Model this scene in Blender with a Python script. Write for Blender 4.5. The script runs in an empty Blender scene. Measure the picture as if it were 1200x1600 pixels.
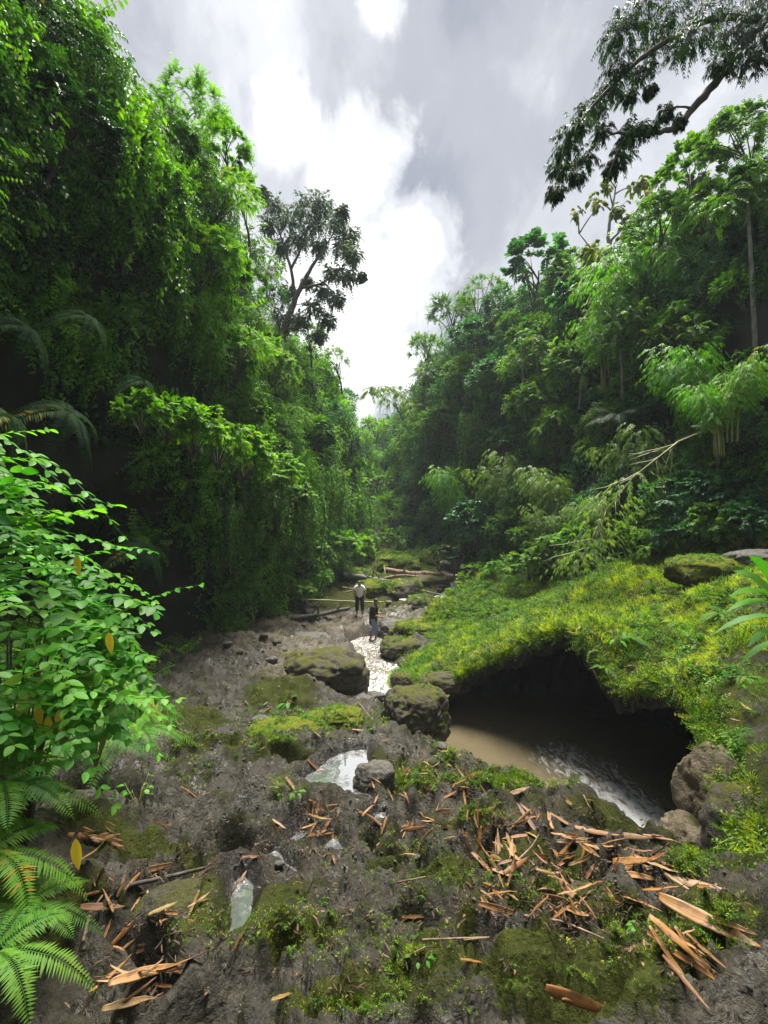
import bpy, bmesh, math, random
import numpy as np
from mathutils import Vector, Matrix, Euler

random.seed(7)
SC = bpy.context.scene
COL = SC.collection

# ------------------------------------------------------------------ camera
FPX = 733.0            # focal length in photo pixels (photo 1200 x 1600)
HORIZON = 830.0
PITCH = math.atan((HORIZON - 800.0) / FPX)
cam_d = bpy.data.cameras.new('camera')
cam = bpy.data.objects.new('camera', cam_d)
COL.objects.link(cam)
cam_d.sensor_fit = 'VERTICAL'
cam_d.sensor_height = 24.0
cam_d.lens = 24.0 * FPX / 1600.0
cam_d.clip_start = 0.05
cam_d.clip_end = 2000.0
cam.location = (0, 0, 0)
cam.rotation_euler = (math.radians(90) + PITCH, 0, 0)
SC.camera = cam

# ------------------------------------------------------------------ light and exposure
SUN_DIR = Vector((0.07, 0.30, 0.94)).normalized()      # high, through thin cloud
sun_d = bpy.data.lights.new('sun', 'SUN')
sun_d.energy = 5.0
sun_d.angle = math.radians(28)
sun_d.color = (1.0, 0.96, 0.88)
sun = bpy.data.objects.new('sun', sun_d)
COL.objects.link(sun)
sun.rotation_euler = (-SUN_DIR).to_track_quat('-Z', 'Y').to_euler()

SC.view_settings.view_transform = 'Standard'
SC.view_settings.look = 'None'
SC.view_settings.gamma = 1.0
SC.view_settings.exposure = 1.35
SC.cycles.use_denoising = True
SC.cycles.max_bounces = 6
SC.cycles.diffuse_bounces = 3
SC.cycles.glossy_bounces = 2
SC.cycles.transmission_bounces = 3
SC.cycles.transparent_max_bounces = 6
SC.cycles.sample_clamp_indirect = 4.0


def pix_dir(px, py):
    """unit-forward ray of a photo pixel, scaled so that its y (depth) is 1"""
    a = (px - 600.0) / FPX
    b = (800.0 - py) / FPX
    y = math.cos(PITCH) - b * math.sin(PITCH)
    z = math.sin(PITCH) + b * math.cos(PITCH)
    return a / y, z / y


def at(px, py, d):
    x, z = pix_dir(px, py)
    return (x * d, d, z * d)


def plane_at(px, py, z):
    x, zz = pix_dir(px, py)
    d = z / zz
    return (x * d, d, z)


# ------------------------------------------------------------------ world: overcast sky with a bright break in the cloud
world = bpy.data.worlds.new('World')
SC.world = world
world.use_nodes = True
wt = world.node_tree
wt.nodes.clear()


def N(nt, typ, **kw):
    n = nt.nodes.new(typ)
    for k, v in kw.items():
        if k.startswith('i_'):
            key = k[2:]
            key = int(key) if key.isdigit() else key.replace('_', ' ')
            n.inputs[key].default_value = v
        else:
            setattr(n, k, v)
    return n


def L(nt, a, ao, b, bi):
    nt.links.new(a.outputs[ao], b.inputs[bi])


def math_node(nt, op, a, b=None, c=None, clamp=False):
    n = nt.nodes.new('ShaderNodeMath')
    n.operation = op
    n.use_clamp = clamp
    for i, v in enumerate((a, b, c)):
        if v is None:
            continue
        if isinstance(v, (int, float)):
            n.inputs[i].default_value = v
        else:
            nt.links.new(v, n.inputs[i])
    return n.outputs[0]


def ramp(nt, fac, stops, interp='LINEAR'):
    n = nt.nodes.new('ShaderNodeValToRGB')
    cr = n.color_ramp
    cr.interpolation = interp
    while len(cr.elements) < len(stops):
        cr.elements.new(0.5)
    for e, (p, c) in zip(cr.elements, stops):
        e.position = p
        e.color = (c[0], c[1], c[2], 1.0) if hasattr(c, '__len__') else (c, c, c, 1.0)
    nt.links.new(fac, n.inputs[0])
    return n.outputs[0]


def mixc(nt, fac, a, b, blend='MIX'):
    n = nt.nodes.new('ShaderNodeMix')
    n.data_type = 'RGBA'
    n.blend_type = blend
    if isinstance(fac, (int, float)):
        n.inputs[0].default_value = fac
    else:
        nt.links.new(fac, n.inputs[0])
    for i, v in ((6, a), (7, b)):
        if isinstance(v, tuple):
            n.inputs[i].default_value = (v[0], v[1], v[2], 1)
        else:
            nt.links.new(v, n.inputs[i])
    return n.outputs[2]


def build_world():
    tc = N(wt, 'ShaderNodeTexCoord')
    sky = N(wt, 'ShaderNodeTexSky')
    sky.sky_type = 'NISHITA'
    sky.sun_disc = False
    sky.sun_elevation = math.asin(SUN_DIR.z)
    sky.sun_rotation = math.atan2(SUN_DIR.x, SUN_DIR.y)
    # clouds live on the direction vector: big soft masses stretched along the gorge
    mp = N(wt, 'ShaderNodeMapping')
    mp.inputs['Scale'].default_value = (2.2, 1.3, 1.5)
    mp.inputs['Location'].default_value = (3.1, 0.4, 1.7)
    L(wt, tc, 'Generated', mp, 0)
    n1 = N(wt, 'ShaderNodeTexNoise', i_Scale=1.35, i_Detail=6.0, i_Roughness=0.5, i_Distortion=0.15)
    L(wt, mp, 0, n1, 'Vector')
    n2 = N(wt, 'ShaderNodeTexNoise', i_Scale=5.2, i_Detail=7.0, i_Roughness=0.6, i_Distortion=0.3)
    L(wt, mp, 0, n2, 'Vector')
    base = math_node(wt, 'ADD', math_node(wt, 'MULTIPLY', n1.outputs[0], 0.8), math_node(wt, 'MULTIPLY', n2.outputs[0], 0.34))
    cloud = ramp(wt, base, [(0.40, (2.5, 2.65, 3.05)), (0.53, (3.35, 3.5, 3.9)), (0.64, (4.35, 4.5, 4.9)), (0.76, (5.7, 5.85, 6.15))], 'EASE')
    # the break in the cloud, where the light comes through
    blobs = [((590, 450), .19, 1.0), ((645, 370), .13, 0.9), ((565, 270), .13, 0.8), ((450, 195), .09, .55), ((592, 5), .05, .42), ((585, 560), .17, 0.95), ((525, 520), .15, .85), ((610, 235), .09, .6)]
    tot = None
    for (pp, rad, amp) in blobs:
        x, z = pix_dir(*pp)
        v = Vector((x, 1, z)).normalized()
        d = N(wt, 'ShaderNodeVectorMath', operation='DISTANCE')
        d.inputs[1].default_value = v
        L(wt, tc, 'Generated', d, 0)
        m = math_node(wt, 'MULTIPLY', math_node(wt, 'SUBTRACT', 1.0, math_node(wt, 'DIVIDE', d.outputs['Value'], rad), clamp=True), amp)
        tot = m if tot is None else math_node(wt, 'MAXIMUM', tot, m)
    f = math_node(wt, 'ADD', tot, math_node(wt, 'MULTIPLY', math_node(wt, 'SUBTRACT', n2.outputs[0], 0.5), 1.0))
    f = math_node(wt, 'ADD', f, math_node(wt, 'MULTIPLY', math_node(wt, 'SUBTRACT', n1.outputs[0], 0.5), 0.3))
    f = ramp(wt, f, [(0.14, 0.0), (0.34, 0.35), (0.62, 1.0)], 'EASE')
    c2 = mixc(wt, f, cloud, (9.6, 9.7, 9.75))
    # a little true sky between the clouds
    thin = ramp(wt, base, [(0.40, 0.10), (0.55, 0.02)], 'LINEAR')
    fin = mixc(wt, thin, c2, sky.outputs[0])
    bg = N(wt, 'ShaderNodeBackground')
    bg.inputs['Strength'].default_value = 0.066
    nt = wt
    nt.links.new(fin, bg.inputs['Color'])
    out = N(wt, 'ShaderNodeOutputWorld')
    L(wt, bg, 0, out, 0)


build_world()

# ------------------------------------------------------------------ numpy noise
def _hash(ix, iy, iz, seed):
    h = (ix.astype(np.uint32) * np.uint32(374761393) + iy.astype(np.uint32) * np.uint32(668265263)
         + iz.astype(np.uint32) * np.uint32(2147483647 % 4294967291) + np.uint32(seed * 974711 & 0xffffffff))
    h = (h ^ (h >> np.uint32(13))) * np.uint32(1274126177)
    h = (h ^ (h >> np.uint32(15))) * np.uint32(2246822519)
    return ((h ^ (h >> np.uint32(16))) & np.uint32(0xffffff)).astype(np.float64) / 16777215.0


def vnoise(p, seed=0):
    """value noise in [-1, 1]; p (n,3)"""
    old = np.seterr(over='ignore')
    i = np.floor(p).astype(np.int64)
    f = p - i
    u = f * f * f * (f * (f * 6 - 15) + 10)
    i = i & 0xffffffff
    r = 0
    for dx in (0, 1):
        wx = u[:, 0] if dx else 1 - u[:, 0]
        for dy in (0, 1):
            wy = u[:, 1] if dy else 1 - u[:, 1]
            for dz in (0, 1):
                wz = u[:, 2] if dz else 1 - u[:, 2]
                r = r + wx * wy * wz * _hash(i[:, 0] + dx, i[:, 1] + dy, i[:, 2] + dz, seed)
    np.seterr(**old)
    return r * 2 - 1


def fbm(p, octaves=4, seed=0, gain=0.5, ridged=False):
    p = np.asarray(p, float)
    a, s, t = 1.0, 0.0, 0.0
    q = p.copy()
    for o in range(octaves):
        n = vnoise(q, seed + o * 17)
        if ridged:
            n = 1 - 2 * np.abs(n)
        s = s + a * n
        t += a
        a *= gain
        q = q * 2.03 + 11.7
    return s / t


def sstep(a, b, x):
    t = np.clip((x - a) / (b - a), 0, 1)
    return t * t * (3 - 2 * t)


class RBF:
    """thin plate spline through scattered (x, y) -> z"""
    def __init__(self, pts, smooth=0.02):
        p = np.array(pts, float)
        self.c = p[:, :2]
        n = len(p)
        K = self._k(self.c, self.c) + np.eye(n) * smooth
        P = np.hstack([np.ones((n, 1)), self.c])
        A = np.zeros((n + 3, n + 3))
        A[:n, :n] = K; A[:n, n:] = P; A[n:, :n] = P.T
        self.w = np.linalg.solve(A, np.concatenate([p[:, 2], [0, 0, 0]]))

    @staticmethod
    def _k(a, b):
        d2 = ((a[:, None, :] - b[None, :, :]) ** 2).sum(-1)
        return 0.5 * d2 * np.log(d2 + 1e-9)

    def __call__(self, x, y):
        q = np.stack([np.ravel(x), np.ravel(y)], 1).astype(float)
        out = np.empty(len(q))
        n = len(self.c)
        for s in range(0, len(q), 60000):
            qq = q[s:s + 60000]
            out[s:s + 60000] = self._k(qq, self.c) @ self.w[:n] + self.w[n] + qq @ self.w[n + 1:]
        return out.reshape(np.shape(x))


def poly_sd(poly, x, y):
    """signed distance to a polygon (negative inside)"""
    P = np.array(poly, float)[:, :2]
    x = np.asarray(x, float); y = np.asarray(y, float)
    dmin = np.full(x.shape, 1e9)
    inside = np.zeros(x.shape, bool)
    n = len(P)
    for i in range(n):
        a, b = P[i], P[(i + 1) % n]
        ex, ey = b - a
        wx, wy = x - a[0], y - a[1]
        t = np.clip((wx * ex + wy * ey) / (ex * ex + ey * ey + 1e-12), 0, 1)
        dx, dy = wx - ex * t, wy - ey * t
        dmin = np.minimum(dmin, dx * dx + dy * dy)
        c = ((a[1] > y) != (b[1] > y)) & (x < (b[0] - a[0]) * (y - a[1]) / (b[1] - a[1] + 1e-12) + a[0])
        inside ^= c
    d = np.sqrt(dmin)
    return np.where(inside, -d, d)


# ------------------------------------------------------------------ mesh helpers
def mesh_from(name, V, F, mat=None, smooth=True, attrs=None):
    """V (n,3); F (m,k) equal-size polygons or a list of such arrays"""
    me = bpy.data.meshes.new(name)
    V = np.asarray(V, np.float32)
    Fs = F if isinstance(F, list) else [F]
    Fs = [np.asarray(f, np.int32) for f in Fs if len(f)]
    me.vertices.add(len(V))
    me.vertices.foreach_set('co', V.ravel())
    tot = sum(f.size for f in Fs); nf = sum(len(f) for f in Fs)
    me.loops.add(tot)
    me.polygons.add(nf)
    me.loops.foreach_set('vertex_index', np.concatenate([f.ravel() for f in Fs]))
    sizes = np.concatenate([np.full(len(f), f.shape[1], np.int32) for f in Fs])
    starts = np.concatenate([[0], np.cumsum(sizes)[:-1]]).astype(np.int32)
    me.polygons.foreach_set('loop_start', starts)
    me.polygons.foreach_set('loop_total', sizes)
    if smooth:
        me.polygons.foreach_set('use_smooth', np.ones(nf, bool))
    if attrs:
        for k, v in attrs.items():
            a = me.attributes.new(k, 'FLOAT', 'POINT')
            a.data.foreach_set('value', np.asarray(v, np.float32))
    me.update(calc_edges=True)
    if mat:
        for m in (mat if isinstance(mat, (list, tuple)) else [mat]):
            me.materials.append(m)
    return me


def link(name, me, parent=None, loc=None, rot=None, scale=None):
    o = bpy.data.objects.new(name, me)
    COL.objects.link(o)
    if parent is not None:
        o.parent = parent
    if loc is not None:
        o.location = loc
    if rot is not None:
        o.rotation_euler = rot
    if scale is not None:
        o.scale = (scale,) * 3 if isinstance(scale, (int, float)) else scale
    return o


def tag(o, label=None, cat=None, group=None, kind=None):
    if label: o['label'] = label
    if cat: o['category'] = cat
    if group: o['group'] = group
    if kind: o['kind'] = kind
    return o


def empty(name, loc, rz=0.0, label=None, cat=None, group=None):
    o = bpy.data.objects.new(name, None)
    COL.objects.link(o)
    o.empty_display_size = 0.2
    o.location = loc
    o.rotation_euler = (0, 0, rz)
    return tag(o, label, cat, group)


def grid_faces(nr, nc):
    i = np.arange(nr - 1)[:, None] * nc + np.arange(nc - 1)[None, :]
    return np.stack([i, i + 1, i + nc + 1, i + nc], -1).reshape(-1, 4)


def tube(path, radii, sides=8, seed=0, rough=0.0, cap=True):
    """tapered tube along a path -> V, F (quads, with degenerate-free caps as quads)"""
    P = np.array(path, float); n = len(P)
    R = np.array(radii, float)
    T = np.gradient(P, axis=0)
    T /= np.linalg.norm(T, axis=1)[:, None] + 1e-9
    ref = np.array([0, 0, 1.0]) if abs(T[0, 2]) < 0.9 else np.array([1.0, 0, 0])
    V = []
    u = np.cross(T[0], ref); u /= np.linalg.norm(u)
    for i in range(n):
        u = u - T[i] * np.dot(u, T[i]); u /= np.linalg.norm(u) + 1e-9
        v = np.cross(T[i], u)
        a = np.arange(sides) / sides * 2 * np.pi
        V.append(P[i] + R[i] * (np.cos(a)[:, None] * u + np.sin(a)[:, None] * v))
    V = np.concatenate(V)
    if rough:
        V = V + rough * np.repeat(R, sides)[:, None] * np.stack([vnoise(V * 2.2 / (R.max() + 1e-6) * 0.35 + k * 9.1, seed + k) for k in range(3)], 1)
    j = np.arange(sides)
    F = []
    for i in range(n - 1):
        a = i * sides + j; b = i * sides + (j + 1) % sides
        F.append(np.stack([a, b, b + sides, a + sides], 1))
    F = np.concatenate(F)
    if cap:
        V = np.vstack([V, P[0], P[-1]])
        c0, c1 = len(V) - 2, len(V) - 1
        tri = np.concatenate([np.stack([(j + 1) % sides, j, np.full(sides, c0)], 1),
                              np.stack([(n - 1) * sides + j, (n - 1) * sides + (j + 1) % sides, np.full(sides, c1)], 1)])
        return V, [F, tri]
    return V, [F]


def join_parts(parts):
    """[(V, [F...])] -> V, [F quads, F tris]"""
    Vs, by = [], {}
    off = 0
    for V, Fs in parts:
        Vs.append(V)
        for f in Fs:
            by.setdefault(f.shape[1], []).append(f + off)
        off += len(V)
    return np.concatenate(Vs), [np.concatenate(v) for v in by.values()]
# ------------------------------------------------------------------ materials
def new_mat(name):
    m = bpy.data.materials.new(name)
    m.use_nodes = True
    nt = m.node_tree
    nt.nodes.clear()
    out = nt.nodes.new('ShaderNodeOutputMaterial')
    return m, nt, out


def attr(nt, name):
    n = nt.nodes.new('ShaderNodeAttribute')
    n.attribute_name = name
    return n.outputs['Fac']


def noise(nt, vec, scale, detail=4.0, rough=0.55, dist=0.0):
    n = N(nt, 'ShaderNodeTexNoise', i_Scale=scale, i_Detail=detail, i_Roughness=rough, i_Distortion=dist)
    if vec is not None:
        nt.links.new(vec, n.inputs['Vector'])
    return n.outputs[0]


def bump(nt, height, strength, dist, normal=None):
    b = N(nt, 'ShaderNodeBump')
    b.inputs['Strength'].default_value = strength
    b.inputs['Distance'].default_value = dist
    nt.links.new(height, b.inputs['Height'])
    if normal is not None:
        nt.links.new(normal, b.inputs['Normal'])
    return b.outputs[0]


def principled(nt, out, color, rough=0.6, normal=None, spec=0.5, **kw):
    p = nt.nodes.new('ShaderNodeBsdfPrincipled')
    for key, v in (('Base Color', color), ('Roughness', rough), ('Specular IOR Level', spec)):
        if isinstance(v, tuple):
            p.inputs[key].default_value = (v[0], v[1], v[2], 1)
        elif isinstance(v, (int, float)):
            p.inputs[key].default_value = v
        else:
            nt.links.new(v, p.inputs[key])
    if normal is not None:
        nt.links.new(normal, p.inputs['Normal'])
    for k, v in kw.items():
        p.inputs[k.replace('_', ' ')].default_value = v
    if out is not None:
        nt.links.new(p.outputs[0], out.inputs[0])
    return p


def leaf_mat(name, cols, trans=0.35, rough=0.5, spec=0.28, patch=None, patch_scale=0.22, patch_at=(0.45, 0.6), rnd=0.35):
    """cols: three greens dark -> light, chosen by the leaf's own tint; patch: a second set for a different species growing in patches"""
    m, nt, out = new_mat(name)
    geo = N(nt, 'ShaderNodeNewGeometry')
    oi = N(nt, 'ShaderNodeObjectInfo')
    t = attr(nt, 'tint')
    t = math_node(nt, 'ADD', t, math_node(nt, 'MULTIPLY', math_node(nt, 'SUBTRACT', oi.outputs['Random'], 0.5), rnd), clamp=True)
    c = ramp(nt, t, [(0.0, cols[0]), (0.5, cols[1]), (0.93, cols[2]), (0.985, cols[2]), (1.0, (0.30, 0.24, 0.03))])
    if patch:
        c2 = ramp(nt, t, [(0.0, patch[0]), (0.5, patch[1]), (1.0, patch[2])])
        n = noise(nt, geo.outputs['Position'], patch_scale, 2.0)
        n = math_node(nt, 'ADD', n, math_node(nt, 'MULTIPLY', math_node(nt, 'SUBTRACT', oi.outputs['Random'], 0.5), 0.12))
        f = ramp(nt, n, [(patch_at[0], 0.0), (patch_at[1], 1.0)])
        c = mixc(nt, f, c, c2)
    if name in ('near_bush_leaves', 'fern_leaves', 'green_leaves', 'bright_leaves'):   # blotches, browned spots and paler leaves
        nz = noise(nt, geo.outputs['Position'], 55.0, 3, .6)
        c = mixc(nt, ramp(nt, nz, [(.62, 0.0), (.72, .75)]), c, (0.14, 0.10, 0.02))
        c = mixc(nt, ramp(nt, noise(nt, geo.outputs['Position'], 5.0, 3, .6), [(.45, 0.0), (.7, .5)]), c, (0.17, 0.26, 0.03))
    p = principled(nt, None, c, rough, spec=spec)
    tr = N(nt, 'ShaderNodeBsdfTranslucent')
    ct = mixc(nt, 1.0, c, (1.5, 1.7, 0.45), 'MULTIPLY')
    nt.links.new(ct, tr.inputs[0])
    mx = N(nt, 'ShaderNodeMixShader')
    mx.inputs[0].default_value = trans
    nt.links.new(p.outputs[0], mx.inputs[1])
    nt.links.new(tr.outputs[0], mx.inputs[2])
    nt.links.new(mx.outputs[0], out.inputs[0])
    return m


def bark_mat(name, c1, c2, scale=6.0, rough=0.85, moss=0.0):
    m, nt, out = new_mat(name)
    tc = N(nt, 'ShaderNodeTexCoord')
    mp = N(nt, 'ShaderNodeMapping')
    mp.inputs['Scale'].default_value = (1, 1, 0.35)
    L(nt, tc, 'Object', mp, 0)
    n = noise(nt, mp.outputs[0], scale, 6, 0.65, 0.4)
    c = ramp(nt, n, [(0.35, c1), (0.65, c2)])
    if moss:
        geo = N(nt, 'ShaderNodeNewGeometry')
        sx = N(nt, 'ShaderNodeSeparateXYZ'); L(nt, geo, 'Normal', sx, 0)
        n3 = noise(nt, tc.outputs['Object'], 3.0, 4)
        f = math_node(nt, 'MULTIPLY', sx.outputs[2], n3)
        f = ramp(nt, f, [(0.25, 0.0), (0.5, moss)])
        c = mixc(nt, f, c, (0.06, 0.085, 0.015))
    b = bump(nt, noise(nt, mp.outputs[0], scale * 4, 5, 0.7), 0.7, 0.02)
    principled(nt, out, c, rough, b)
    return m


def rock_mat(name, dark, light, mossc=((0.024, 0.028, 0.010), (0.065, 0.075, 0.017)), moss_bias=0.0, use_attr=True, wet=0.5, sandc=(0.17, 0.135, 0.085)):
    """wet volcanic rock with moss where the moss attribute (or an upward face) puts it"""
    m, nt, out = new_mat(name)
    geo = N(nt, 'ShaderNodeNewGeometry')
    P = geo.outputs['Position']
    sx = N(nt, 'ShaderNodeSeparateXYZ'); L(nt, geo, 'Normal', sx, 0)
    nb = noise(nt, P, 1.3, 7, 0.62)
    nf = noise(nt, P, 22.0, 6, 0.7)
    nm = noise(nt, P, 5.0, 6, 0.65, 0.5)
    vo = N(nt, 'ShaderNodeTexVoronoi', i_Scale=26.0)
    wv = N(nt, 'ShaderNodeVectorMath', operation='ADD')
    nt.links.new(P, wv.inputs[0])
    nd = N(nt, 'ShaderNodeTexNoise', i_Scale=9.0, i_Detail=4.0)
    nt.links.new(P, nd.inputs['Vector'])
    sc3 = N(nt, 'ShaderNodeVectorMath', operation='SCALE'); sc3.inputs['Scale'].default_value = 0.10
    nt.links.new(nd.outputs['Color'], sc3.inputs[0]); nt.links.new(sc3.outputs[0], wv.inputs[1])
    nt.links.new(wv.outputs[0], vo.inputs['Vector'])
    pitn = ramp(nt, vo.outputs['Distance'], [(0.05, 0.0), (0.42, 1.0)])
    nf = math_node(nt, 'ADD', math_node(nt, 'MULTIPLY', nf, 0.75), math_node(nt, 'MULTIPLY', noise(nt, P, 95.0, 3, 0.7), 0.25))
    base = ramp(nt, nf, [(0.36, dark), (0.52, light), (0.66, tuple(min(1, v * 2.4) for v in light))])
    base = mixc(nt, ramp(nt, nb, [(0.42, 0.0), (0.62, 0.55)]), base, tuple(v * k for v, k in zip(light, (1.25, 1.15, 1.0))))
    if use_attr:
        sand = math_node(nt, 'MULTIPLY', attr(nt, 'sand'), ramp(nt, nm, [(0.32, 0.35), (0.6, 1.0)]))
        sc_ = ramp(nt, nf, [(0.3, tuple(v * 0.5 for v in sandc)), (0.7, sandc)])
        base = mixc(nt, sand, base, sc_)
        mo = attr(nt, 'moss')
    else:
        mo = math_node(nt, 'ADD', math_node(nt, 'MULTIPLY', sx.outputs[2], 0.55), moss_bias)
    nmo = noise(nt, P, 3.1, 8, 0.7, 0.3)
    f = math_node(nt, 'ADD', mo, math_node(nt, 'MULTIPLY', math_node(nt, 'SUBTRACT', nmo, 0.5), 2.4))
    f = math_node(nt, 'ADD', f, math_node(nt, 'MULTIPLY', math_node(nt, 'SUBTRACT', nf, 0.5), 0.9))
    f = ramp(nt, f, [(0.42, 0.0), (0.75, 1.0)])
    nmc = noise(nt, P, 60.0, 4, 0.7)
    mcol = ramp(nt, math_node(nt, 'ADD', math_node(nt, 'MULTIPLY', nmc, 0.6), math_node(nt, 'MULTIPLY', nm, 0.4)), [(0.35, mossc[0]), (0.65, mossc[1])])
    col = mixc(nt, f, base, mcol)
    # gloss: films of water over bare rock
    nw = noise(nt, P, 2.6, 7, 0.6)
    if use_attr:
        nw = math_node(nt, 'ADD', nw, math_node(nt, 'MULTIPLY', attr(nt, 'wet'), 0.35))
        col = mixc(nt, math_node(nt, 'MULTIPLY', attr(nt, 'wet'), 0.45, clamp=True), col, (0.012, 0.010, 0.009))
    r = ramp(nt, nw, [(0.45, 0.72), (0.68, 0.72 - 0.5 * wet)])
    r = mixc(nt, f, r, (0.95, 0.95, 0.95))
    spec = math_node(nt, 'SUBTRACT', 0.42, math_node(nt, 'MULTIPLY', f, 0.37))
    h = math_node(nt, 'ADD', math_node(nt, 'MULTIPLY', nf, 0.5), math_node(nt, 'MULTIPLY', noise(nt, P, 70.0, 4, 0.75), 0.3))
    h = math_node(nt, 'ADD', h, math_node(nt, 'MULTIPLY', nm, 0.8))
    h = math_node(nt, 'ADD', h, math_node(nt, 'MULTIPLY', pitn, 0.22))
    b = bump(nt, h, 1.0, 0.045)
    b = bump(nt, math_node(nt, 'MULTIPLY', nmc, f), 0.8, 0.012, b)
    principled(nt, out, col, r, b, spec=spec)
    return m


MAT = {}
MAT['rock'] = rock_mat('wet_rock', (0.0052, 0.0045, 0.0028), (0.030, 0.0255, 0.0155), wet=1.0)
MAT['boulder'] = rock_mat('boulder_rock', (0.014, 0.012, 0.010), (0.06, 0.05, 0.036), moss_bias=0.16, use_attr=False, wet=0.4, mossc=((0.05, 0.055, 0.016), (0.12, 0.125, 0.03)))
MAT['grey_boulder'] = rock_mat('grey_boulder_rock', (0.02, 0.02, 0.018), (0.085, 0.08, 0.07), moss_bias=-0.25, use_attr=False, wet=0.6)
MAT['mud_rock'] = rock_mat('muddy_rock', (0.04, 0.031, 0.02), (0.12, 0.095, 0.06), moss_bias=-0.1, use_attr=False, wet=0.3)
MAT['mossy'] = rock_mat('moss_covered_rock', (0.014, 0.012, 0.010), (0.06, 0.05, 0.036), moss_bias=0.5, use_attr=False, wet=0.2, mossc=((0.06, 0.07, 0.012), (0.17, 0.19, 0.025)))
MAT['cave'] = rock_mat('painted_shade_rock', (0.003, 0.0027, 0.0024), (0.010, 0.0085, 0.007), use_attr=True, wet=0.3)  # bank rock darkened, so the hollow's shade sits in its colour
MAT['earth'] = bark_mat('dark_earth', (0.006, 0.007, 0.005), (0.022, 0.022, 0.014), 1.6)


def water_mat():
    m, nt, out = new_mat('river_water')
    geo = N(nt, 'ShaderNodeNewGeometry')
    P = geo.outputs['Position']
    mp = N(nt, 'ShaderNodeMapping'); mp.inputs['Scale'].default_value = (1.6, 0.55, 1)
    nt.links.new(P, mp.inputs[0])
    w1 = noise(nt, mp.outputs[0], 5.0, 6, 0.6, 1.6)
    w2 = noise(nt, P, 26.0, 4, 0.6, 0.4)
    foam = attr(nt, 'foam')
    f = math_node(nt, 'ADD', foam, math_node(nt, 'MULTIPLY', math_node(nt, 'SUBTRACT', w1, 0.5), 1.5))
    f = math_node(nt, 'ADD', f, math_node(nt, 'MULTIPLY', math_node(nt, 'SUBTRACT', w2, 0.5), 0.35))
    f = math_node(nt, 'MULTIPLY', ramp(nt, f, [(0.36, 0.0), (0.72, 1.0)]), ramp(nt, foam, [(0.0, 0.0), (0.15, 1.0)]))
    col = mixc(nt, f, (0.105, 0.086, 0.050), (0.55, 0.55, 0.55))
    r = mixc(nt, f, (0.12, 0.12, 0.12), (0.5, 0.5, 0.5))
    h = math_node(nt, 'ADD', w1, math_node(nt, 'MULTIPLY', w2, 0.35))
    hs = math_node(nt, 'MULTIPLY', h, math_node(nt, 'ADD', 0.12, foam))
    b = bump(nt, hs, 0.8, 0.12)
    principled(nt, out, col, r, b, spec=0.5)
    return m


def puddle_mat():
    m, nt, out = new_mat('puddle_water')
    geo = N(nt, 'ShaderNodeNewGeometry')
    b = bump(nt, noise(nt, geo.outputs['Position'], 9.0, 2), 0.08, 0.01)
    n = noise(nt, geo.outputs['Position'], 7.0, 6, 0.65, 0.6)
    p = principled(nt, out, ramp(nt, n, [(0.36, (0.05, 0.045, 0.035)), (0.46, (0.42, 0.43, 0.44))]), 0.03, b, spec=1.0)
    nt.links.new(ramp(nt, n, [(0.36, 0.1), (0.47, 0.85)]), p.inputs['Metallic'])  # metallic grey patches added to strengthen the sky's reflection
    return m


MAT['water'] = water_mat()
MAT['puddle'] = puddle_mat()
# ------------------------------------------------------------------ the river bed, the rock shelf and the banks (one ground sheet)
G_CTRL = [at(*t) for t in [
    (0, 1600, 1.5), (300, 1600, 1.45), (600, 1600, 1.5), (900, 1600, 1.5), (1200, 1600, 1.55),
    (0, 1450, 2.3), (300, 1450, 2.35), (600, 1450, 2.4), (900, 1450, 2.4), (1150, 1440, 2.35), (1260, 1440, 2.2),
    (60, 1300, 3.3), (200, 1300, 3.5), (400, 1300, 3.7), (600, 1300, 3.7), (800, 1300, 3.6), (1000, 1335, 3.6),
    (200, 1200, 4.8), (400, 1200, 5.3), (600, 1200, 5.4), (700, 1170, 6.4), (742, 1176, 6.5), (800, 1200, 5.9), (850, 1214, 5.5), (950, 1255, 4.8), (900, 1250, 4.5), (1030, 1322, 4.1),
    (250, 1120, 7), (400, 1120, 7.6), (550, 1130, 7.6), (640, 1140, 7.6),
    (550, 1116, 8.8), (600, 1118, 8.8), (560, 1110, 10.2), (300, 1060, 10.3), (400, 1060, 10.8), (500, 1065, 11),
    (260, 1010, 13.5), (330, 1000, 15), (430, 990, 16.5), (520, 1000, 16.5),
    (430, 966, 20), (500, 958, 22), (560, 962, 21.2), (610, 955, 22.5),
    (520, 928, 26), (600, 922, 26.5), (650, 917, 27.5), (560, 903, 29.5),
    (600, 872, 34), (660, 865, 37), (700, 880, 38), (760, 880, 30), (700, 960, 19.8),
    (1150, 1335, 3.9), (1230, 1330, 3.6), (1090, 1320, 4.6)]]
G_CTRL += [(0, -2.5, -1.3), (-3, -2.5, -1.0), (3, -2.5, -1.2), (-3.5, 2, -1.7), (-5, 5, -2.6), (-6, 10, -3.4), (-7, 16, -3.6), (4, 2, -1.2),
           (5, 9, -4.6), (7, 13, -3.9), (4, 14, -4.2), (6, 20, -3.0), (9, 28, -1), (9, 8, -3.5), (8, 4, -1.2), (-8, 26, -2), (-6, 34, -1.5),
           (5, 45, -1), (-3, 45, -1), (0, 55, 0.3), (0, 70, 1.5), (14, 45, 1), (-14, 45, 1), (20, 15, 0), (-20, 15, -2), (14, 0, 0), (-14, 0, -1)]
g_rbf = RBF(G_CTRL, 0.03)

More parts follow.
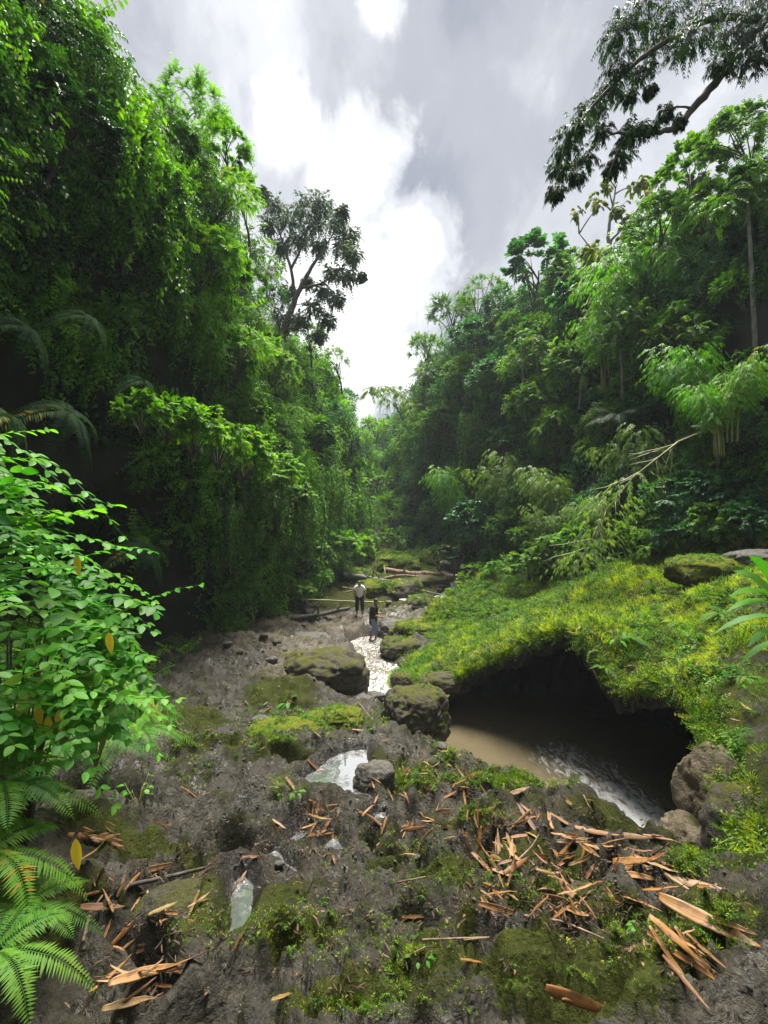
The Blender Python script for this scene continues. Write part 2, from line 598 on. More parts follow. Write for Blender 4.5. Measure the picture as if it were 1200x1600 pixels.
PX2 = lambda lst, z: [plane_at(a, b, z)[:2] for a, b in lst]
STREAM_Z, POOL_Z, UP_Z, TOP_Z = -4.25, -4.5, -4.0, -3.45
STREAM = PX2([(545, 1002), (575, 994), (600, 996), (608, 1018), (622, 1048), (620, 1075), (604, 1098), (556, 1106), (560, 1075), (575, 1050), (556, 1022)], STREAM_Z)
POOL = [(-0.2, 11.6), (0.4, 11.3), (0.2, 10.2), (0.35, 9.3)] + [at(*t)[:2] for t in [(700, 1132, 8.2), (742, 1176, 6.9), (850, 1214, 5.85), (950, 1255, 5.2), (1036, 1318, 4.6)]] \
    + [(3.1, 5.1), (3.7, 6.0), (4.6, 6.8), (6.0, 8), (7.6, 10), (7.6, 12.5), (4.5, 14.8), (2.0, 14.4), (0.6, 12.6)]
UP = PX2([(686, 948), (700, 940), (728, 950), (742, 985), (735, 1010), (705, 1004), (692, 975)], UP_Z)
TOPW = PX2([(640, 936), (688, 930), (694, 908), (755, 893), (775, 905), (735, 928), (705, 950), (690, 945)], TOP_Z)
RIVERS = [('stream', STREAM, STREAM_Z, 0.35), ('pool', POOL, POOL_Z, 1.2), ('up', UP, UP_Z, 0.3), ('top', TOPW, TOP_Z, 0.3)]


def hitf(fn, px, py, d0=1.0, d1=60.0):
    x, z = pix_dir(px, py)
    d = np.exp(np.linspace(math.log(d0), math.log(d1), 900))
    g = fn(x * d, d)
    k = np.argmax(z * d <= g)
    return (x * d[k], d[k], g[k])


_big = lambda x, y: g_rbf(x, y)
PUDDLE_PX = {
    'wide': ([(468, 1222), (500, 1195), (528, 1176), (572, 1172), (580, 1190), (566, 1212), (572, 1235), (588, 1255), (560, 1256), (530, 1238), (500, 1232), (478, 1240)], 'broad puddle with white sky reflection beside the dark rock hole'),
    'slot': ([(364, 1400), (366, 1376), (380, 1370), (392, 1385), (392, 1425), (376, 1462), (358, 1484), (352, 1478), (364, 1440)], 'long narrow puddle in a slot of the rock'),
    'fork': ([(410, 1342), (432, 1328), (444, 1350), (460, 1360), (462, 1378), (438, 1386), (410, 1382)], 'small forked puddle next to a black pebble'),
    'cup': ([(504, 1330), (522, 1310), (536, 1332), (528, 1350), (508, 1346)], 'hand-sized puddle half filled with dry leaves'),
    'dot': ([(604, 1398), (612, 1390), (619, 1396), (613, 1404), (605, 1404)], 'tiny round puddle alone in bare rock'),
    'thread': ([(452, 1316), (470, 1296), (484, 1300), (466, 1322), (452, 1332)], 'thin trickle puddle between leaf litter'),
    'ledge': ([(752, 1240), (768, 1232), (772, 1244), (760, 1250)], 'little puddle on the rock edge above the pool'),
    'mid': ([(585, 1275), (600, 1270), (600, 1285), (588, 1290)], 'small puddle under fallen bamboo leaves'),
}
PUDDLES = {}
for k, (pts, lab) in PUDDLE_PX.items():
    W = [hitf(_big, a, b) for a, b in pts]
    lv = float(np.mean([w[2] for w in W])) - 0.03
    W = [plane_at(a, b, lv)[:2] for a, b in pts]
    PUDDLES[k] = (W, lv, lab)

HOLES = []   # dark pits worn into the shelf: (x, y, radius, depth)
for px, py, r, dep in [(468, 1195, .30, .35), (585, 1212, .20, .22), (612, 1095, .3, .4), (770, 1350, .22, .22), (915, 1440, .22, .3), (250, 1440, .22, .3), (690, 1290, .14, .16),
                       (372, 1345, .2, .2), (230, 1480, .18, .25), (870, 1345, .12, .15), (690, 1430, .09, .12), (150, 1440, .25, .3), (300, 1350, .12, .12), (960, 1395, .1, .15), (560, 1410, .07, .08)]:
    w = hitf(_big, px, py)
    HOLES.append((w[0], w[1], r * 0.8, dep))


GULLIES = []   # water-worn channels: polyline in plan, width, depth
for pts, w_, dp_ in [([(548, 1225), (520, 1262), (490, 1295), (455, 1335), (425, 1362), (392, 1372), (374, 1430), (352, 1490)], .10, .13), ([(470, 1198), (560, 1290), (600, 1335), (690, 1292), (770, 1345), (860, 1352), (905, 1420), (960, 1400)], .09, .13),
                     ([(120, 1455), (240, 1440), (310, 1375), (372, 1345), (430, 1342)], .10, .14), ([(700, 1430), (650, 1392), (560, 1410), (470, 1392)], .06, .08), ([(705, 1180), (645, 1250), (625, 1330), (655, 1390)], .08, .10),
                     ([(300, 1125), (360, 1165), (445, 1190), (530, 1180)], .12, .14), ([(190, 1330), (300, 1290), (380, 1300), (450, 1330)], .07, .07), ([(860, 1240), (880, 1300), (1000, 1340), (1080, 1400)], .08, .09),
                     ([(560, 1480), (700, 1470), (800, 1420), (900, 1440), (1000, 1450), (1100, 1520)], .07, .10), ([(300, 1560), (420, 1500), (560, 1480)], .07, .10), ([(270, 1080), (400, 1100), (520, 1100)], .12, .10)]:
    GULLIES.append(([hitf(_big, a, b)[:2] for a, b in pts], w_, dp_))


def line_dist(pts, x, y):
    P = np.array(pts, float); best = np.full(x.shape, 1e9)
    for a, b in zip(P[:-1], P[1:]):
        e = b - a
        t = np.clip(((x - a[0]) * e[0] + (y - a[1]) * e[1]) / (e @ e + 1e-9), 0, 1)
        best = np.minimum(best, (x - a[0] - e[0] * t) ** 2 + (y - a[1] - e[1] * t) ** 2)
    return np.sqrt(best)


def ground(x, y):
    x = np.asarray(x, float); y = np.asarray(y, float)
    shp = x.shape
    x = x.ravel(); y = y.ravel()
    z = g_rbf(x, y)
    q = np.stack([x, y, z * 0.0], 1)
    amp = sstep(-3, 2, y) * 0 + 1.0
    z = z + 0.20 * fbm(q * 0.55, 3, 5) * sstep(1.0, 5, y)
    z = z + 0.10 * fbm(q * 1.5, 4, 9)
    rot = np.stack([x * .87 + y * .5, -x * .5 + y * .87, x * 0], 1)
    z = z + 0.10 * fbm(rot * np.array([.9, 2.4, 1]), 4, 15, .5, True)
    for fr, am, sd_ in ((.9, .62, 301), (1.9, .26, 303)):
        t_ = fbm(q * fr + 7, 3, sd_) * 7
        z = z + am * (np.floor(t_) + sstep(.40, .60, t_ - np.floor(t_)) - t_ * .55) / 7
    rid = fbm(q * np.array([2.6, 3.6, 1]) + 3.0 * fbm(q * 0.8, 2, 77)[:, None] * 0.35, 4, 21, 0.55, True)
    z = z + 0.06 * rid
    z = z + 0.012 * fbm(q * 9, 3, 33, .55)
    for fr, am, sd_ in ((1.1, .10, 201), (2.6, .05, 203)):
        z = z - am * sstep(.14, 0.0, np.abs(fbm(q * np.array([fr, fr * 1.5, 1]) + 3, 3, sd_)))
    pit = fbm(q * 7.5, 3, 61)
    z = z - 0.05 * sstep(0.26, 0.55, pit)
    z = z - 0.05 * sstep(0.05, 0.0, np.abs(fbm(q * np.array([0.55, 1.1, 1]) + 5, 3, 91)) ) # cracks
    for hx, hy, r, dep in HOLES:
        d = np.hypot(x - hx, y - hy) / r
        d = d * (1 + 0.35 * fbm(q * 4, 2, 13))
        z = z - dep * sstep(1.15, 0.55, d)
    wb = .10 * fbm(q * 2.2, 3, 71) + .03 * fbm(q * 9, 3, 72)
    for pts, w_, dp_ in GULLIES:
        dl = line_dist(pts, x, y) + wb
        z = z - dp_ * sstep(w_ * 1.5, w_ * .35, np.abs(dl)) + dp_ * .25 * sstep(w_ * 3.2, w_ * 1.6, dl) * sstep(w_ * 1.2, w_ * 1.7, dl)
    for nm, poly, lv, dep in RIVERS:
        sd = poly_sd(poly, x, y) + 0.12 * fbm(q * 2.4, 3, 41)
        w = 0.55 if nm == 'pool' else 0.35
        inn = sstep(w, -0.1, sd)
        z = z * (1 - inn) + np.minimum(z, lv - dep * sstep(0.1, -0.8, sd) - 0.06) * inn
        edge = sstep(w * 1.2, w * 0.4, sd) * (sd > 0.03)
        z = np.maximum(z, (lv + 0.05) * edge + z * (1 - edge)) if nm != 'pool' else z
    for k, (poly, lv, lab) in PUDDLES.items():
        sc_ = 0.35 if k in ('wide', 'slot') else 0.16
        sd = poly_sd(poly, x, y) + (0.06 if k == 'wide' else 0.018) * fbm(q * 8, 4, 43) + (.01 if k == 'wide' else -.008)
        b = sstep(sc_, 0.02, sd)
        tgt = lv + np.clip(sd * 2.0, -0.08, 0.15) + 0.012 * fbm(q * 13, 2, 8) * (sd > 0.01)
        tgt = np.where((sd > 0.02), np.maximum(tgt, lv + 0.006), tgt)
        z = z * (1 - b) + tgt * b
    return z.reshape(shp)


GG = {}


def gfast(x, y):
    """bilinear look-up in the built ground grid"""
    x = np.asarray(x, float); y = np.asarray(y, float)
    nr, nc = GG['nr'], GG['nc']
    r = np.clip(np.log(np.maximum((y + 2.6) / 1.6, 0) + 1) / math.log(84 / 1.6 + 1) * (nr - 1), 0, nr - 1.001)
    c = np.clip((x / (y + 3.9) + 1.15) / 2.3 * (nc - 1), 0, nc - 1.001)
    i, j = r.astype(int), c.astype(int)
    f, g = r - i, c - j
    Z = GG['Z']
    return (Z[i, j] * (1 - f) + Z[i + 1, j] * f) * (1 - g) + (Z[i, j + 1] * (1 - f) + Z[i + 1, j + 1] * f) * g


def hit(px, py, d0=1.0, d1=60.0):
    return hitf(gfast, px, py, d0, d1)


def blob_mask(x, y, lst):
    m = np.zeros(np.shape(x))
    for (px, py, rx, ry, a) in lst:
        c = hitf(_big, px, py)
        s = c[1] / FPX
        ry_w = ry * s * max(1.0, 1.0 / max(0.12, abs(c[2]) / c[1])) * 0.8
        d = np.sqrt(((x - c[0]) / (rx * s)) ** 2 + ((y - c[1]) / ry_w) ** 2)
        m = np.maximum(m, a * sstep(1.3, 0.5, d))
    return m


MOSS_BLOBS = [(520, 1130, 110, 40, 1.0), (440, 1080, 60, 25, .6), (640, 1200, 60, 40, .6), (800, 1215, 110, 22, .9), (860, 1540, 220, 70, .95), (560, 1570, 120, 40, .8),
              (330, 1440, 150, 60, .75), (700, 1480, 120, 40, .55), (200, 1340, 140, 30, .6), (760, 1280, 80, 30, .6), (870, 1380, 60, 50, .6), (350, 1170, 130, 50, .4),
              (700, 1380, 130, 30, .55), (640, 1090, 60, 30, .7), (280, 1120, 60, 60, .6), (900, 1490, 120, 40, .8), (470, 1480, 80, 50, .7), (950, 1290, 80, 40, .5), (1100, 1500, 120, 80, .5),
              (600, 905, 60, 25, .8), (540, 925, 50, 20, .6), (90, 1450, 130, 100, .8), (610, 890, 120, 30, 1.2), (650, 865, 90, 20, 1.3), (600, 855, 90, 12, 1.3), (620, 1330, 60, 30, .35), (1130, 1350, 80, 60, .7)]
SAND_BLOBS = [(420, 1010, 140, 30, .9), (340, 1005, 90, 25, .7), (560, 975, 90, 20, .9), (480, 1045, 80, 30, .6), (640, 950, 60, 14, .9), (1080, 1310, 40, 40, .5), (430, 980, 90, 16, 1)]
WET_BLOBS = [(500, 1290, 110, 60, 1.0), (330, 1220, 140, 60, .6), (490, 1000, 50, 30, .9), (850, 1280, 90, 60, .7), (370, 1030, 50, 30, .7), (640, 1200, 70, 30, .7), (450, 1170, 60, 60, .5), (600, 965, 40, 20, 1), (400, 1400, 100, 60, .4), (950, 1350, 120, 60, .5)]


def ground_attrs(V):
    x, y = V[:, 0], V[:, 1]
    return {'moss': 0.36 + blob_mask(x, y, MOSS_BLOBS), 'sand': blob_mask(x, y, SAND_BLOBS), 'wet': np.clip(blob_mask(x, y, WET_BLOBS) * .6 + sum(sstep(.16, .02, poly_sd(po, x, y)) for po, lv, lb in PUDDLES.values()) + sum(sstep(.35, .05, poly_sd(po, x, y)) for _, po, _, _ in RIVERS), 0, 1.4)}


def build_ground():
    nr, nc = 860, 760
    t = np.linspace(0, 1, nr)
    y = -2.6 + 1.6 * (np.exp(t * math.log(84 / 1.6 + 1)) - 1 + 0.0)
    u = np.linspace(-1.15, 1.15, nc)
    X = u[None, :] * (y[:, None] + 3.9)
    Y = np.repeat(y[:, None], nc, 1)
    Z = ground(X, Y)
    GG.update(Z=Z, nr=nr, nc=nc)
    V = np.stack([X, Y, Z], -1).reshape(-1, 3)
    o = link('ground', mesh_from('ground', V, grid_faces(nr, nc), MAT['rock'], attrs=ground_attrs(V)))
    tag(o, 'dark wet rock shelf with moss, worn pits and stream bed', kind='structure')


build_ground()


def build_water():
    # river surfaces: one mesh per level, in the river's own outline
    foam_px = {'stream': [((560, 1100), .6), ((600, 1095), .6), ((570, 1000), .5), ((600, 1040), .35), ((575, 1075), .5)],
               'pool': [((930, 1205), .5), ((965, 1245), .62), ((1000, 1285), .75), ((885, 1185), .5)],
               'up': [((690, 955), .7), ((700, 965), .6)], 'top': [((735, 905), .8), ((720, 915), .7), ((690, 938), .7), ((650, 935), .6)]}
    labs = {'stream': 'white rippled stream between the rock shelf and the boulders', 'pool': 'muddy brown pool under the overhanging bank', 'up': 'upstream channel behind the grassy boulder', 'top': 'shallow rapids beside the driftwood'}
    for nm, poly, lv, dep in RIVERS:
        P = np.array(poly)
        lo, hi = P.min(0) - 0.8, P.max(0) + 0.8
        st = 0.07 if nm == 'pool' else 0.09
        xs = np.arange(lo[0], hi[0], st); ys = np.arange(lo[1], hi[1], st)
        X, Y = np.meshgrid(xs, ys)
        sd = poly_sd(poly, X, Y)
        foam = np.zeros(X.shape)
        for (pp, a) in foam_px[nm]:
            c = plane_at(pp[0], pp[1], lv)
            r = 0.75 if nm == 'pool' else 1.6
            foam = np.maximum(foam, a * sstep(1.5, 0.3, np.hypot((X - c[0]), (Y - c[1]) * (0.8 if nm == 'pool' else 0.45)) / r))
        if nm in ('stream', 'top', 'up'):
            foam = np.maximum(foam, 0.45)
        q = np.stack([X.ravel(), Y.ravel(), X.ravel() * 0], 1)
        Z = lv + (0.02 + 0.05 * foam.ravel()) * fbm(q * np.array([3.2, 1.8, 1]), 4, 3)
        V = np.stack([X.ravel(), Y.ravel(), Z], 1)
        F = grid_faces(len(ys), len(xs))
        keep = (sd.ravel()[F] < 0.6).all(1)
        o = link('river_water', mesh_from('river_water', V, F[keep], MAT['water'], attrs={'foam': foam.ravel()}))
        tag(o, labs[nm], kind='structure')
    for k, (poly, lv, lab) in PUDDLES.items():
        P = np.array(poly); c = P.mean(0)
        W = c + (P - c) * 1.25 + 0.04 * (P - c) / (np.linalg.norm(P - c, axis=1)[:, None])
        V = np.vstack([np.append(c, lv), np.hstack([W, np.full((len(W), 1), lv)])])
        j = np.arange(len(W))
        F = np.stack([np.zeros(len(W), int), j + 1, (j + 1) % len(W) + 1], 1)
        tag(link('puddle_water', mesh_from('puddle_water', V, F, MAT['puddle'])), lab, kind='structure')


build_water()

# ------------------------------------------------------------------ the undercut bank on the right
_LIP = [(612, 1070, 13.0, .3, (0.25, 1)), (640, 1064, 12.5, .5, (0.2, 1)), (680, 1062, 12.0, .9, (.15, 1)), (720, 1058, 11.6, 1.4, (.15, 1)), (760, 1050, 11.3, 1.8, (.15, 1)), (805, 1036, 11.0, 2.2, (.15, 1)),
       (845, 1014, 10.6, 2.6, (.2, 1)), (880, 1008, 10.1, 2.8, (.3, 1)), (915, 1022, 9.6, 3.0, (.45, 1)), (935, 1050, 9.2, 3.0, (.6, 1)), (965, 1078, 8.7, 3.0, (.7, .9)), (1010, 1078, 8.1, 2.8, (.8, .7)),
       (1050, 1092, 7.4, 2.4, (.9, .5)), (1088, 1112, 6.6, 1.7, (1, .35)), (1104, 1150, 5.8, 1.0, (1, .2)), (1122, 1215, 4.9, .6, (1, .1)), (1150, 1280, 4.1, .3, (1, 0)), (1185, 1350, 3.4, .15, (1, -.05)), (1240, 1440, 2.6, .05, (1, -.1))]
LIP = [t if i < 3 or i > 14 else (t[0], t[1] - (24 if 3 < i < 13 else 8), t[2] * (.945 if 4 < i < 13 else .97), t[3] * 1.1, t[4]) for i, t in enumerate(_LIP)]
B_CTRL = [at(*t[:3]) for t in LIP] + [at(t[0], t[1], t[2] * (.95 if t[2] < 12 else 1)) for t in [
    (700, 1030, 13.2), (760, 1000, 14), (820, 965, 14.5), (870, 935, 14.5), (930, 905, 14.2), (1000, 888, 13.6), (1080, 905, 11.8), (1130, 905, 10.8), (1190, 895, 9.8),
    (660, 1010, 16), (720, 985, 16.5), (790, 940, 18), (850, 905, 18.5), (950, 880, 17),
    (950, 960, 11), (1050, 980, 9), (1150, 980, 7.6), (1200, 1060, 6.2), (1230, 980, 6.8), (1060, 1040, 8.0), (1170, 1120, 5.8), (1200, 1200, 4.8), (1240, 1280, 4.0)]]
B_CTRL += [(3, 20, -2.6), (6, 21, -1.4), (9, 18, -.4), (10, 12, 0.1), (11, 8, 0.2), (10, 4, 0.0), (7, 3, -1.0), (5, 1.5, -1.1)]
b_rbf = RBF(B_CTRL, 0.05)


def bank_top(x, y):
    z = b_rbf(x, y)
    q = np.stack([np.ravel(x), np.ravel(y), np.ravel(x) * 0], 1)
    return z + (0.30 * fbm(q * 0.75, 3, 51) + 0.09 * fbm(q * 2.6, 3, 52)).reshape(np.shape(x))


def build_bank():
    base = np.array([at(*t[:3]) for t in LIP]); uc = np.array([t[3] for t in LIP]); dr = np.array([t[4] for t in LIP], float)
    dr /= np.linalg.norm(dr, axis=1)[:, None]
    seg = np.concatenate([[0], np.cumsum(np.linalg.norm(np.diff(base[:, :2], axis=0), axis=1))])
    ns = 300
    s = np.linspace(0, seg[-1], ns)
    B = np.stack([np.interp(s, seg, base[:, k]) for k in range(3)], 1)
    U = np.interp(s, seg, uc); D = np.stack([np.interp(s, seg, dr[:, k]) for k in range(2)], 1)
    for _ in range(6):
        D[1:-1] = (D[:-2] + D[2:] + 2 * D[1:-1]) / 4; U[1:-1] = (U[:-2] + U[2:] + 2 * U[1:-1]) / 4
    D /= np.linalg.norm(D, axis=1)[:, None]
    wt_ = np.concatenate([np.linspace(7.5, 2.0, 26), np.linspace(1.9, 0.0, 46)])      # top, from the back to the lip
    rows = []
    qs = np.stack([s * 0.9, s * 0, s * 0], 1)
    wob = 0.22 * fbm(qs * 1.1, 4, 31) + 0.10 * fbm(qs * 5, 2, 32)
    Lxy = B[:, :2] - D * wob[:, None]
    for w in wt_:
        P = Lxy + D * w
        z = bank_top(P[:, 0], P[:, 1])
        z = z - 0.18 * math.exp(-(w / 0.16) ** 2)
        rows.append(np.column_stack([P, z]))
    zl = rows[-1][:, 2]
    # lip thickness and the hollow under it, then down to below the water
    zb = np.full(ns, -5.3)
    m = 60
    for k in range(1, m + 1):
        t = k / m
        if t < 0.12:
            a = t / 0.12
            w = -0.06 * math.sin(a * math.pi); z = zl - 0.30 * a * np.minimum(1, U + .3)
            w = np.full(ns, w)
        elif t < 0.6:
            a = (t - 0.12) / 0.48
            w = U * (a ** 0.8); z = zl - 0.30 * np.minimum(1, U + .3) + (0.25 * np.sin(a * math.pi) - 0.55 * a) * np.minimum(U / 2, 1)
        else:
            a = (t - 0.6) / 0.4
            z0 = zl - 0.30 * np.minimum(1, U + .3) - 0.55 * np.minimum(U / 2, 1)
            w = U * (1 + 0.12 * math.sin(a * 3.1)) - a * 0.15 * np.maximum(0.5 - U, 0) * 3; z = z0 * (1 - a) + zb * a
        P = Lxy + D * np.reshape(w, (-1, 1))
        rows.append(np.column_stack([P, z]))
    V = np.array(rows)
    nr = len(rows)
    V = V.reshape(-1, 3)
    n3 = np.stack([fbm(V * 1.6 + k * 7, 4, 70 + k) for k in range(3)], 1)
    amp = np.repeat(np.concatenate([np.zeros(len(wt_) - 8), np.linspace(0, 0.12, 8), np.full(m, 0.2)]), ns)
    V = V + n3 * amp[:, None]
    under = np.repeat(np.concatenate([np.zeros(len(wt_)), np.ones(m)]), ns)
    F = grid_faces(nr, ns)[:, ::-1]
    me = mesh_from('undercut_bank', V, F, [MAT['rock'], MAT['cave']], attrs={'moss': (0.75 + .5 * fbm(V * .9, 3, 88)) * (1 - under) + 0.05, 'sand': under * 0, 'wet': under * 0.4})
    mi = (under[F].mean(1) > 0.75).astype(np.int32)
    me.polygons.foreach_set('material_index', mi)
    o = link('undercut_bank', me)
    tag(o, 'rock bank with a grass top hanging over a black hollow', kind='structure')


build_bank()

# ------------------------------------------------------------------ gorge sides
WALL_L = {
    -4: [(-3.8, -1.6), (-4.2, -.5), (-4.6, 1), (-4.8, 3), (-4.8, 6), (-5.0, 9), (-6, 13), (-30, 17)],
    0: [(-3.6, -2.2), (-4.3, -1), (-4.8, 1), (-5.2, 3), (-5.4, 6), (-6.2, 9), (-7.5, 13), (-30, 17)],
    4: [(-4.1, -2.8), (-5.3, -1.4), (-6.1, 0.5), (-6.6, 3), (-6.2, 6), (-6.3, 9), (-7.2, 13), (-30, 17)],
    8: [(-5.2, -3.6), (-6.9, -2), (-7.8, 0.5), (-7.9, 3), (-6.7, 5), (-5.9, 7.4), (-6.6, 9.4), (-30, 15)],
    12: [(-5.6, -4.0), (-7.0, -2.4), (-7.2, 0), (-6.8, 3), (-6.0, 5.5), (-5.3, 8.3), (-6.0, 10.6), (-30, 15)],
    16: [(-5.4, -4.1), (-5.8, -2.5), (-5.4, 0), (-5.2, 3), (-5.2, 6), (-5.2, 9), (-5.8, 11.7), (-30, 15)],
    20: [(-5.5, -4.1), (-5.4, -2.5), (-4.2, 0), (-4.2, 2.5), (-4.9, 5), (-5.6, 7.6), (-6.6, 9.6), (-30, 13)],
    26: [(-3.7, -3.2), (-4.2, -2), (-4.4, 0), (-4.5, 3), (-4.8, 6.5), (-5.4, 9), (-7, 11), (-30, 14)],
    34: [(-2.6, -2.1), (-3.2, -.5), (-3.6, 2), (-3.7, 5), (-3.8, 8.5), (-4.4, 11), (-6, 13), (-30, 16)],
    45: [(-2.2, -1.2), (-2.9, 1), (-3.4, 4), (-3.6, 7), (-3.8, 9.5), (-4.4, 11.2), (-7, 12.6), (-30, 15)],
    60: [(-3.5, -.2), (-4, 1), (-4.4, 4), (-4.6, 7), (-4.8, 9.5), (-5.4, 11.2), (-8, 12.6), (-30, 15)],
}
WALL_R = {
    -4: [(6.5, -.8), (8.0, 1), (9.3, 3), (10.6, 5.5), (11.6, 8), (12.6, 11), (14, 13.5), (36, 17)],
    4: [(8.6, -.5), (9.6, 1), (10.4, 3), (11.2, 5.5), (12, 8), (13, 11), (14.5, 13.5), (36, 17)],
    8: [(9.4, -.3), (10, 1.2), (10.6, 3), (11.3, 5.5), (12, 8), (12.8, 10.5), (14.5, 12.8), (36, 17)],
    12: [(9.8, -.2), (10.3, 1.3), (10.8, 3), (11.4, 5.5), (12, 8), (12.8, 10.5), (14.5, 12.8), (36, 17)],
    16: [(8.6, -.8), (9.4, 1), (10.2, 3), (11, 6), (11.8, 9), (12.9, 11.6), (14.5, 13.5), (36, 17)],
    22: [(6.8, -1.8), (7.8, .8), (8.8, 3), (9.6, 6), (10.4, 9), (11.5, 11.8), (13.5, 14), (36, 18)],
    28: [(5.8, -2.8), (6.8, 0), (7.6, 3), (8.2, 6), (8.9, 9.5), (10, 12.8), (12, 15), (36, 19)],
    34: [(5.3, -3.0), (5.7, 0), (6.0, 3), (6.4, 7), (7.0, 11), (7.8, 14.6), (10, 17), (36, 20)],
    42: [(4.0, -2.6), (4.2, 0), (4.5, 3), (4.8, 7), (5.2, 11), (5.9, 14.6), (7.5, 17.2), (36, 20)],
    52: [(2.2, -1.6), (2.3, 1), (2.5, 4), (2.7, 7), (3.0, 10.5), (3.6, 13.6), (5, 16), (36, 20)],
    62: [(-.6, -.6), (-.5, 1.5), (-.3, 4.5), (-.1, 7.5), (0.4, 10.5), (1.6, 13), (4, 15), (36, 19)],
    72: [(-9, 0.2), (-9, 2.5), (-8.5, 5.5), (-8, 8.5), (-7, 11.5), (-5, 14), (0, 16), (36, 19)],
}


def wall_grid(tab, side, nr=260, nc=150):
    ys = sorted(tab)
    A = np.array([tab[k] for k in ys], float)            # (stations, levels, 2)
    yy = np.linspace(ys[0], ys[-1], nr)
    lv = np.linspace(0, A.shape[1] - 1, nc)
    lv = np.where(lv > 6, 6 + (lv - 6) ** 1.0, lv)
    out = np.zeros((nr, nc, 3))
    tmp = np.stack([[np.interp(lv, np.arange(A.shape[1]), A[i, :, k]) for k in (0, 1)] for i in range(len(ys))])   # (st,2,nc)
    for k in (0, 1):
        for c in range(nc):
            out[:, c, 0 if k == 0 else 2] = np.interp(yy, ys, tmp[:, k, c])
    out[:, :, 1] = yy[:, None]
    for _ in range(5):   # soften the stations
        out[1:-1] = (out[:-2] + out[2:] + 2 * out[1:-1]) / 4
        out[:, 1:-1] = (out[:, :-2] + out[:, 2:] + 2 * out[:, 1:-1]) / 4
    V = out.reshape(-1, 3)
    lf = np.tile(sstep(0, 1.0, lv), nr)
    bul = 0.75 * fbm(V * np.array([.35, .32, .36]), 3, 101 + side) + 0.3 * fbm(V * 1.1, 3, 105 + side)
    V = V.copy()
    V[:, 0] += bul * (0.3 + 0.7 * lf)
    V[:, 2] += 0.3 * fbm(V * 0.5, 2, 109 + side) * lf
    return V, grid_faces(nr, nc), nr, nc


WALLS = {}
for nm, tab, side, lab in (('hillside', WALL_L, 1, 'steep left side of the gorge, dark earth under leaves'), ('hillside', WALL_R, 2, 'steep right side of the gorge curving round the river bend')):
    V, F, nr, nc = wall_grid(tab, side)
    o = link(nm, mesh_from(nm, V, F if side == 2 else F[:, ::-1], MAT['earth']))
    tag(o, lab, kind='structure')
    WALLS[side] = (V, nr, nc)
# ------------------------------------------------------------------ leaves
from mathutils.bvhtree import BVHTree
rng = np.random.default_rng(11)


def nrm(v):
    return v / (np.linalg.norm(v, axis=-1, keepdims=True) + 1e-9)


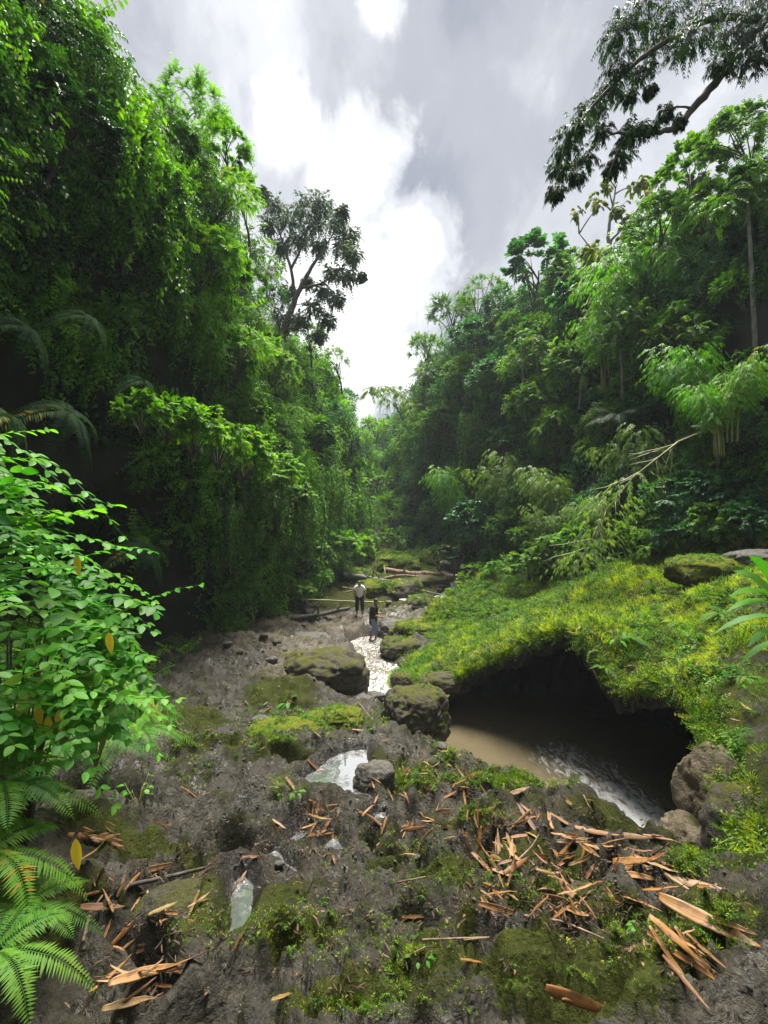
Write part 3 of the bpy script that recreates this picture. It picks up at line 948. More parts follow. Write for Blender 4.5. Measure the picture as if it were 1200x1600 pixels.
class Leaves:
    """collects single leaves, writes them as one mesh"""
    def __init__(self):
        self.V, self.F4, self.F3, self.T, self.n = [], [], [], [], 0

    def add(self, P, D, U, Ln, W, tint, shape='ov', fold=0.25, curl=0.25):
        P = np.atleast_2d(P); D = nrm(np.atleast_2d(D)); U = np.atleast_2d(U)
        n = max(len(P), len(D), len(U))
        P, D, U = (np.broadcast_to(a, (n, 3)) for a in (P, D, U))
        S = nrm(np.cross(D, U)); U = np.cross(S, D)
        Ln = np.broadcast_to(np.asarray(Ln, float), (n,))[:, None]; W = np.broadcast_to(np.asarray(W, float), (n,))[:, None] * 0.5
        if shape == 'ov':
            prof = [(0, 0, 0), (.3, 1, 1), (.7, .82, 1), (1, 0, 0), (.7, -.82, 1), (.3, -1, 1)]; f4 = [(0, 1, 2, 3), (0, 3, 4, 5)]
        elif shape == 'lan':
            prof = [(0, 0, 0), (.33, 1, 1), (1, 0, 0), (.33, -1, 1)]; f4 = [(0, 1, 2, 3)]
        elif shape == 'cup':      # near leaf with midrib
            prof = [(0, 0, 0), (.12, .55, 1), (.35, 1, 1), (.6, .95, 1), (.85, .5, 1), (1, 0, 0), (.85, -.5, 1), (.6, -.95, 1), (.35, -1, 1), (.12, -.55, 1), (.35, 0, 0), (.6, 0, 0), (.85, 0, 0), (.12, 0, 0)]
            f4 = [(0, 1, 2, 10)[:4], (10, 2, 3, 11), (11, 3, 4, 12), (0, 10, 8, 9), (10, 11, 7, 8), (11, 12, 6, 7), (12, 4, 5, 6)]
        elif shape == 'blade':    # long strap leaf
            prof = [(0, .5, 0), (.25, .9, 0), (.5, 1, 0), (.75, .75, 0), (1, 0.05, 0), (1, -.05, 0), (.75, -.75, 0), (.5, -1, 0), (.25, -.9, 0), (0, -.5, 0)]
            f4 = [(0, 1, 8, 9), (1, 2, 7, 8), (2, 3, 6, 7), (3, 4, 5, 6)]
        m = len(prof)
        A = np.array(prof, float)
        a = A[:, 0][None, :, None]; w = A[:, 1][None, :, None]; fo = (np.abs(A[:, 1]) * A[:, 2])[None, :, None]
        V = P[:, None] + D[:, None] * (Ln[:, None] * a) + S[:, None] * (W[:, None] * w) + U[:, None] * (W[:, None] * fo * fold * 2)
        V[:, :, 2] -= (curl * Ln * (A[:, 0] ** 2)[None, :] * 1.0)
        self.V.append(V.reshape(-1, 3))
        self.F4.append((np.array(f4)[None] + (np.arange(n) * m)[:, None, None] + self.n).reshape(-1, 4))
        self.T.append(np.repeat(np.broadcast_to(tint, (n,)), m))
        self.n += n * m

    def stem(self, path, r, tint=0.02, sides=3):
        V, F = tube(path, r, sides, cap=False)
        self.V.append(V); self.F4.append(F[0] + self.n); self.T.append(np.full(len(V), tint)); self.n += len(V)

    def sprays(self, S, D, Ls, droop, pairs, lL, lW, ang=60, shape='ov', hang=0.15, tint=(0.2, 0.8), prof='even', stem=0.004, jit=0.25, both=True, curl=0.25, up=(0, 0, 1), fold=.25, t0=0.08):
        S = np.atleast_2d(S); D = nrm(np.atleast_2d(D)); k = max(len(S), len(D))
        S = np.broadcast_to(S, (k, 3)); D = np.broadcast_to(D, (k, 3))
        Ls = np.broadcast_to(Ls, (k,)); droop = np.broadcast_to(droop, (k,))
        base_t = rng.uniform(tint[0], tint[1], k)
        t = np.linspace(t0, 1.0, pairs)
        P = S[:, None] + D[:, None] * (Ls[:, None] * t)[..., None]
        P[:, :, 2] -= (droop * Ls)[:, None] * t ** 2
        T = np.repeat(D[:, None], pairs, 1).copy()
        T[:, :, 2] -= 2 * droop[:, None] * t
        T = nrm(T)
        upv = np.array(up, float)
        side = nrm(np.cross(T, np.broadcast_to(upv, T.shape)) + 1e-4)
        un = nrm(np.cross(side, T))
        pf = {'even': 1 - 0.35 * t, 'fern': np.sin(np.clip(t * 0.9 + 0.12, 0, 1) * np.pi) ** 0.7, 'tip': 0.6 + 0.4 * t}[prof]
        ca, sa = math.cos(math.radians(ang)), math.sin(math.radians(ang))
        for sg in (1, -1) if both else (1,):
            ld = T * ca + side * sa * sg
            ld = ld + rng.normal(0, jit * 0.5, ld.shape); ld[:, :, 2] -= hang
            nu = un + rng.normal(0, jit, un.shape)
            n = k * pairs
            self.add(P.reshape(n, 3), ld.reshape(n, 3), nu.reshape(n, 3), (lL * pf[None] * rng.uniform(.75, 1.15, (k, pairs))).ravel(), (lW * pf[None] ** .5 * rng.uniform(.8, 1.15, (k, pairs))).ravel(),
                     np.clip((base_t[:, None] + rng.normal(0, .1, (k, pairs))).ravel(), 0, .97 if tint[1] < .98 else 1), shape, fold=fold, curl=curl)
        if stem:
            for i in range(k):
                tt = np.linspace(0, 1, 5)
                pp = S[i] + D[i] * (Ls[i] * tt)[:, None]; pp[:, 2] -= droop[i] * Ls[i] * tt ** 2
                self.stem(pp, stem * (1.1 - tt * .8), base_t[i] * 0.4)

    def mesh(self, name, mat):
        V = np.concatenate(self.V); F = np.concatenate(self.F4)
        return mesh_from(name, V, F, mat, smooth=False, attrs={'tint': np.concatenate(self.T)})


def sph(n, zmin=-0.2, zmax=1.0):
    z = rng.uniform(zmin, zmax, n); a = rng.uniform(0, 2 * np.pi, n)
    r = np.sqrt(1 - z * z)
    return np.stack([r * np.cos(a), r * np.sin(a), z], 1)


def clump_pinnate(lL=.13, lW=.06, n=26, pairs=7, R=0.9, zmin=-0.1, tint=(.1, .85), shape='ov', mul=None, **kw):
    lf = mul or Leaves()
    d = sph(n, zmin)
    s = d * R * rng.uniform(0.1, 0.45, (n, 1)) * np.array([1, 1, .8])
    dd = d + rng.normal(0, .25, d.shape)
    o = dict(droop=rng.uniform(.15, .6, n), hang=.2, shape=shape, tint=tint)
    o.update(kw)
    lf.sprays(s, dd, rng.uniform(.55, 1.0, n) * R, pairs=pairs, lL=lL, lW=lW, **o)
    return lf


def clump_small(n=60, R=.8, lL=.075, lW=.045, tint=(.1, .8)):
    return clump_pinnate(lL, lW, n, 8, R, -.25, tint, droop=rng.uniform(0, .7, n), jit=.45)


def clump_fern(n=11, R=1.1, pairs=30, pin=.17, tint=(.25, .8), droop=(.5, .9), zmin=.25):
    lf = Leaves()
    a = np.linspace(0, 2 * np.pi, n, endpoint=False) + rng.uniform(-.25, .25, n)
    z = rng.uniform(zmin, .85, n)
    d = np.stack([np.cos(a), np.sin(a), z], 1)
    lf.sprays(np.zeros((n, 3)), d, rng.uniform(.8, 1.1, n) * R, rng.uniform(*droop, n), pairs, pin * R, pin * R * .16, ang=72, shape='lan', hang=.05, tint=tint, prof='fern', stem=.006 * R, jit=.06, curl=.12)
    return lf


def bamboo_fans(lf, path, rad, n, lL=.17, lW=.026, tint=(.3, .9), L=.5):
    """drooping fans of narrow leaves along a culm (path (m,3))"""
    path = np.asarray(path, float)
    t = rng.uniform(.0, 1, n)
    idx = t * (len(path) - 1); i0 = np.minimum(idx.astype(int), len(path) - 2); f = (idx - i0)[:, None]
    P = path[i0] * (1 - f) + path[i0 + 1] * f
    a = rng.uniform(0, 2 * np.pi, n)
    d = np.stack([np.cos(a), np.sin(a), rng.uniform(-.2, .6, n)], 1)
    S = P + nrm(d) * rad * rng.uniform(0, .5, (n, 1))
    Ls = L * rng.uniform(.6, 1.2, n)
    dr = rng.uniform(.35, .9, n)
    bt = rng.uniform(*tint, n)
    # branchlets end in fans: 3 nodes each with a fan of 5 leaves
    for q in (0.45, 0.75, 1.0):
        E = S + nrm(d) * (Ls * q)[:, None]; E[:, 2] -= dr * Ls * q * q
        T = nrm(d).copy(); T[:, 2] -= 2 * dr * q; T = nrm(T)
        side = nrm(np.cross(T, [0, 0, 1.0]))
        for s in (-1.0, -.5, 0, .5, 1.0):
            ld = T + side * s * .8 + rng.normal(0, .12, T.shape); ld[:, 2] -= .25
            lf.add(E, ld, np.cross(side, T) + rng.normal(0, .3, T.shape), lL * rng.uniform(.7, 1.15, n) * (1 - .15 * abs(s)), lW, np.clip(bt + rng.normal(0, .07, n), 0, .97), 'lan', .15, .35)


def clump_bamboo(n=26, R=1.0, tint=(.3, .9), lL=.2):
    lf = Leaves()
    for _ in range(5):
        a = rng.uniform(0, 6.28); e = np.array([math.cos(a), math.sin(a), 0.5]) * R
        t = np.linspace(0, 1, 6)[:, None]
        p = e * t + np.array([0, 0, -.7 * R]) * t ** 2 * .8 + np.array([0, 0, .4 * R]) * t
        lf.stem(p, .008 * (1.1 - t[:, 0]), .9)
        bamboo_fans(lf, p, .2, n // 5 * 2, lL=lL, lW=lL * .13, tint=tint, L=.4 * R)
    return lf


def vine_strand(lf, S, Ld, n, lL=.09, lW=.06, tint=(.1, .7), out=(0, 0, 0)):
    """hanging strands: S (k,3) tops; leaves flat against the curtain"""
    k = len(S)
    for i in range(k):
        m = max(4, int(n * Ld[i]))
        t = np.sort(rng.uniform(0, 1, m))
        ph = rng.uniform(0, 6, 2)
        P = S[i] + np.stack([.08 * np.sin(t * 5 + ph[0]), .08 * np.cos(t * 4 + ph[1]), -t * Ld[i]], 1) + rng.normal(0, .03, (m, 3))
        a = rng.uniform(0, 6.28, m)
        D = np.stack([np.cos(a), np.sin(a), rng.uniform(-1.6, -.2, m)], 1)
        U = np.stack([np.cos(a), np.sin(a), rng.uniform(.3, 1.2, m)], 1)
        lf.add(P, D, U, lL * rng.uniform(.6, 1.2, m), lW * rng.uniform(.7, 1.2, m), np.clip(rng.uniform(*tint) + rng.normal(0, .12, m), 0, .97), 'ov', .3, .15)


def clump_vine(n=22, W=.9, H=2.0, tint=(.1, .7), lL=.1, lW=.07):
    lf = Leaves()
    S = np.stack([rng.uniform(-W, W, n), rng.uniform(-W, W, n) * .6, rng.uniform(-.2, .35, n)], 1)
    vine_strand(lf, S, rng.uniform(.4, 1, n) * H, 26, lL, lW, tint)
    return lf


def palm_fronds(n=12, R=2.4, tint=(.2, .6), lL=.55, dr=(.35, .8), zr=(.0, 1.0), pairs=34):
    lf = Leaves()
    a = np.linspace(0, 2 * np.pi, n, endpoint=False) + rng.uniform(-.3, .3, n)
    d = np.stack([np.cos(a), np.sin(a), rng.uniform(*zr, n)], 1)
    lf.sprays(np.zeros((n, 3)), d, rng.uniform(.8, 1.1, n) * R, rng.uniform(*dr, n), pairs, lL, .035 * R / 2.4 + .015, ang=50, shape='lan', hang=.45, tint=tint, prof='fern', stem=.022, jit=.12, curl=.25)
    return lf


# ---- leaf materials
GREENS = [(0.02, 0.07, 0.010), (0.07, 0.19, 0.014), (0.18, 0.36, 0.025)]
BRIGHT = [(0.03, 0.12, 0.008), (0.10, 0.28, 0.012), (0.25, 0.46, 0.02)]
TEAL = [(0.015, 0.06, 0.026), (0.04, 0.14, 0.055), (0.09, 0.26, 0.10)]
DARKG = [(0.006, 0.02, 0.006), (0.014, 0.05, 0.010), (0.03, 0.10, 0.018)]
OLIVE = [(0.05, 0.085, 0.015), (0.13, 0.19, 0.03), (0.26, 0.30, 0.07)]
MAT['leaf_left'] = leaf_mat('leaves_left_slope', GREENS, patch=BRIGHT, patch_scale=.28, patch_at=(.46, .58))
MAT['leaf_right'] = leaf_mat('leaves_right_slope', GREENS, patch=TEAL, patch_scale=.16, patch_at=(.42, .58))
MAT['leaf_bright'] = leaf_mat('bright_leaves', BRIGHT, trans=.45)  # yellow-green leaves; on the left cliff sunlight is put into this colour
MAT['leaf_green'] = leaf_mat('green_leaves', GREENS)
MAT['leaf_teal'] = leaf_mat('blue_green_leaves', TEAL, rough=.35)
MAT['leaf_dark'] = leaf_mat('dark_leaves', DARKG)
MAT['leaf_airy'] = leaf_mat('airy_tree_leaves', [(0.02, 0.055, 0.02), (0.04, 0.10, 0.035), (0.08, 0.17, 0.05)], trans=.2, spec=.25)
MAT['leaf_bough'] = leaf_mat('bough_leaves', [(0.010, 0.035, 0.010), (0.022, 0.07, 0.014), (0.06, 0.15, 0.02)], trans=.25, spec=.2)
MAT['leaf_olive'] = leaf_mat('olive_leaves', OLIVE)
MAT['bamboo'] = leaf_mat('bamboo_leaves', [(0.05, 0.15, 0.01), (0.10, 0.28, 0.018), (0.20, 0.42, 0.04)], trans=.4)
MAT['bamboo_pale'] = leaf_mat('pale_bamboo_leaves', [(0.05, 0.11, 0.025), (0.13, 0.23, 0.05), (0.28, 0.36, 0.11)], trans=.35)
MAT['fern'] = leaf_mat('fern_leaves', [(0.02, 0.07, 0.01), (0.05, 0.16, 0.016), (0.13, 0.27, 0.03)], trans=.4, spec=.2, rough=.6)
MAT['fern_painted_shade'] = leaf_mat('painted_shade_fern_leaves', [(0.018, 0.05, 0.02), (0.04, 0.09, 0.034), (0.07, 0.14, 0.055)], trans=.3, spec=.1, rough=.7)  # fern green darkened, the shade of the hollow painted in
MAT['palm'] = leaf_mat('palm_leaves', [(0.05, 0.08, 0.04), (0.10, 0.15, 0.07), (0.18, 0.24, 0.12)], trans=.25)
MAT['grass'] = leaf_mat('grass_blades', [(0.14, 0.19, 0.01), (0.33, 0.42, 0.015), (0.50, 0.55, 0.04)], trans=.35, patch=[(0.05, 0.16, 0.01), (0.10, 0.30, 0.015), (0.2, 0.42, 0.03)], patch_scale=.45, patch_at=(.55, .65), spec=.3)
MAT['moss_grass'] = leaf_mat('short_green_grass', [(0.035, 0.07, 0.008), (0.08, 0.17, 0.012), (0.17, 0.29, 0.025)], trans=.35, spec=.3)
MAT['moss_dull'] = leaf_mat('dull_moss', [(0.03, 0.045, 0.008), (0.06, 0.10, 0.012), (0.12, 0.18, 0.02)], trans=.2, spec=.1)
MAT['straw'] = leaf_mat('dead_grass', [(0.10, 0.07, 0.03), (0.22, 0.16, 0.07), (0.36, 0.28, 0.13)], trans=.2)
MAT['bark'] = bark_mat('brown_bark', (0.03, 0.024, 0.018), (0.10, 0.085, 0.065))
MAT['pale_bark'] = bark_mat('pale_bark', (0.10, 0.095, 0.08), (0.26, 0.25, 0.21))
MAT['culm'] = bark_mat('bamboo_culm', (0.16, 0.17, 0.05), (0.36, 0.34, 0.13), 3.0, .5)
MAT['driftwood'] = bark_mat('driftwood', (0.10, 0.065, 0.04), (0.30, 0.20, 0.125), 7.0, .8)
MAT['grey_log'] = bark_mat('weathered_log', (0.09, 0.08, 0.065), (0.25, 0.225, 0.19), 7.0, .8)
MAT['dark_log'] = bark_mat('wet_dark_log', (0.03, 0.024, 0.02), (0.09, 0.075, 0.055), 7.0, .7)

# ------------------------------------------------------------------ scatter: one stuff object, instanced leaf clumps
def scatter(name, label, P, E, Sc, Ix, sources):
    """P points, E euler (n,3), Sc scale, Ix which source; sources: list of meshes"""
    cl = bpy.data.collections.new(name + '_pieces')
    for i, me in enumerate(sources):
        o = bpy.data.objects.new('%s_piece_%02d' % (name, i), me)
        cl.objects.link(o)
    me = bpy.data.meshes.new(name)
    n = len(P)
    me.vertices.add(n)
    me.vertices.foreach_set('co', np.asarray(P, np.float32).ravel())
    a = me.attributes.new('rot', 'FLOAT_VECTOR', 'POINT'); a.data.foreach_set('vector', np.asarray(E, np.float32).ravel())
    a = me.attributes.new('scl', 'FLOAT', 'POINT'); a.data.foreach_set('value', np.asarray(Sc, np.float32))
    a = me.attributes.new('idx', 'INT', 'POINT'); a.data.foreach_set('value', np.asarray(Ix, np.int32))
    me.update()
    o = link(name, me)
    tag(o, label, kind='stuff')
    ng = bpy.data.node_groups.new(name + '_nodes', 'GeometryNodeTree')
    ng.interface.new_socket('Geometry', in_out='INPUT', socket_type='NodeSocketGeometry')
    ng.interface.new_socket('Geometry', in_out='OUTPUT', socket_type='NodeSocketGeometry')
    gi = ng.nodes.new('NodeGroupInput'); go = ng.nodes.new('NodeGroupOutput')
    iop = ng.nodes.new('GeometryNodeInstanceOnPoints')
    ci = ng.nodes.new('GeometryNodeCollectionInfo')
    ci.inputs['Collection'].default_value = cl
    ci.inputs['Separate Children'].default_value = True
    ci.inputs['Reset Children'].default_value = True
    iop.inputs['Pick Instance'].default_value = True
    def na(nm, t):
        x = ng.nodes.new('GeometryNodeInputNamedAttribute'); x.data_type = t; x.inputs[0].default_value = nm
        return [s for s in x.outputs if s.enabled and s.name == 'Attribute'][0]
    e2r = ng.nodes.new('FunctionNodeEulerToRotation')
    ng.links.new(na('rot', 'FLOAT_VECTOR'), e2r.inputs[0])
    ng.links.new(gi.outputs[0], iop.inputs['Points'])
    ng.links.new(ci.outputs[0], iop.inputs['Instance'])
    ng.links.new(na('idx', 'INT'), iop.inputs['Instance Index'])
    ng.links.new(e2r.outputs[0], iop.inputs['Rotation'])
    ng.links.new(na('scl', 'FLOAT'), iop.inputs['Scale'])
    ng.links.new(iop.outputs[0], go.inputs[0])
    md = o.modifiers.new('scatter', 'NODES')
    md.node_group = ng
    return o


def eulers(Z, spin):
    """euler angles that turn +Z to each direction Z after a spin about it"""
    Z = nrm(Z)
    out = np.empty((len(Z), 3))
    # R = Rz(phi) Ry(theta) Rz(spin)  -> XYZ euler
    th = np.arccos(np.clip(Z[:, 2], -1, 1)); ph = np.arctan2(Z[:, 1], Z[:, 0])
    c, s = np.cos, np.sin
    cp, sp, ct, st, cs, ss = c(ph), s(ph), c(th), s(th), c(spin), s(spin)
    m00 = cp * ct * cs - sp * ss; m10 = sp * ct * cs + cp * ss; m20 = -st * cs
    m21 = st * ss; m22 = ct
    out[:, 1] = np.arcsin(np.clip(-m20, -1, 1))
    out[:, 0] = np.arctan2(m21, m22)
    out[:, 2] = np.arctan2(m10, m00)
    return out


def surf_points(V, nr, nc, dens, lo=0, hi=1.0, ymax=90, ymin=-5):
    """random points + normals on a wall grid; dens(P) = points per m2 (vectorised)"""
    G = V.reshape(nr, nc, 3)
    a = G[:-1, :-1]; b = G[:-1, 1:]; c = G[1:, :-1]
    nn = np.cross(b - a, c - a)
    A = np.linalg.norm(nn, axis=-1)
    C = (a + G[1:, 1:]) / 2
    lam = dens(C.reshape(-1, 3)).reshape(A.shape) * A
    cnt = rng.poisson(lam)
    r, q = np.nonzero(cnt)
    rep = cnt[r, q]
    r = np.repeat(r, rep); q = np.repeat(q, rep)
    u, v = rng.uniform(0, 1, (2, len(r)))
    P = a[r, q] + (b[r, q] - a[r, q]) * u[:, None] + (c[r, q] - a[r, q]) * v[:, None]
    return P, nrm(nn[r, q])


def bvh_of(V, F):
    return BVHTree.FromPolygons([tuple(v) for v in V], [tuple(int(i) for i in f) for f in F])


BVH = {s: bvh_of(WALLS[s][0], grid_faces(WALLS[s][1], WALLS[s][2])) for s in (1, 2)}


def wall_hit(px, py):
    x, z = pix_dir(px, py)
    d = Vector((x, 1, z)).normalized()
    best = None
    for s in (1, 2):
        h = BVH[s].ray_cast(Vector((0, 0, 0)), d)
        if h[0] is not None and (best is None or h[3] < best[1]):
            best = (h[0], h[3], s)
    return best
# ------------------------------------------------------------------ undergrowth over both slopes
def wall_normals(P, Nn, side):
    Nn = Nn.copy()
    flip = Nn[:, 0] * (1 if side == 1 else -1) < 0
    Nn[flip] *= -1
    return Nn


def project_px(P):
    """photo pixel of world points"""
    c, s = math.cos(PITCH), math.sin(PITCH)
    y = P[:, 1] * c + P[:, 2] * s
    z = -P[:, 1] * s + P[:, 2] * c
    y = np.maximum(y, 1e-3)
    return 600 + FPX * P[:, 0] / y, 800 - FPX * z / y


def ell(P, c, r):
    return np.sqrt((((P - np.array(c)) / np.array(r)) ** 2).sum(1))


def build_undergrowth():
    # left: leafy vines and pinnate bushes; the hollow behind the near bush stays almost bare
    V, nr, nc = WALLS[1]
    hollow = [((-7.6, 8.5, 0.8), (2.2, 5.2, 3.9)), ((-6.3, 13.5, -2.2), (1.6, 3.0, 1.8)), ((-5.4, 18.5, -3.2), (1.2, 2.0, 1.2)), ((-5.8, 12.5, 4.6), (1.0, 2.2, 1.0))]
    def dens(C):
        d = 2.6 * np.clip(14 / np.maximum(C[:, 1], 6), .55, 1.6)
        d = d * (C[:, 2] < 16) * (C[:, 0] > -11) * (C[:, 1] > -2)
        for c, r in hollow:
            d = d * sstep(0.75, 1.15, ell(C, c, r))
        return d
    P, Nn = surf_points(V, nr, nc, dens)
    Nn = wall_normals(P, Nn, 1)
    src = [clump_pinnate(.13, .055, 30, 8, .85).mesh('vine_leaves', MAT['leaf_left']),
           clump_pinnate(.17, .085, 22, 6, .9).mesh('vine_leaves', MAT['leaf_left']),
           clump_small().mesh('small_leaves', MAT['leaf_left']),
           clump_vine(20, .8, 1.9, lL=.1, lW=.065).mesh('hanging_vine', MAT['leaf_left']),
           clump_pinnate(.10, .035, 40, 11, .9, shape='lan').mesh('feather_leaves', MAT['leaf_bright']),
           clump_small(50, .8, .09, .05).mesh('small_leaves', MAT['leaf_dark'])]
    n = len(P)
    ix = rng.choice(6, n, p=[.26, .16, .2, .2, .08, .10])
    Z = Nn * .8 + np.array([0, 0, .45]) + rng.normal(0, .25, (n, 3))
    Z[ix == 3] = [0.05, 0.0, 1]
    Z[ix == 3] += rng.normal(0, .06, ((ix == 3).sum(), 3))
    sc = rng.uniform(.7, 1.35, n) * np.clip(P[:, 1] / 26, .85, 1.5)
    Pp = P + Nn * rng.uniform(-.1, .55, (n, 1))
    scatter('undergrowth', 'dense vines and leafy undergrowth over the left side of the gorge', Pp, eulers(Z, rng.uniform(0, 6.28, n)), sc, ix, src)
    # sparse leaves inside the hollow, its shade put into their darker green
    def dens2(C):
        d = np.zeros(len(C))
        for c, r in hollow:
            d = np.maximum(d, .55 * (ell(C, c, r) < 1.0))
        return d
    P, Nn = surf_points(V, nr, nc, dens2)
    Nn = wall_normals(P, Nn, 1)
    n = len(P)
    src = [clump_small(30, .6, .09, .055).mesh('painted_shade_leaves', MAT['leaf_dark']), clump_pinnate(.16, .1, 12, 5, .6).mesh('painted_shade_leaves', MAT['leaf_dark']), clump_vine(10, .6, 1.4, lL=.09).mesh('painted_shade_vine', MAT['leaf_dark'])]
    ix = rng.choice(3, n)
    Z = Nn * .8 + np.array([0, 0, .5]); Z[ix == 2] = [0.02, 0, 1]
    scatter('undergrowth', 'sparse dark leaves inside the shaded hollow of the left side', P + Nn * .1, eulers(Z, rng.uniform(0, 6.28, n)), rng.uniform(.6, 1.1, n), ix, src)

    V, nr, nc = WALLS[2]
    def dens(C):
        d = 2.1 * np.clip(16 / np.maximum(C[:, 1], 6), .45, 1.4)
        d = d * (C[:, 0] < 19) * (C[:, 1] > -1)
        g = fbm(C * .28, 2, 301)
        return d * (0.25 + 0.75 * sstep(-.45, -.1, g))
    P, Nn = surf_points(V, nr, nc, dens)
    Nn = wall_normals(P, Nn, 2)
    n = len(P)
    src = [clump_pinnate(.14, .065, 28, 7, .85).mesh('slope_leaves', MAT['leaf_right']),
           clump_small().mesh('slope_small_leaves', MAT['leaf_right']),
           clump_pinnate(.2, .10, 20, 5, .9).mesh('slope_broad_leaves', MAT['leaf_right']),
           clump_bamboo(30, .9, lL=.19).mesh('slope_bamboo_leaves', MAT['bamboo']),
           clump_vine(18, .8, 1.7).mesh('slope_vine', MAT['leaf_right']),
           clump_small(50, .8, .09, .05).mesh('slope_dark_leaves', MAT['leaf_dark'])]
    ix = rng.choice(6, n, p=[.30, .25, .16, .14, .09, .06])
    Z = Nn * .7 + np.array([0, 0, .55]) + rng.normal(0, .25, (n, 3))
    Z[ix == 4] = [0, 0, 1]
    sc = rng.uniform(.7, 1.4, n) * np.clip(P[:, 1] / 26, .85, 1.7)
    scatter('undergrowth', 'dense leafy undergrowth over the right side of the gorge', P + Nn * rng.uniform(-.1, .6, (n, 1)), eulers(Z, rng.uniform(0, 6.28, n)), sc, ix, src)


build_undergrowth()


# ------------------------------------------------------------------ grass
def tuft(n=26, h=.16, w=.008, spread=.09, lean=.5, tint=(.1, .9)):
    lf = Leaves()
    a = rng.uniform(0, 6.28, n); r = spread * np.sqrt(rng.uniform(0, 1, n))
    P = np.stack([r * np.cos(a), r * np.sin(a), -0.01 + 0 * a], 1)
    D = np.stack([np.cos(a) * lean * rng.uniform(.2, 1, n), np.sin(a) * lean * rng.uniform(.2, 1, n), np.ones(n)], 1) + rng.normal(0, .15, (n, 3))
    U = np.stack([np.cos(a), np.sin(a), np.full(n, .3)], 1)
    lf.add(P, D, U, h * rng.uniform(.5, 1.2, n), w, rng.uniform(*tint, n), 'blade', 0, .35)
    return lf


def RIM(X):
    return np.ones(len(X), bool)


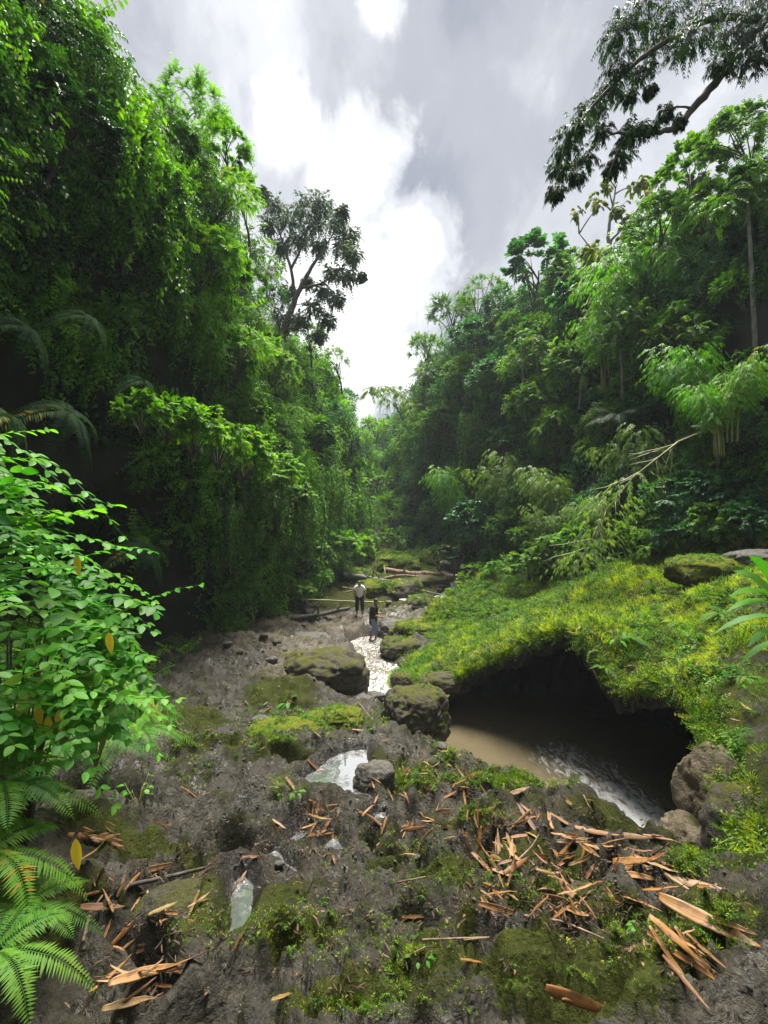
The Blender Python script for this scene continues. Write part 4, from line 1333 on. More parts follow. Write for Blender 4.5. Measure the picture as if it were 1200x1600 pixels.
def build_grass():
    # bank top
    n = 64000
    x = rng.uniform(-.5, 11.5, n); y = rng.uniform(1.5, 21, n)
    z = bank_top(x, y)
    P = np.stack([x, y, z], 1)
    lp = np.array([at(*t[:3]) for t in LIP])
    poly = [tuple(p[:2]) for p in lp] + [(7, 1.2), (12, 1.5), (12, 12), (10.5, 17), (8.5, 20), (6, 21.5), (2.5, 20), (1.0, 17.5), (0.4, 15)]
    sd = poly_sd(poly, x, y)
    g = fbm(P * np.array([.8, .8, 0]), 3, 401)
    near = np.clip(y / 9, .35, 1.0)
    keep = (sd < .03) & (rng.uniform(0, 1, n) < (.10 + .9 * sstep(-.35, 0, g)) * (.12 + .88 * sstep(4.6, 6.0, y - .25 * (x - 4))))
    P = P[keep]; m = len(P)
    # a fringe that hangs over the lip
    seg = np.concatenate([[0], np.cumsum(np.linalg.norm(np.diff(lp[:, :2], axis=0), axis=1))])
    e = 0.01
    Nn = np.stack([-(bank_top(P[:, 0] + .1, P[:, 1]) - P[:, 2]) / .1, -(bank_top(P[:, 0], P[:, 1] + .1) - P[:, 2]) / .1, np.full(m, 1.6)], 1)
    src = [tuft(30, .12, .006, .10).mesh('grass_tuft', MAT['grass']), tuft(24, .17, .006, .10, .7).mesh('grass_tuft', MAT['grass']), tuft(34, .08, .006, .11, .6).mesh('grass_tuft', MAT['grass']),
           clump_pinnate(.035, .02, 14, 4, .17).mesh('ground_leaves', MAT['moss_grass']),
           tuft(18, .18, .005, .10, .9).mesh('grass_straw', MAT['straw'])]
    ix = rng.choice(5, m, p=[.32, .22, .24, .15, .07])
    sc = rng.uniform(.6, 1.25, m) * np.clip(P[:, 1] / 9, .6, 1.35)
    scatter('grass', 'bright yellow-green grass covering the overhanging bank', P, eulers(Nn + rng.normal(0, .25, (m, 3)), rng.uniform(0, 6.28, m)), sc, ix, src)
    # fringe hanging over the lip
    k = 1000
    u = rng.uniform(0, seg[-1], k)
    B = np.stack([np.interp(u, seg, lp[:, c]) for c in range(2)], 1)
    dr = np.array([t[4] for t in LIP], float); dr /= np.linalg.norm(dr, axis=1)[:, None]
    Dr = np.stack([np.interp(u, seg, dr[:, c]) for c in range(2)], 1)
    w = rng.uniform(-.04, .25, k)
    X = B + Dr * w[:, None]
    sdl = RIM(X)
    zz = bank_top(X[:, 0], X[:, 1]) - .10
    FP = np.column_stack([X, zz])
    FP = FP[sdl]; Dr2 = Dr[sdl]; kk = len(FP)
    FZ = np.column_stack([-Dr2 * 1.0, rng.uniform(-.5, .7, kk)]) + rng.normal(0, .45, (kk, 3))
    fsrc = [tuft(26, .14, .006, .10, .6).mesh('lip_tuft', MAT['grass']), clump_pinnate(.04, .02, 14, 5, .2).mesh('lip_leaves', MAT['moss_grass']), tuft(20, .12, .006, .08, .5, (.0, .3)).mesh('lip_tuft', MAT['grass'])]
    scatter('grass', 'grass fringe drooping over the black edge of the bank', FP, eulers(FZ, rng.uniform(0, 6.28, kk)), rng.uniform(.6, 1.3, kk), rng.integers(0, 3, kk), fsrc)
    # leafy weeds at the back of the bank and in patches
    k = 5200
    x = rng.uniform(.5, 11, k); y = rng.uniform(4, 21, k)
    z = bank_top(x, y)
    sd = poly_sd(poly, x, y)
    px, py = project_px(np.stack([x, y, z], 1))
    g = fbm(np.stack([x, y, 0 * x], 1) * .9, 2, 411)
    prob = np.clip(sstep(.05, .35, g) * .3 * sstep(5, 8, y) + 1.1 * sstep(12.5, 16, y), 0, 1)
    kp = (sd < -.25) & (rng.uniform(0, 1, k) < np.maximum(prob, .12))
    WP = np.stack([x, y, z - .03], 1)[kp]; kk = len(WP)
    wsrc = [clump_pinnate(.07, .03, 18, 6, .34).mesh('weed', MAT['fern']), clump_pinnate(.06, .035, 16, 5, .3).mesh('weed', MAT['leaf_green']), clump_fern(8, .38, 16).mesh('weed_fern', MAT['fern']), tuft(34, .42, .010, .12, .9).mesh('weed_grass', MAT['moss_grass'])]
    scatter('grass', 'leafy weeds and small ferns growing through the bank grass', WP, eulers(np.array([0, 0, 1.0]) + rng.normal(0, .25, (kk, 3)), rng.uniform(0, 6.28, kk)), rng.uniform(.6, 1.2, kk), rng.integers(0, 4, kk), wsrc)
    # short grass and moss on the shelf
    pts = []
    spec = [(470, 1115, 120, 26, 500, 1.0), (555, 1112, 45, 22, 350, 1.2), (430, 1150, 60, 30, 200, .8), (640, 1215, 50, 25, 260, .8), (800, 1218, 110, 14, 500, .8), (560, 1575, 120, 14, 260, .28), (870, 1535, 200, 50, 420, .22),
            (1000, 1460, 80, 40, 300, .4), (630, 1520, 40, 30, 120, .4), (280, 1170, 70, 60, 200, .7), (350, 1440, 100, 30, 260, .4), (470, 1440, 60, 40, 140, .4), (700, 1375, 120, 26, 260, .4), (660, 1335, 60, 18, 100, .4),
            (750, 1275, 60, 20, 160, .5), (440, 1230, 30, 20, 110, .6), (700, 1180, 30, 30, 160, .9), (880, 1215, 20, 12, 160, 1.2), (1080, 1345, 40, 24, 260, .7), (1120, 1440, 60, 50, 200, .5), (230, 1100, 60, 40, 200, .9),
            (560, 905, 60, 12, 360, 1.9), (620, 890, 70, 14, 600, 2.4), (670, 880, 60, 14, 500, 2.6), (640, 866, 80, 8, 700, 3.2), (500, 1480, 200, 30, 220, .35), (620, 1440, 160, 60, 240, .3), (860, 1390, 80, 30, 160, .4), (560, 1330, 120, 60, 200, .35)]
    for (px, py, rx, ry, k, s) in spec:
        for _ in range(k):
            a = random.gauss(0, .5), random.gauss(0, .5)
            pts.append((px + a[0] * rx, py + a[1] * ry, s))
    A = np.array(pts)
    dx, dz = pix_dir(A[:, 0], A[:, 1])
    d = np.exp(np.linspace(math.log(1.1), math.log(45), 420))
    out = []
    zz = gfast(dx[:, None] * d[None], np.repeat(d[None], len(A), 0))
    below = dz[:, None] * d[None] <= zz
    k = np.argmax(below, 1)
    ok = below.any(1)
    P = np.stack([dx * d[k], d[k], zz[np.arange(len(A)), k]], 1)
    for nm, poly, lv, dep in RIVERS:
        ok &= P[:, 2] > lv + .02
    for kk, (poly, lv, lab) in PUDDLES.items():
        ok &= poly_sd(poly, P[:, 0], P[:, 1]) > .02
    P = P[ok]; s = A[ok, 2]
    m = len(P)
    src = [tuft(22, .10, .006, .06, .7).mesh('grass_tuft', MAT['moss_grass']), tuft(18, .07, .006, .07, .9).mesh('grass_tuft', MAT['grass']), clump_pinnate(.04, .022, 9, 3, .10).mesh('ground_leaves', MAT['moss_grass']),
           tuft(30, .035, .004, .09, .8).mesh('moss_tuft', MAT['moss_dull'])]
    ix = rng.choice(4, m, p=[.26, .24, .06, .44])
    scatter('grass', 'short grass and moss tufts scattered over the rock shelf', P, eulers(np.array([0, 0, 1.0]) + rng.normal(0, .3, (m, 3)), rng.uniform(0, 6.28, m)), s * np.where(P[:, 1] < 3.2, .55, .72) * rng.uniform(.6, 1.3, m), ix, src)


build_grass()
# ------------------------------------------------------------------ plants that one can tell apart
PROTO = {}


def limbs_mesh(name, h, lean, tops, r0, mat, seed=0):
    parts = []
    t = np.linspace(0, 1, 8)
    trunk = np.stack([lean * t ** 1.6 + .06 * h * np.sin(t * 4 + seed) * t, .05 * h * np.cos(t * 3 + seed) * t, h * t * .92], 1)
    parts.append(tube(trunk, r0 * (1 - .65 * t), 7, seed, .15))
    for i, tp in enumerate(tops):
        k = 3 + (i % 4)
        s = trunk[k]
        u = np.linspace(0, 1, 5)[:, None]
        p = s * (1 - u) + np.array(tp) * u + np.array([0, 0, 1.0]) * np.sin(u * np.pi) * .12 * h * .5
        parts.append(tube(p, r0 * .38 * (1 - .75 * u[:, 0]), 5, seed + i, .1))
    V, F = join_parts(parts)
    return mesh_from(name, V, F, mat)


def crown_leaves(R, rz, c, nclump, style, seed):
    lf = Leaves()
    d = sph(nclump, -.45)
    lump = 1 + .22 * fbm(d * 1.6, 2, seed)
    C = np.array(c) + d * np.array([R, R, rz]) * (lump * rng.uniform(.45, 1.0, nclump) ** .5)[:, None] * .8
    for i in range(nclump):
        cr = R * rng.uniform(.22, .36)
        if style == 'broad':
            n = 9; dd = nrm(d[i] * .8 + rng.normal(0, .6, (n, 3)) + [0, 0, .35])
            lf.sprays(C[i] + dd * cr * .15, dd, cr * rng.uniform(.7, 1.2, n), rng.uniform(.1, .6, n), 6, .16, .075, tint=(.1, .85), hang=.25)
        elif style == 'small':
            n = 13; dd = nrm(d[i] * .7 + rng.normal(0, .6, (n, 3)) + [0, 0, .4])
            lf.sprays(C[i] + dd * cr * .15, dd, cr * rng.uniform(.7, 1.2, n), rng.uniform(.1, .5, n), 8, .085, .045, tint=(.1, .85), hang=.15, stem=.003)
        elif style == 'big':
            n = 5; dd = nrm(d[i] * .8 + rng.normal(0, .5, (n, 3)) + [0, 0, .5])
            lf.sprays(C[i], dd, cr * rng.uniform(.6, 1.0, n), rng.uniform(.0, .3, n), 5, .3, .13, ang=48, tint=(.1, .95), hang=-.1, curl=.2)
        elif style == 'feather':
            n = 9; dd = nrm(d[i] * .8 + rng.normal(0, .6, (n, 3)) + [0, 0, .3])
            lf.sprays(C[i], dd, cr * rng.uniform(.9, 1.4, n), rng.uniform(.4, .9, n), 13, .09, .028, shape='lan', tint=(.1, .9), hang=.1)
    return lf, C


def proto_tree(key, style, R=1.6, rz=1.3, h=3.2, lean=.9, n=44, seed=1, mat='leaf_green', bark='bark'):
    c = (lean, 0, h)
    lf, C = crown_leaves(R, rz, c, n, style, seed)
    PROTO[key] = dict(parts=[('trunk', limbs_mesh('trunk', h, lean, C[:10], .09, MAT[bark], seed), None), ('crown', lf.mesh('crown', MAT[mat]), 'leaf')], c=c, R=R)


def proto_bamboo(key, seed, H=5.0, spread=1.6, n=7, mat='bamboo'):
    lf = Leaves(); culms = []
    for i in range(n):
        a = rng.uniform(-1.5, 1.5); s = spread * rng.uniform(.6, 1.2); hh = H * rng.uniform(.75, 1.1)
        t = np.linspace(0, 1, 12)
        b = np.array([rng.uniform(-.25, .25), rng.uniform(-.25, .25), 0])
        p = b + np.stack([math.cos(a) * s * t ** 2.2, math.sin(a) * s * t ** 2.2, hh * (t - .28 * t ** 3.2)], 1)
        culms.append(('culm', mesh_from('culm', *tube(p, .035 * (1.05 - t), 6), MAT['culm']), None))
        bamboo_fans(lf, p[4:], .35, 64, lL=.2, lW=.03, L=.65)
    PROTO[key] = dict(parts=culms + [('foliage', lf.mesh('foliage', MAT[mat]), 'leaf')], c=(spread * .6, 0, H * .66), R=spread * 1.05)


def proto_bush(key, style, seed, mat='leaf_green', R=.95):
    lf, C = crown_leaves(R, R * .8, (0, 0, R * .55), 26, style, seed)
    st = [tube(np.linspace([0, 0, -.3], c_, 5) + np.array([0, 0, .1]) * np.sin(np.linspace(0, 3.1, 5))[:, None], .016 * np.linspace(1, .3, 5), 4) for c_ in C[:12]]
    V, F = join_parts(st)
    PROTO[key] = dict(parts=[('stem', mesh_from('stem', V, F, MAT['bark']), None), ('foliage', lf.mesh('foliage', MAT[mat]), 'leaf')], c=(0, 0, R * .5), R=R)


def proto_palm(key, seed, H=2.6, R=2.3, n=13, mat='palm', zr=(-.1, 1.0), trunk=True):
    lf = palm_fronds(n, R, zr=zr)
    me = lf.mesh('crown', MAT[mat]); 
    co = np.empty(len(me.vertices) * 3, np.float32); me.vertices.foreach_get('co', co); co = co.reshape(-1, 3); co[:, 2] += H; me.vertices.foreach_set('co', co.ravel()); me.update()
    t = np.linspace(0, 1, 8)
    V, F = tube(np.stack([.1 * np.sin(t * 3), 0 * t, t * H], 1), .12 * (1 - .3 * t), 8, seed, .2)
    PROTO[key] = dict(parts=[('trunk', mesh_from('trunk', V, F, MAT['pale_bark']), None), ('crown', me, 'leaf')], c=(0, 0, H), R=R)


def proto_creeper(key, seed, W=1.0, H=3.2, mat='leaf_green', lL=.10):
    lf = clump_vine(46, W, H, lL=lL, lW=lL * .68)
    V, F = join_parts([tube(np.stack([rng.uniform(-W, W) + .1 * np.sin(np.linspace(0, 5, 7)), rng.uniform(-.3, .3) + 0 * np.linspace(0, 1, 7), -np.linspace(0, H * .9, 7)], 1), np.full(7, .012), 4) for _ in range(9)])
    PROTO[key] = dict(parts=[('stem', mesh_from('stem', V, F, MAT['bark']), None), ('foliage', lf.mesh('foliage', MAT[mat]), 'leaf')], c=(0, 0, -H * .5), R=H * .5)


def proto_fern(key, n=11, R=1.1, mat='fern', zmin=.25, droop=(.5, .9)):
    """each frond a part of its own"""
    parts = []
    a = np.linspace(0, 2 * np.pi, n, endpoint=False)
    for i in range(n):
        lf = Leaves()
        aa = a[i] + rng.uniform(-.25, .25)
        d = np.array([[math.cos(aa), math.sin(aa), rng.uniform(zmin, .9)]])
        lf.sprays(np.zeros((1, 3)), d, R * rng.uniform(.75, 1.1), rng.uniform(*droop), 34, .17 * R, .028 * R, ang=74, shape='lan', hang=.03, tint=(.2, .85), prof='fern', stem=.006 * R, jit=.05, curl=.12)
        parts.append(('frond', lf.mesh('frond', MAT[mat]), 'leaf'))
    PROTO[key] = dict(parts=parts, c=(0, 0, .3 * R), R=R)


for i in range(3):
    proto_tree('broad%d' % i, 'broad', 1.6, 1.25, 3.0, .9, 44, 10 + i)
    proto_tree('small%d' % i, 'small', 1.6, 1.3, 3.0, .8, 46, 20 + i)
    proto_bush('bush%d' % i, ('broad', 'small', 'feather')[i], 40 + i)
    proto_bamboo('bamboo%d' % i, 50 + i)
for i in range(2):
    proto_tree('big%d' % i, 'big', 1.6, 1.4, 3.2, .3, 40, 30 + i)
    proto_tree('feather%d' % i, 'feather', 1.7, 1.2, 3.0, 1.0, 44, 35 + i)
    proto_palm('palm%d' % i, 60 + i)
    proto_creeper('creeper%d' % i, 70 + i)
proto_fern('fern0'); proto_fern('fern1', 8, 1.0)
proto_fern('dimfern', 9, 1.0, 'fern_painted_shade', -.1, (.8, 1.3))

KINDNAME = {'broad': ('broadleaf_tree', 'tree'), 'small': ('small_leaf_tree', 'tree'), 'big': ('large_leaf_tree', 'tree'), 'feather': ('feathery_tree', 'tree'), 'bush': ('bush', 'bush'),
            'bamboo': ('bamboo_clump', 'bamboo'), 'palm': ('palm_tree', 'palm'), 'creeper': ('creeper', 'creeper'), 'fern': ('fern', 'fern'), 'dimfern': ('fern', 'fern')}


def plant(key, centre, radius, label, group=None, face=None, mat=None, sink=None, tilt=(0, 0)):
    """centre: where the middle of the crown goes; radius: crown radius in metres"""
    pr = PROTO[key]
    base = key.rstrip('0123456789')
    nm, cat = KINDNAME[base]
    sc = radius / pr['R']
    rz = rng.uniform(0, 6.28) if face is None else face + rng.uniform(-.4, .4)
    c = Vector(pr['c']) * sc
    c.rotate(Euler((tilt[0], tilt[1], rz)))
    root = empty(nm, Vector(centre) - c, rz, label, cat, group)
    root.rotation_euler = (tilt[0], tilt[1], rz)
    root.scale = (sc, sc, sc)
    for pn, me, kind in pr['parts']:
        o = link(pn, me, root)
        if kind == 'leaf' and mat:
            o.material_slots[0].link = 'OBJECT'
            o.material_slots[0].material = MAT[mat]
    return root


def on_wall(key, px, py, rpx, label, mat=None, group=None, out=.5, **kw):
    h = wall_hit(px, py)
    if h is None:
        return None
    W, dist, side = h
    W = np.array(W)
    # step towards the open gorge
    n = np.array([1.0 if side == 1 else -1.0, -.35, .25]); n /= np.linalg.norm(n)
    r = rpx / FPX * W[1]
    c = W + n * out * min(r, 1.6)
    return plant(key, c, r, label, group, face=(0.0 if side == 1 else math.pi) - .3, mat=mat, **kw)


def in_air(key, px, py, rpx, d, label, mat=None, group=None, **kw):
    return plant(key, at(px, py, d), rpx / FPX * d, label, group, mat=mat, **kw)


RIDGE = [  # against the sky
    ('small0', 668, 545, 34, 44, 'rounded small-leaved tree nearest the notch of sky on the right ridge', 'leaf_green'),
    ('small1', 705, 490, 42, 40, 'dense green tree on the right ridge just above the grey palm', 'leaf_green'),
    ('feather0', 755, 455, 42, 36, 'fine-leaved tree on the ridge left of the big glossy-leaved tree', 'leaf_green'),
    ('small2', 790, 480, 45, 34, 'bushy tree below the crown of the big glossy-leaved tree', 'leaf_teal'),
    ('big0', 838, 415, 56, 29, 'big glossy-leaved tree with pale leaf tips standing on the ridge', 'leaf_teal'),
    ('broad0', 900, 430, 50, 27, 'mixed green tree right of the big glossy-leaved tree', 'leaf_green'),
    ('bamboo0', 890, 500, 60, 25, 'bamboo with light tips below the skyline, under the big glossy-leaved tree', 'bamboo'),
    ('small0', 960, 445, 55, 25, 'yellowish tree beneath the thin brown-leaved tree', 'leaf_olive'),
    ('big1', 1080, 270, 58, 17, 'large-leaved tree on the right skyline with two orange leaves', 'leaf_green'),
    ('broad1', 1150, 215, 55, 15, 'loose-crowned tree at the upper right edge under the overhanging bough', 'leaf_green'),
    ('big0', 1195, 300, 62, 14, 'dark large-leaved tree at the right edge above the pale trunk', 'leaf_dark'),
    ('broad2', 1040, 350, 60, 18, 'green tree between the thin brown-leaved tree and the large-leaved skyline tree', 'leaf_green'),
    ('broad0', 1120, 330, 62, 16, 'leafy tree just below the two-leaf orange spot of the skyline', 'leaf_green'),
    ('feather1', 1020, 400, 55, 20, 'feathery yellow-green tree above the bright bamboo', 'leaf_bright'),
    ('palm0', 668, 585, 40, 42, 'grey-green palm leaning into the notch of sky', 'palm'),
    ('feather0', 618, 625, 32, 52, 'hazy feathery tree at the foot of the sky notch', 'leaf_green'),
    ('small1', 585, 672, 30, 60, 'bright rounded tree closing the far end of the gorge', 'leaf_bright'),
    ('small2', 555, 690, 26, 60, 'small pale green tree at the far end beside the left slope', 'leaf_green'),
    ('bamboo1', 600, 700, 34, 56, 'far yellow-green bamboo under the notch of sky', 'bamboo'),
    ('small0', 300, 175, 62, 13, 'rounded leafy crown topping the near left cliff against the sky', 'leaf_bright'),
    ('broad2', 352, 225, 45, 15, 'drooping leafy crown at the corner of the near left cliff', 'leaf_bright'),
    ('broad1', 370, 300, 42, 16, 'light green crown bulging from the left cliff level with the airy tree', 'leaf_bright'),
    ('feather0', 190, 185, 55, 10, 'feathery mass leaning out at the top of the left cliff', 'leaf_left'),
    ('broad0', 55, 60, 75, 8.5, 'dark hanging mass of leaves at the upper left corner', 'leaf_dark'),
    ('bamboo2', 95, 10, 50, 9, 'fine hanging bamboo spray against the sky at the upper left', 'bamboo'),
    ('broad1', 260, 235, 60, 12, 'dense leafy bough below the rounded crown of the left cliff', 'leaf_left'),
    ('small2', 425, 470, 32, 24, 'dark blue-green tree at the foot of the airy tree', 'leaf_teal'),
    ('broad2', 395, 440, 26, 20, 'bright tree in front of the pale palm trunk', 'leaf_bright'),
    ('palm1', 418, 425, 40, 25, 'pale palm half hidden behind the airy tree', 'palm'),
    ('feather1', 520, 560, 30, 32, 'feathery tree edging the sky below the airy tree', 'leaf_green'),
    ('small1', 478, 520, 32, 28, 'dense tree on the left slope under the airy tree', 'leaf_green'),
    ('small0', 540, 625, 24, 42, 'rounded green tree low on the left side of the sky notch', 'leaf_teal'),
    ('small2', 505, 600, 30, 34, 'dark bushy tree below the feathery tree of the left slope', 'leaf_dark'),
]
RIDGE += [
    ('bush0', 222, 645, 46, 8.9, 'tip of the leafy ledge jutting from the left cliff', 'leaf_bright'),
    ('bush1', 262, 655, 50, 9.8, 'bright leafy ledge shelving out over the dark hollow, next to its tip', 'leaf_bright'),
    ('bush0', 302, 672, 56, 10.8, 'bright bush in the middle of the jutting leafy ledge', 'leaf_bright'),
    ('bush2', 340, 690, 56, 12, 'feathery part of the jutting leafy ledge', 'leaf_bright'),
    ('bush0', 378, 712, 56, 13.5, 'bright leafy shoulder above the hanging curtain', 'leaf_bright'),
    ('bush1', 416, 738, 52, 15.5, 'light green bush at the nose of the left cliff', 'leaf_bright'),
    ('bush0', 452, 778, 42, 18, 'light green bush at the lower end of the leafy ledge', 'leaf_green'),
    ('bamboo2', 955, 500, 55, 19, 'feathery bamboo left of the brightest one', 'bamboo'),
    ('bamboo1', 1005, 462, 62, 18.5, 'feathery bamboo with the lightest tips on the right slope', 'bamboo'),
    ('bamboo0', 1050, 500, 50, 17.5, 'bamboo between the brightest one and the pale trunk', 'bamboo'),
    ('bamboo2', 1085, 610, 55, 12.5, 'low bamboo left of the drooping bright sprays', 'bamboo'),
    ('bamboo1', 1175, 575, 60, 12, 'bright bamboo at the right edge below the pale trunk', 'bamboo'),
]
for key, px, py, r, d, lab, mt in RIDGE:
    in_air(key, px, py, r, d, lab, mt)

SLOPE = [
    # right slope
    ('bamboo0', 990, 480, 85, 'brightest feathery bamboo on the right slope', 'bamboo', 1.2),
    ('bamboo1', 1110, 400, 70, 'bamboo spreading in front of the pale straight trunk', 'bamboo', 1.0),
    ('bamboo2', 1125, 590, 78, 'low spreading bamboo with bright drooping sprays near the right edge', 'bamboo', 1.3),
    ('bamboo0', 745, 770, 48, 'drooping bamboo with a single orange leaf above the stream bend', 'bamboo', 1.6),
    ('bamboo1', 830, 740, 62, 'pale bamboo leaning from the slope over the dark hollow', 'bamboo_pale', 1.5),
    ('bamboo2', 900, 760, 60, 'pale fine-leaved bamboo behind the fallen stalk', 'bamboo_pale', 1.3),
    ('bamboo1', 1030, 705, 70, 'bushy olive bamboo just above the fallen stalk', 'bamboo_pale', 1.0),
    ('bamboo0', 960, 820, 55, 'low olive bamboo at the lower end of the fallen stalk', 'bamboo_pale', 1.2),
    ('feather0', 980, 660, 42, 'green feathery shrub beside the dark palm leaf', 'fern', .8),
    ('palm0', 1005, 665, 60, 'grey palm with stiff leaflets in the shade of the right slope', 'palm', .8),
    ('palm1', 1160, 690, 60, 'palm with drooping withered leaflets near the right edge', 'palm', .9),
    ('bush0', 800, 830, 50, 'shrub with pale blue-green leaves over the bank hollow', 'leaf_teal', 1.4),
    ('bush1', 1110, 790, 60, 'broad shrub with blue-green leaves behind the mossy ledge rock', 'leaf_teal', 1.0),
    ('bush0', 1170, 790, 50, 'blue-green bush at the right edge over the mossy ledge', 'leaf_teal', .8),
    ('bush0', 1060, 820, 42, 'leafy bush right of the fallen bamboo stalk base', 'leaf_green', .9),
    ('bush1', 870, 850, 40, 'bush at the foot of the slope above the grass', 'leaf_green', 1.1),
    ('bush1', 760, 880, 40, 'dark bush hanging over the dark rocks of the channel', 'leaf_dark', 1.4),
    ('bush2', 905, 690, 45, 'fern-leaved bush in the middle of the right slope', 'leaf_green', .9),
    ('broad0', 870, 640, 50, 'round leafy tree in the middle of the right slope', 'leaf_green', .8),
    ('broad1', 800, 600, 46, 'dark tree with thin trunks halfway up the right slope', 'leaf_teal', .7),
    ('small0', 730, 620, 40, 'small-leaved tree above the drooping bamboo', 'leaf_teal', .8),
    ('small1', 700, 680, 38, 'light green tree low on the far right slope', 'leaf_green', .8),
    ('feather1', 655, 700, 32, 'feathery light tree at the bend of the gorge', 'leaf_bright', .8),
    ('bamboo2', 625, 760, 34, 'yellow-green bamboo at the inner bend of the gorge', 'bamboo', .9),
    ('small2', 860, 540, 48, 'bushy tree under the skyline bamboo', 'leaf_green', .7),
    ('broad2', 930, 580, 50, 'leafy tree left of the bright bamboo', 'leaf_green', .7),
    ('small0', 1050, 540, 48, 'shaded tree between the two bright bamboos', 'leaf_green', .5),
    ('broad1', 760, 540, 44, 'dense blue-green tree on the upper far slope', 'leaf_teal', .7),
    ('feather0', 700, 590, 34, 'fine-leaved tree beneath the grey palm', 'leaf_green', .8),
    ('small1', 680, 790, 34, 'dark tree at the foot of the far right slope', 'leaf_dark', .8),
    ('palm1', 692, 645, 30, 'pale withered palm on the far right slope', 'palm', 1.0),
    ('bush2', 640, 830, 28, 'light bush on the far bank above the logs', 'leaf_bright', .9),
    ('bush1', 590, 800, 26, 'rounded bush far up the gorge floor', 'leaf_green', .9),
    ('creeper0', 780, 700, 44, 'creeper hanging down the middle of the far right slope', 'leaf_green', 1.0),
    ('creeper1', 690, 740, 36, 'creeper curtain beside the light green tree', 'leaf_teal', .9),
    # left slope
                    ('broad0', 280, 420, 60, 'yellow-green leaf mass in the middle of the left cliff', 'leaf_bright', .9),
    ('broad1', 360, 400, 48, 'leaf mass painted as sunlit under the drooping corner crown', 'leaf_bright', .8),
    ('feather1', 300, 330, 60, 'feathery bough shading the upper hollow of the left cliff', 'leaf_bright', 1.0),
    ('broad2', 180, 330, 70, 'broad leafy mass overhanging the dark hollow', 'leaf_left', 1.0),
    ('broad0', 60, 230, 80, 'dark leafy overhang near the upper left edge', 'leaf_dark', .9),
    ('feather0', 330, 560, 52, 'feather-leaved tree leaning out from the middle of the left cliff', 'leaf_bright', 1.1),
    ('broad1', 400, 590, 40, 'green crown on the nose of the left cliff', 'leaf_green', 1.0),
    ('creeper0', 350, 800, 62, 'long creeper curtain falling to the rock shelf', 'leaf_green', 1.2),
    ('creeper1', 410, 850, 56, 'leafy curtain at the nose of the left cliff', 'leaf_green', 1.3),
    ('creeper0', 300, 860, 56, 'shaded creeper curtain beside the black hollow', 'leaf_left', .9),
    ('creeper1', 455, 800, 50, 'pale creeper curtain above the small dark cave', 'leaf_green', 1.2),
    ('creeper0', 260, 760, 50, 'dim creeper in the back of the hollow', 'leaf_dark', .6),  # dark leaf colour carries the hollow's shade
    ('bush0', 470, 690, 32, 'blue-green bush on the far left slope', 'leaf_teal', 1.0),
    ('small0', 490, 660, 34, 'dense blue-green crown on the far left slope', 'leaf_teal', .9),
    ('small1', 520, 710, 28, 'dark crown above the far left bank', 'leaf_dark', .9),
    ('bush1', 515, 790, 28, 'bush over the log pile on the left bank', 'leaf_green', 1.0),
    ('bush0', 500, 860, 30, 'bright low bush left of the person in white', 'leaf_bright', 1.3),
    ('bush2', 545, 850, 26, 'fern-leaved bush behind the long pale log', 'leaf_bright', 1.0),
    ('creeper1', 390, 500, 44, 'creeper draping the upper nose of the left cliff', 'leaf_bright', 1.0),
]
for key, px, py, r, lab, mt, out in SLOPE:
    on_wall(key, px, py, r, lab, mt, out=out)

# the many bushes and small trees that nothing tells apart
def fill(side, n, xr, yr, mats, keys, label, group, rr=(26, 46), avoid=()):
    k = tries = 0
    used = []
    while k < n and tries < n * 40:
        tries += 1
        px, py = rng.uniform(*xr), rng.uniform(*yr)
        h = wall_hit(px, py)
        if h is None or h[2] != side or h[0].y < 5 or h[0].z < -2.2:
            continue
        if any((px - a) ** 2 / rx ** 2 + (py - b) ** 2 / ry ** 2 < 1 for a, b, rx, ry in avoid):
            continue
        if any((px - a) ** 2 + (py - b) ** 2 < 30 ** 2 for a, b in used):
            continue
        used.append((px, py))
        key = keys[rng.integers(len(keys))]
        on_wall(key, px, py, rng.uniform(*rr), label, mats[rng.integers(len(mats))], group, out=rng.uniform(.3, .9))
        k += 1


HOLLOW_PX = [(110, 620, 230, 330), (230, 850, 160, 170), (240, 480, 120, 90)]
fill(2, 62, (610, 1200), (330, 860), ['leaf_green', 'leaf_teal', 'leaf_green', 'leaf_right', 'leaf_bright'], ['bush0', 'bush1', 'bush2', 'small0', 'broad1', 'small2'], 'leafy bush merged into the green cover of the right slope', 'bushes covering the right slope')
fill(1, 40, (0, 560), (60, 900), ['leaf_left', 'leaf_bright', 'leaf_left', 'leaf_green'], ['bush0', 'bush1', 'bush2', 'broad0', 'feather0', 'creeper0', 'creeper1'], 'leafy plant merged into the green cover of the left cliff', 'plants covering the left cliff', avoid=HOLLOW_PX)


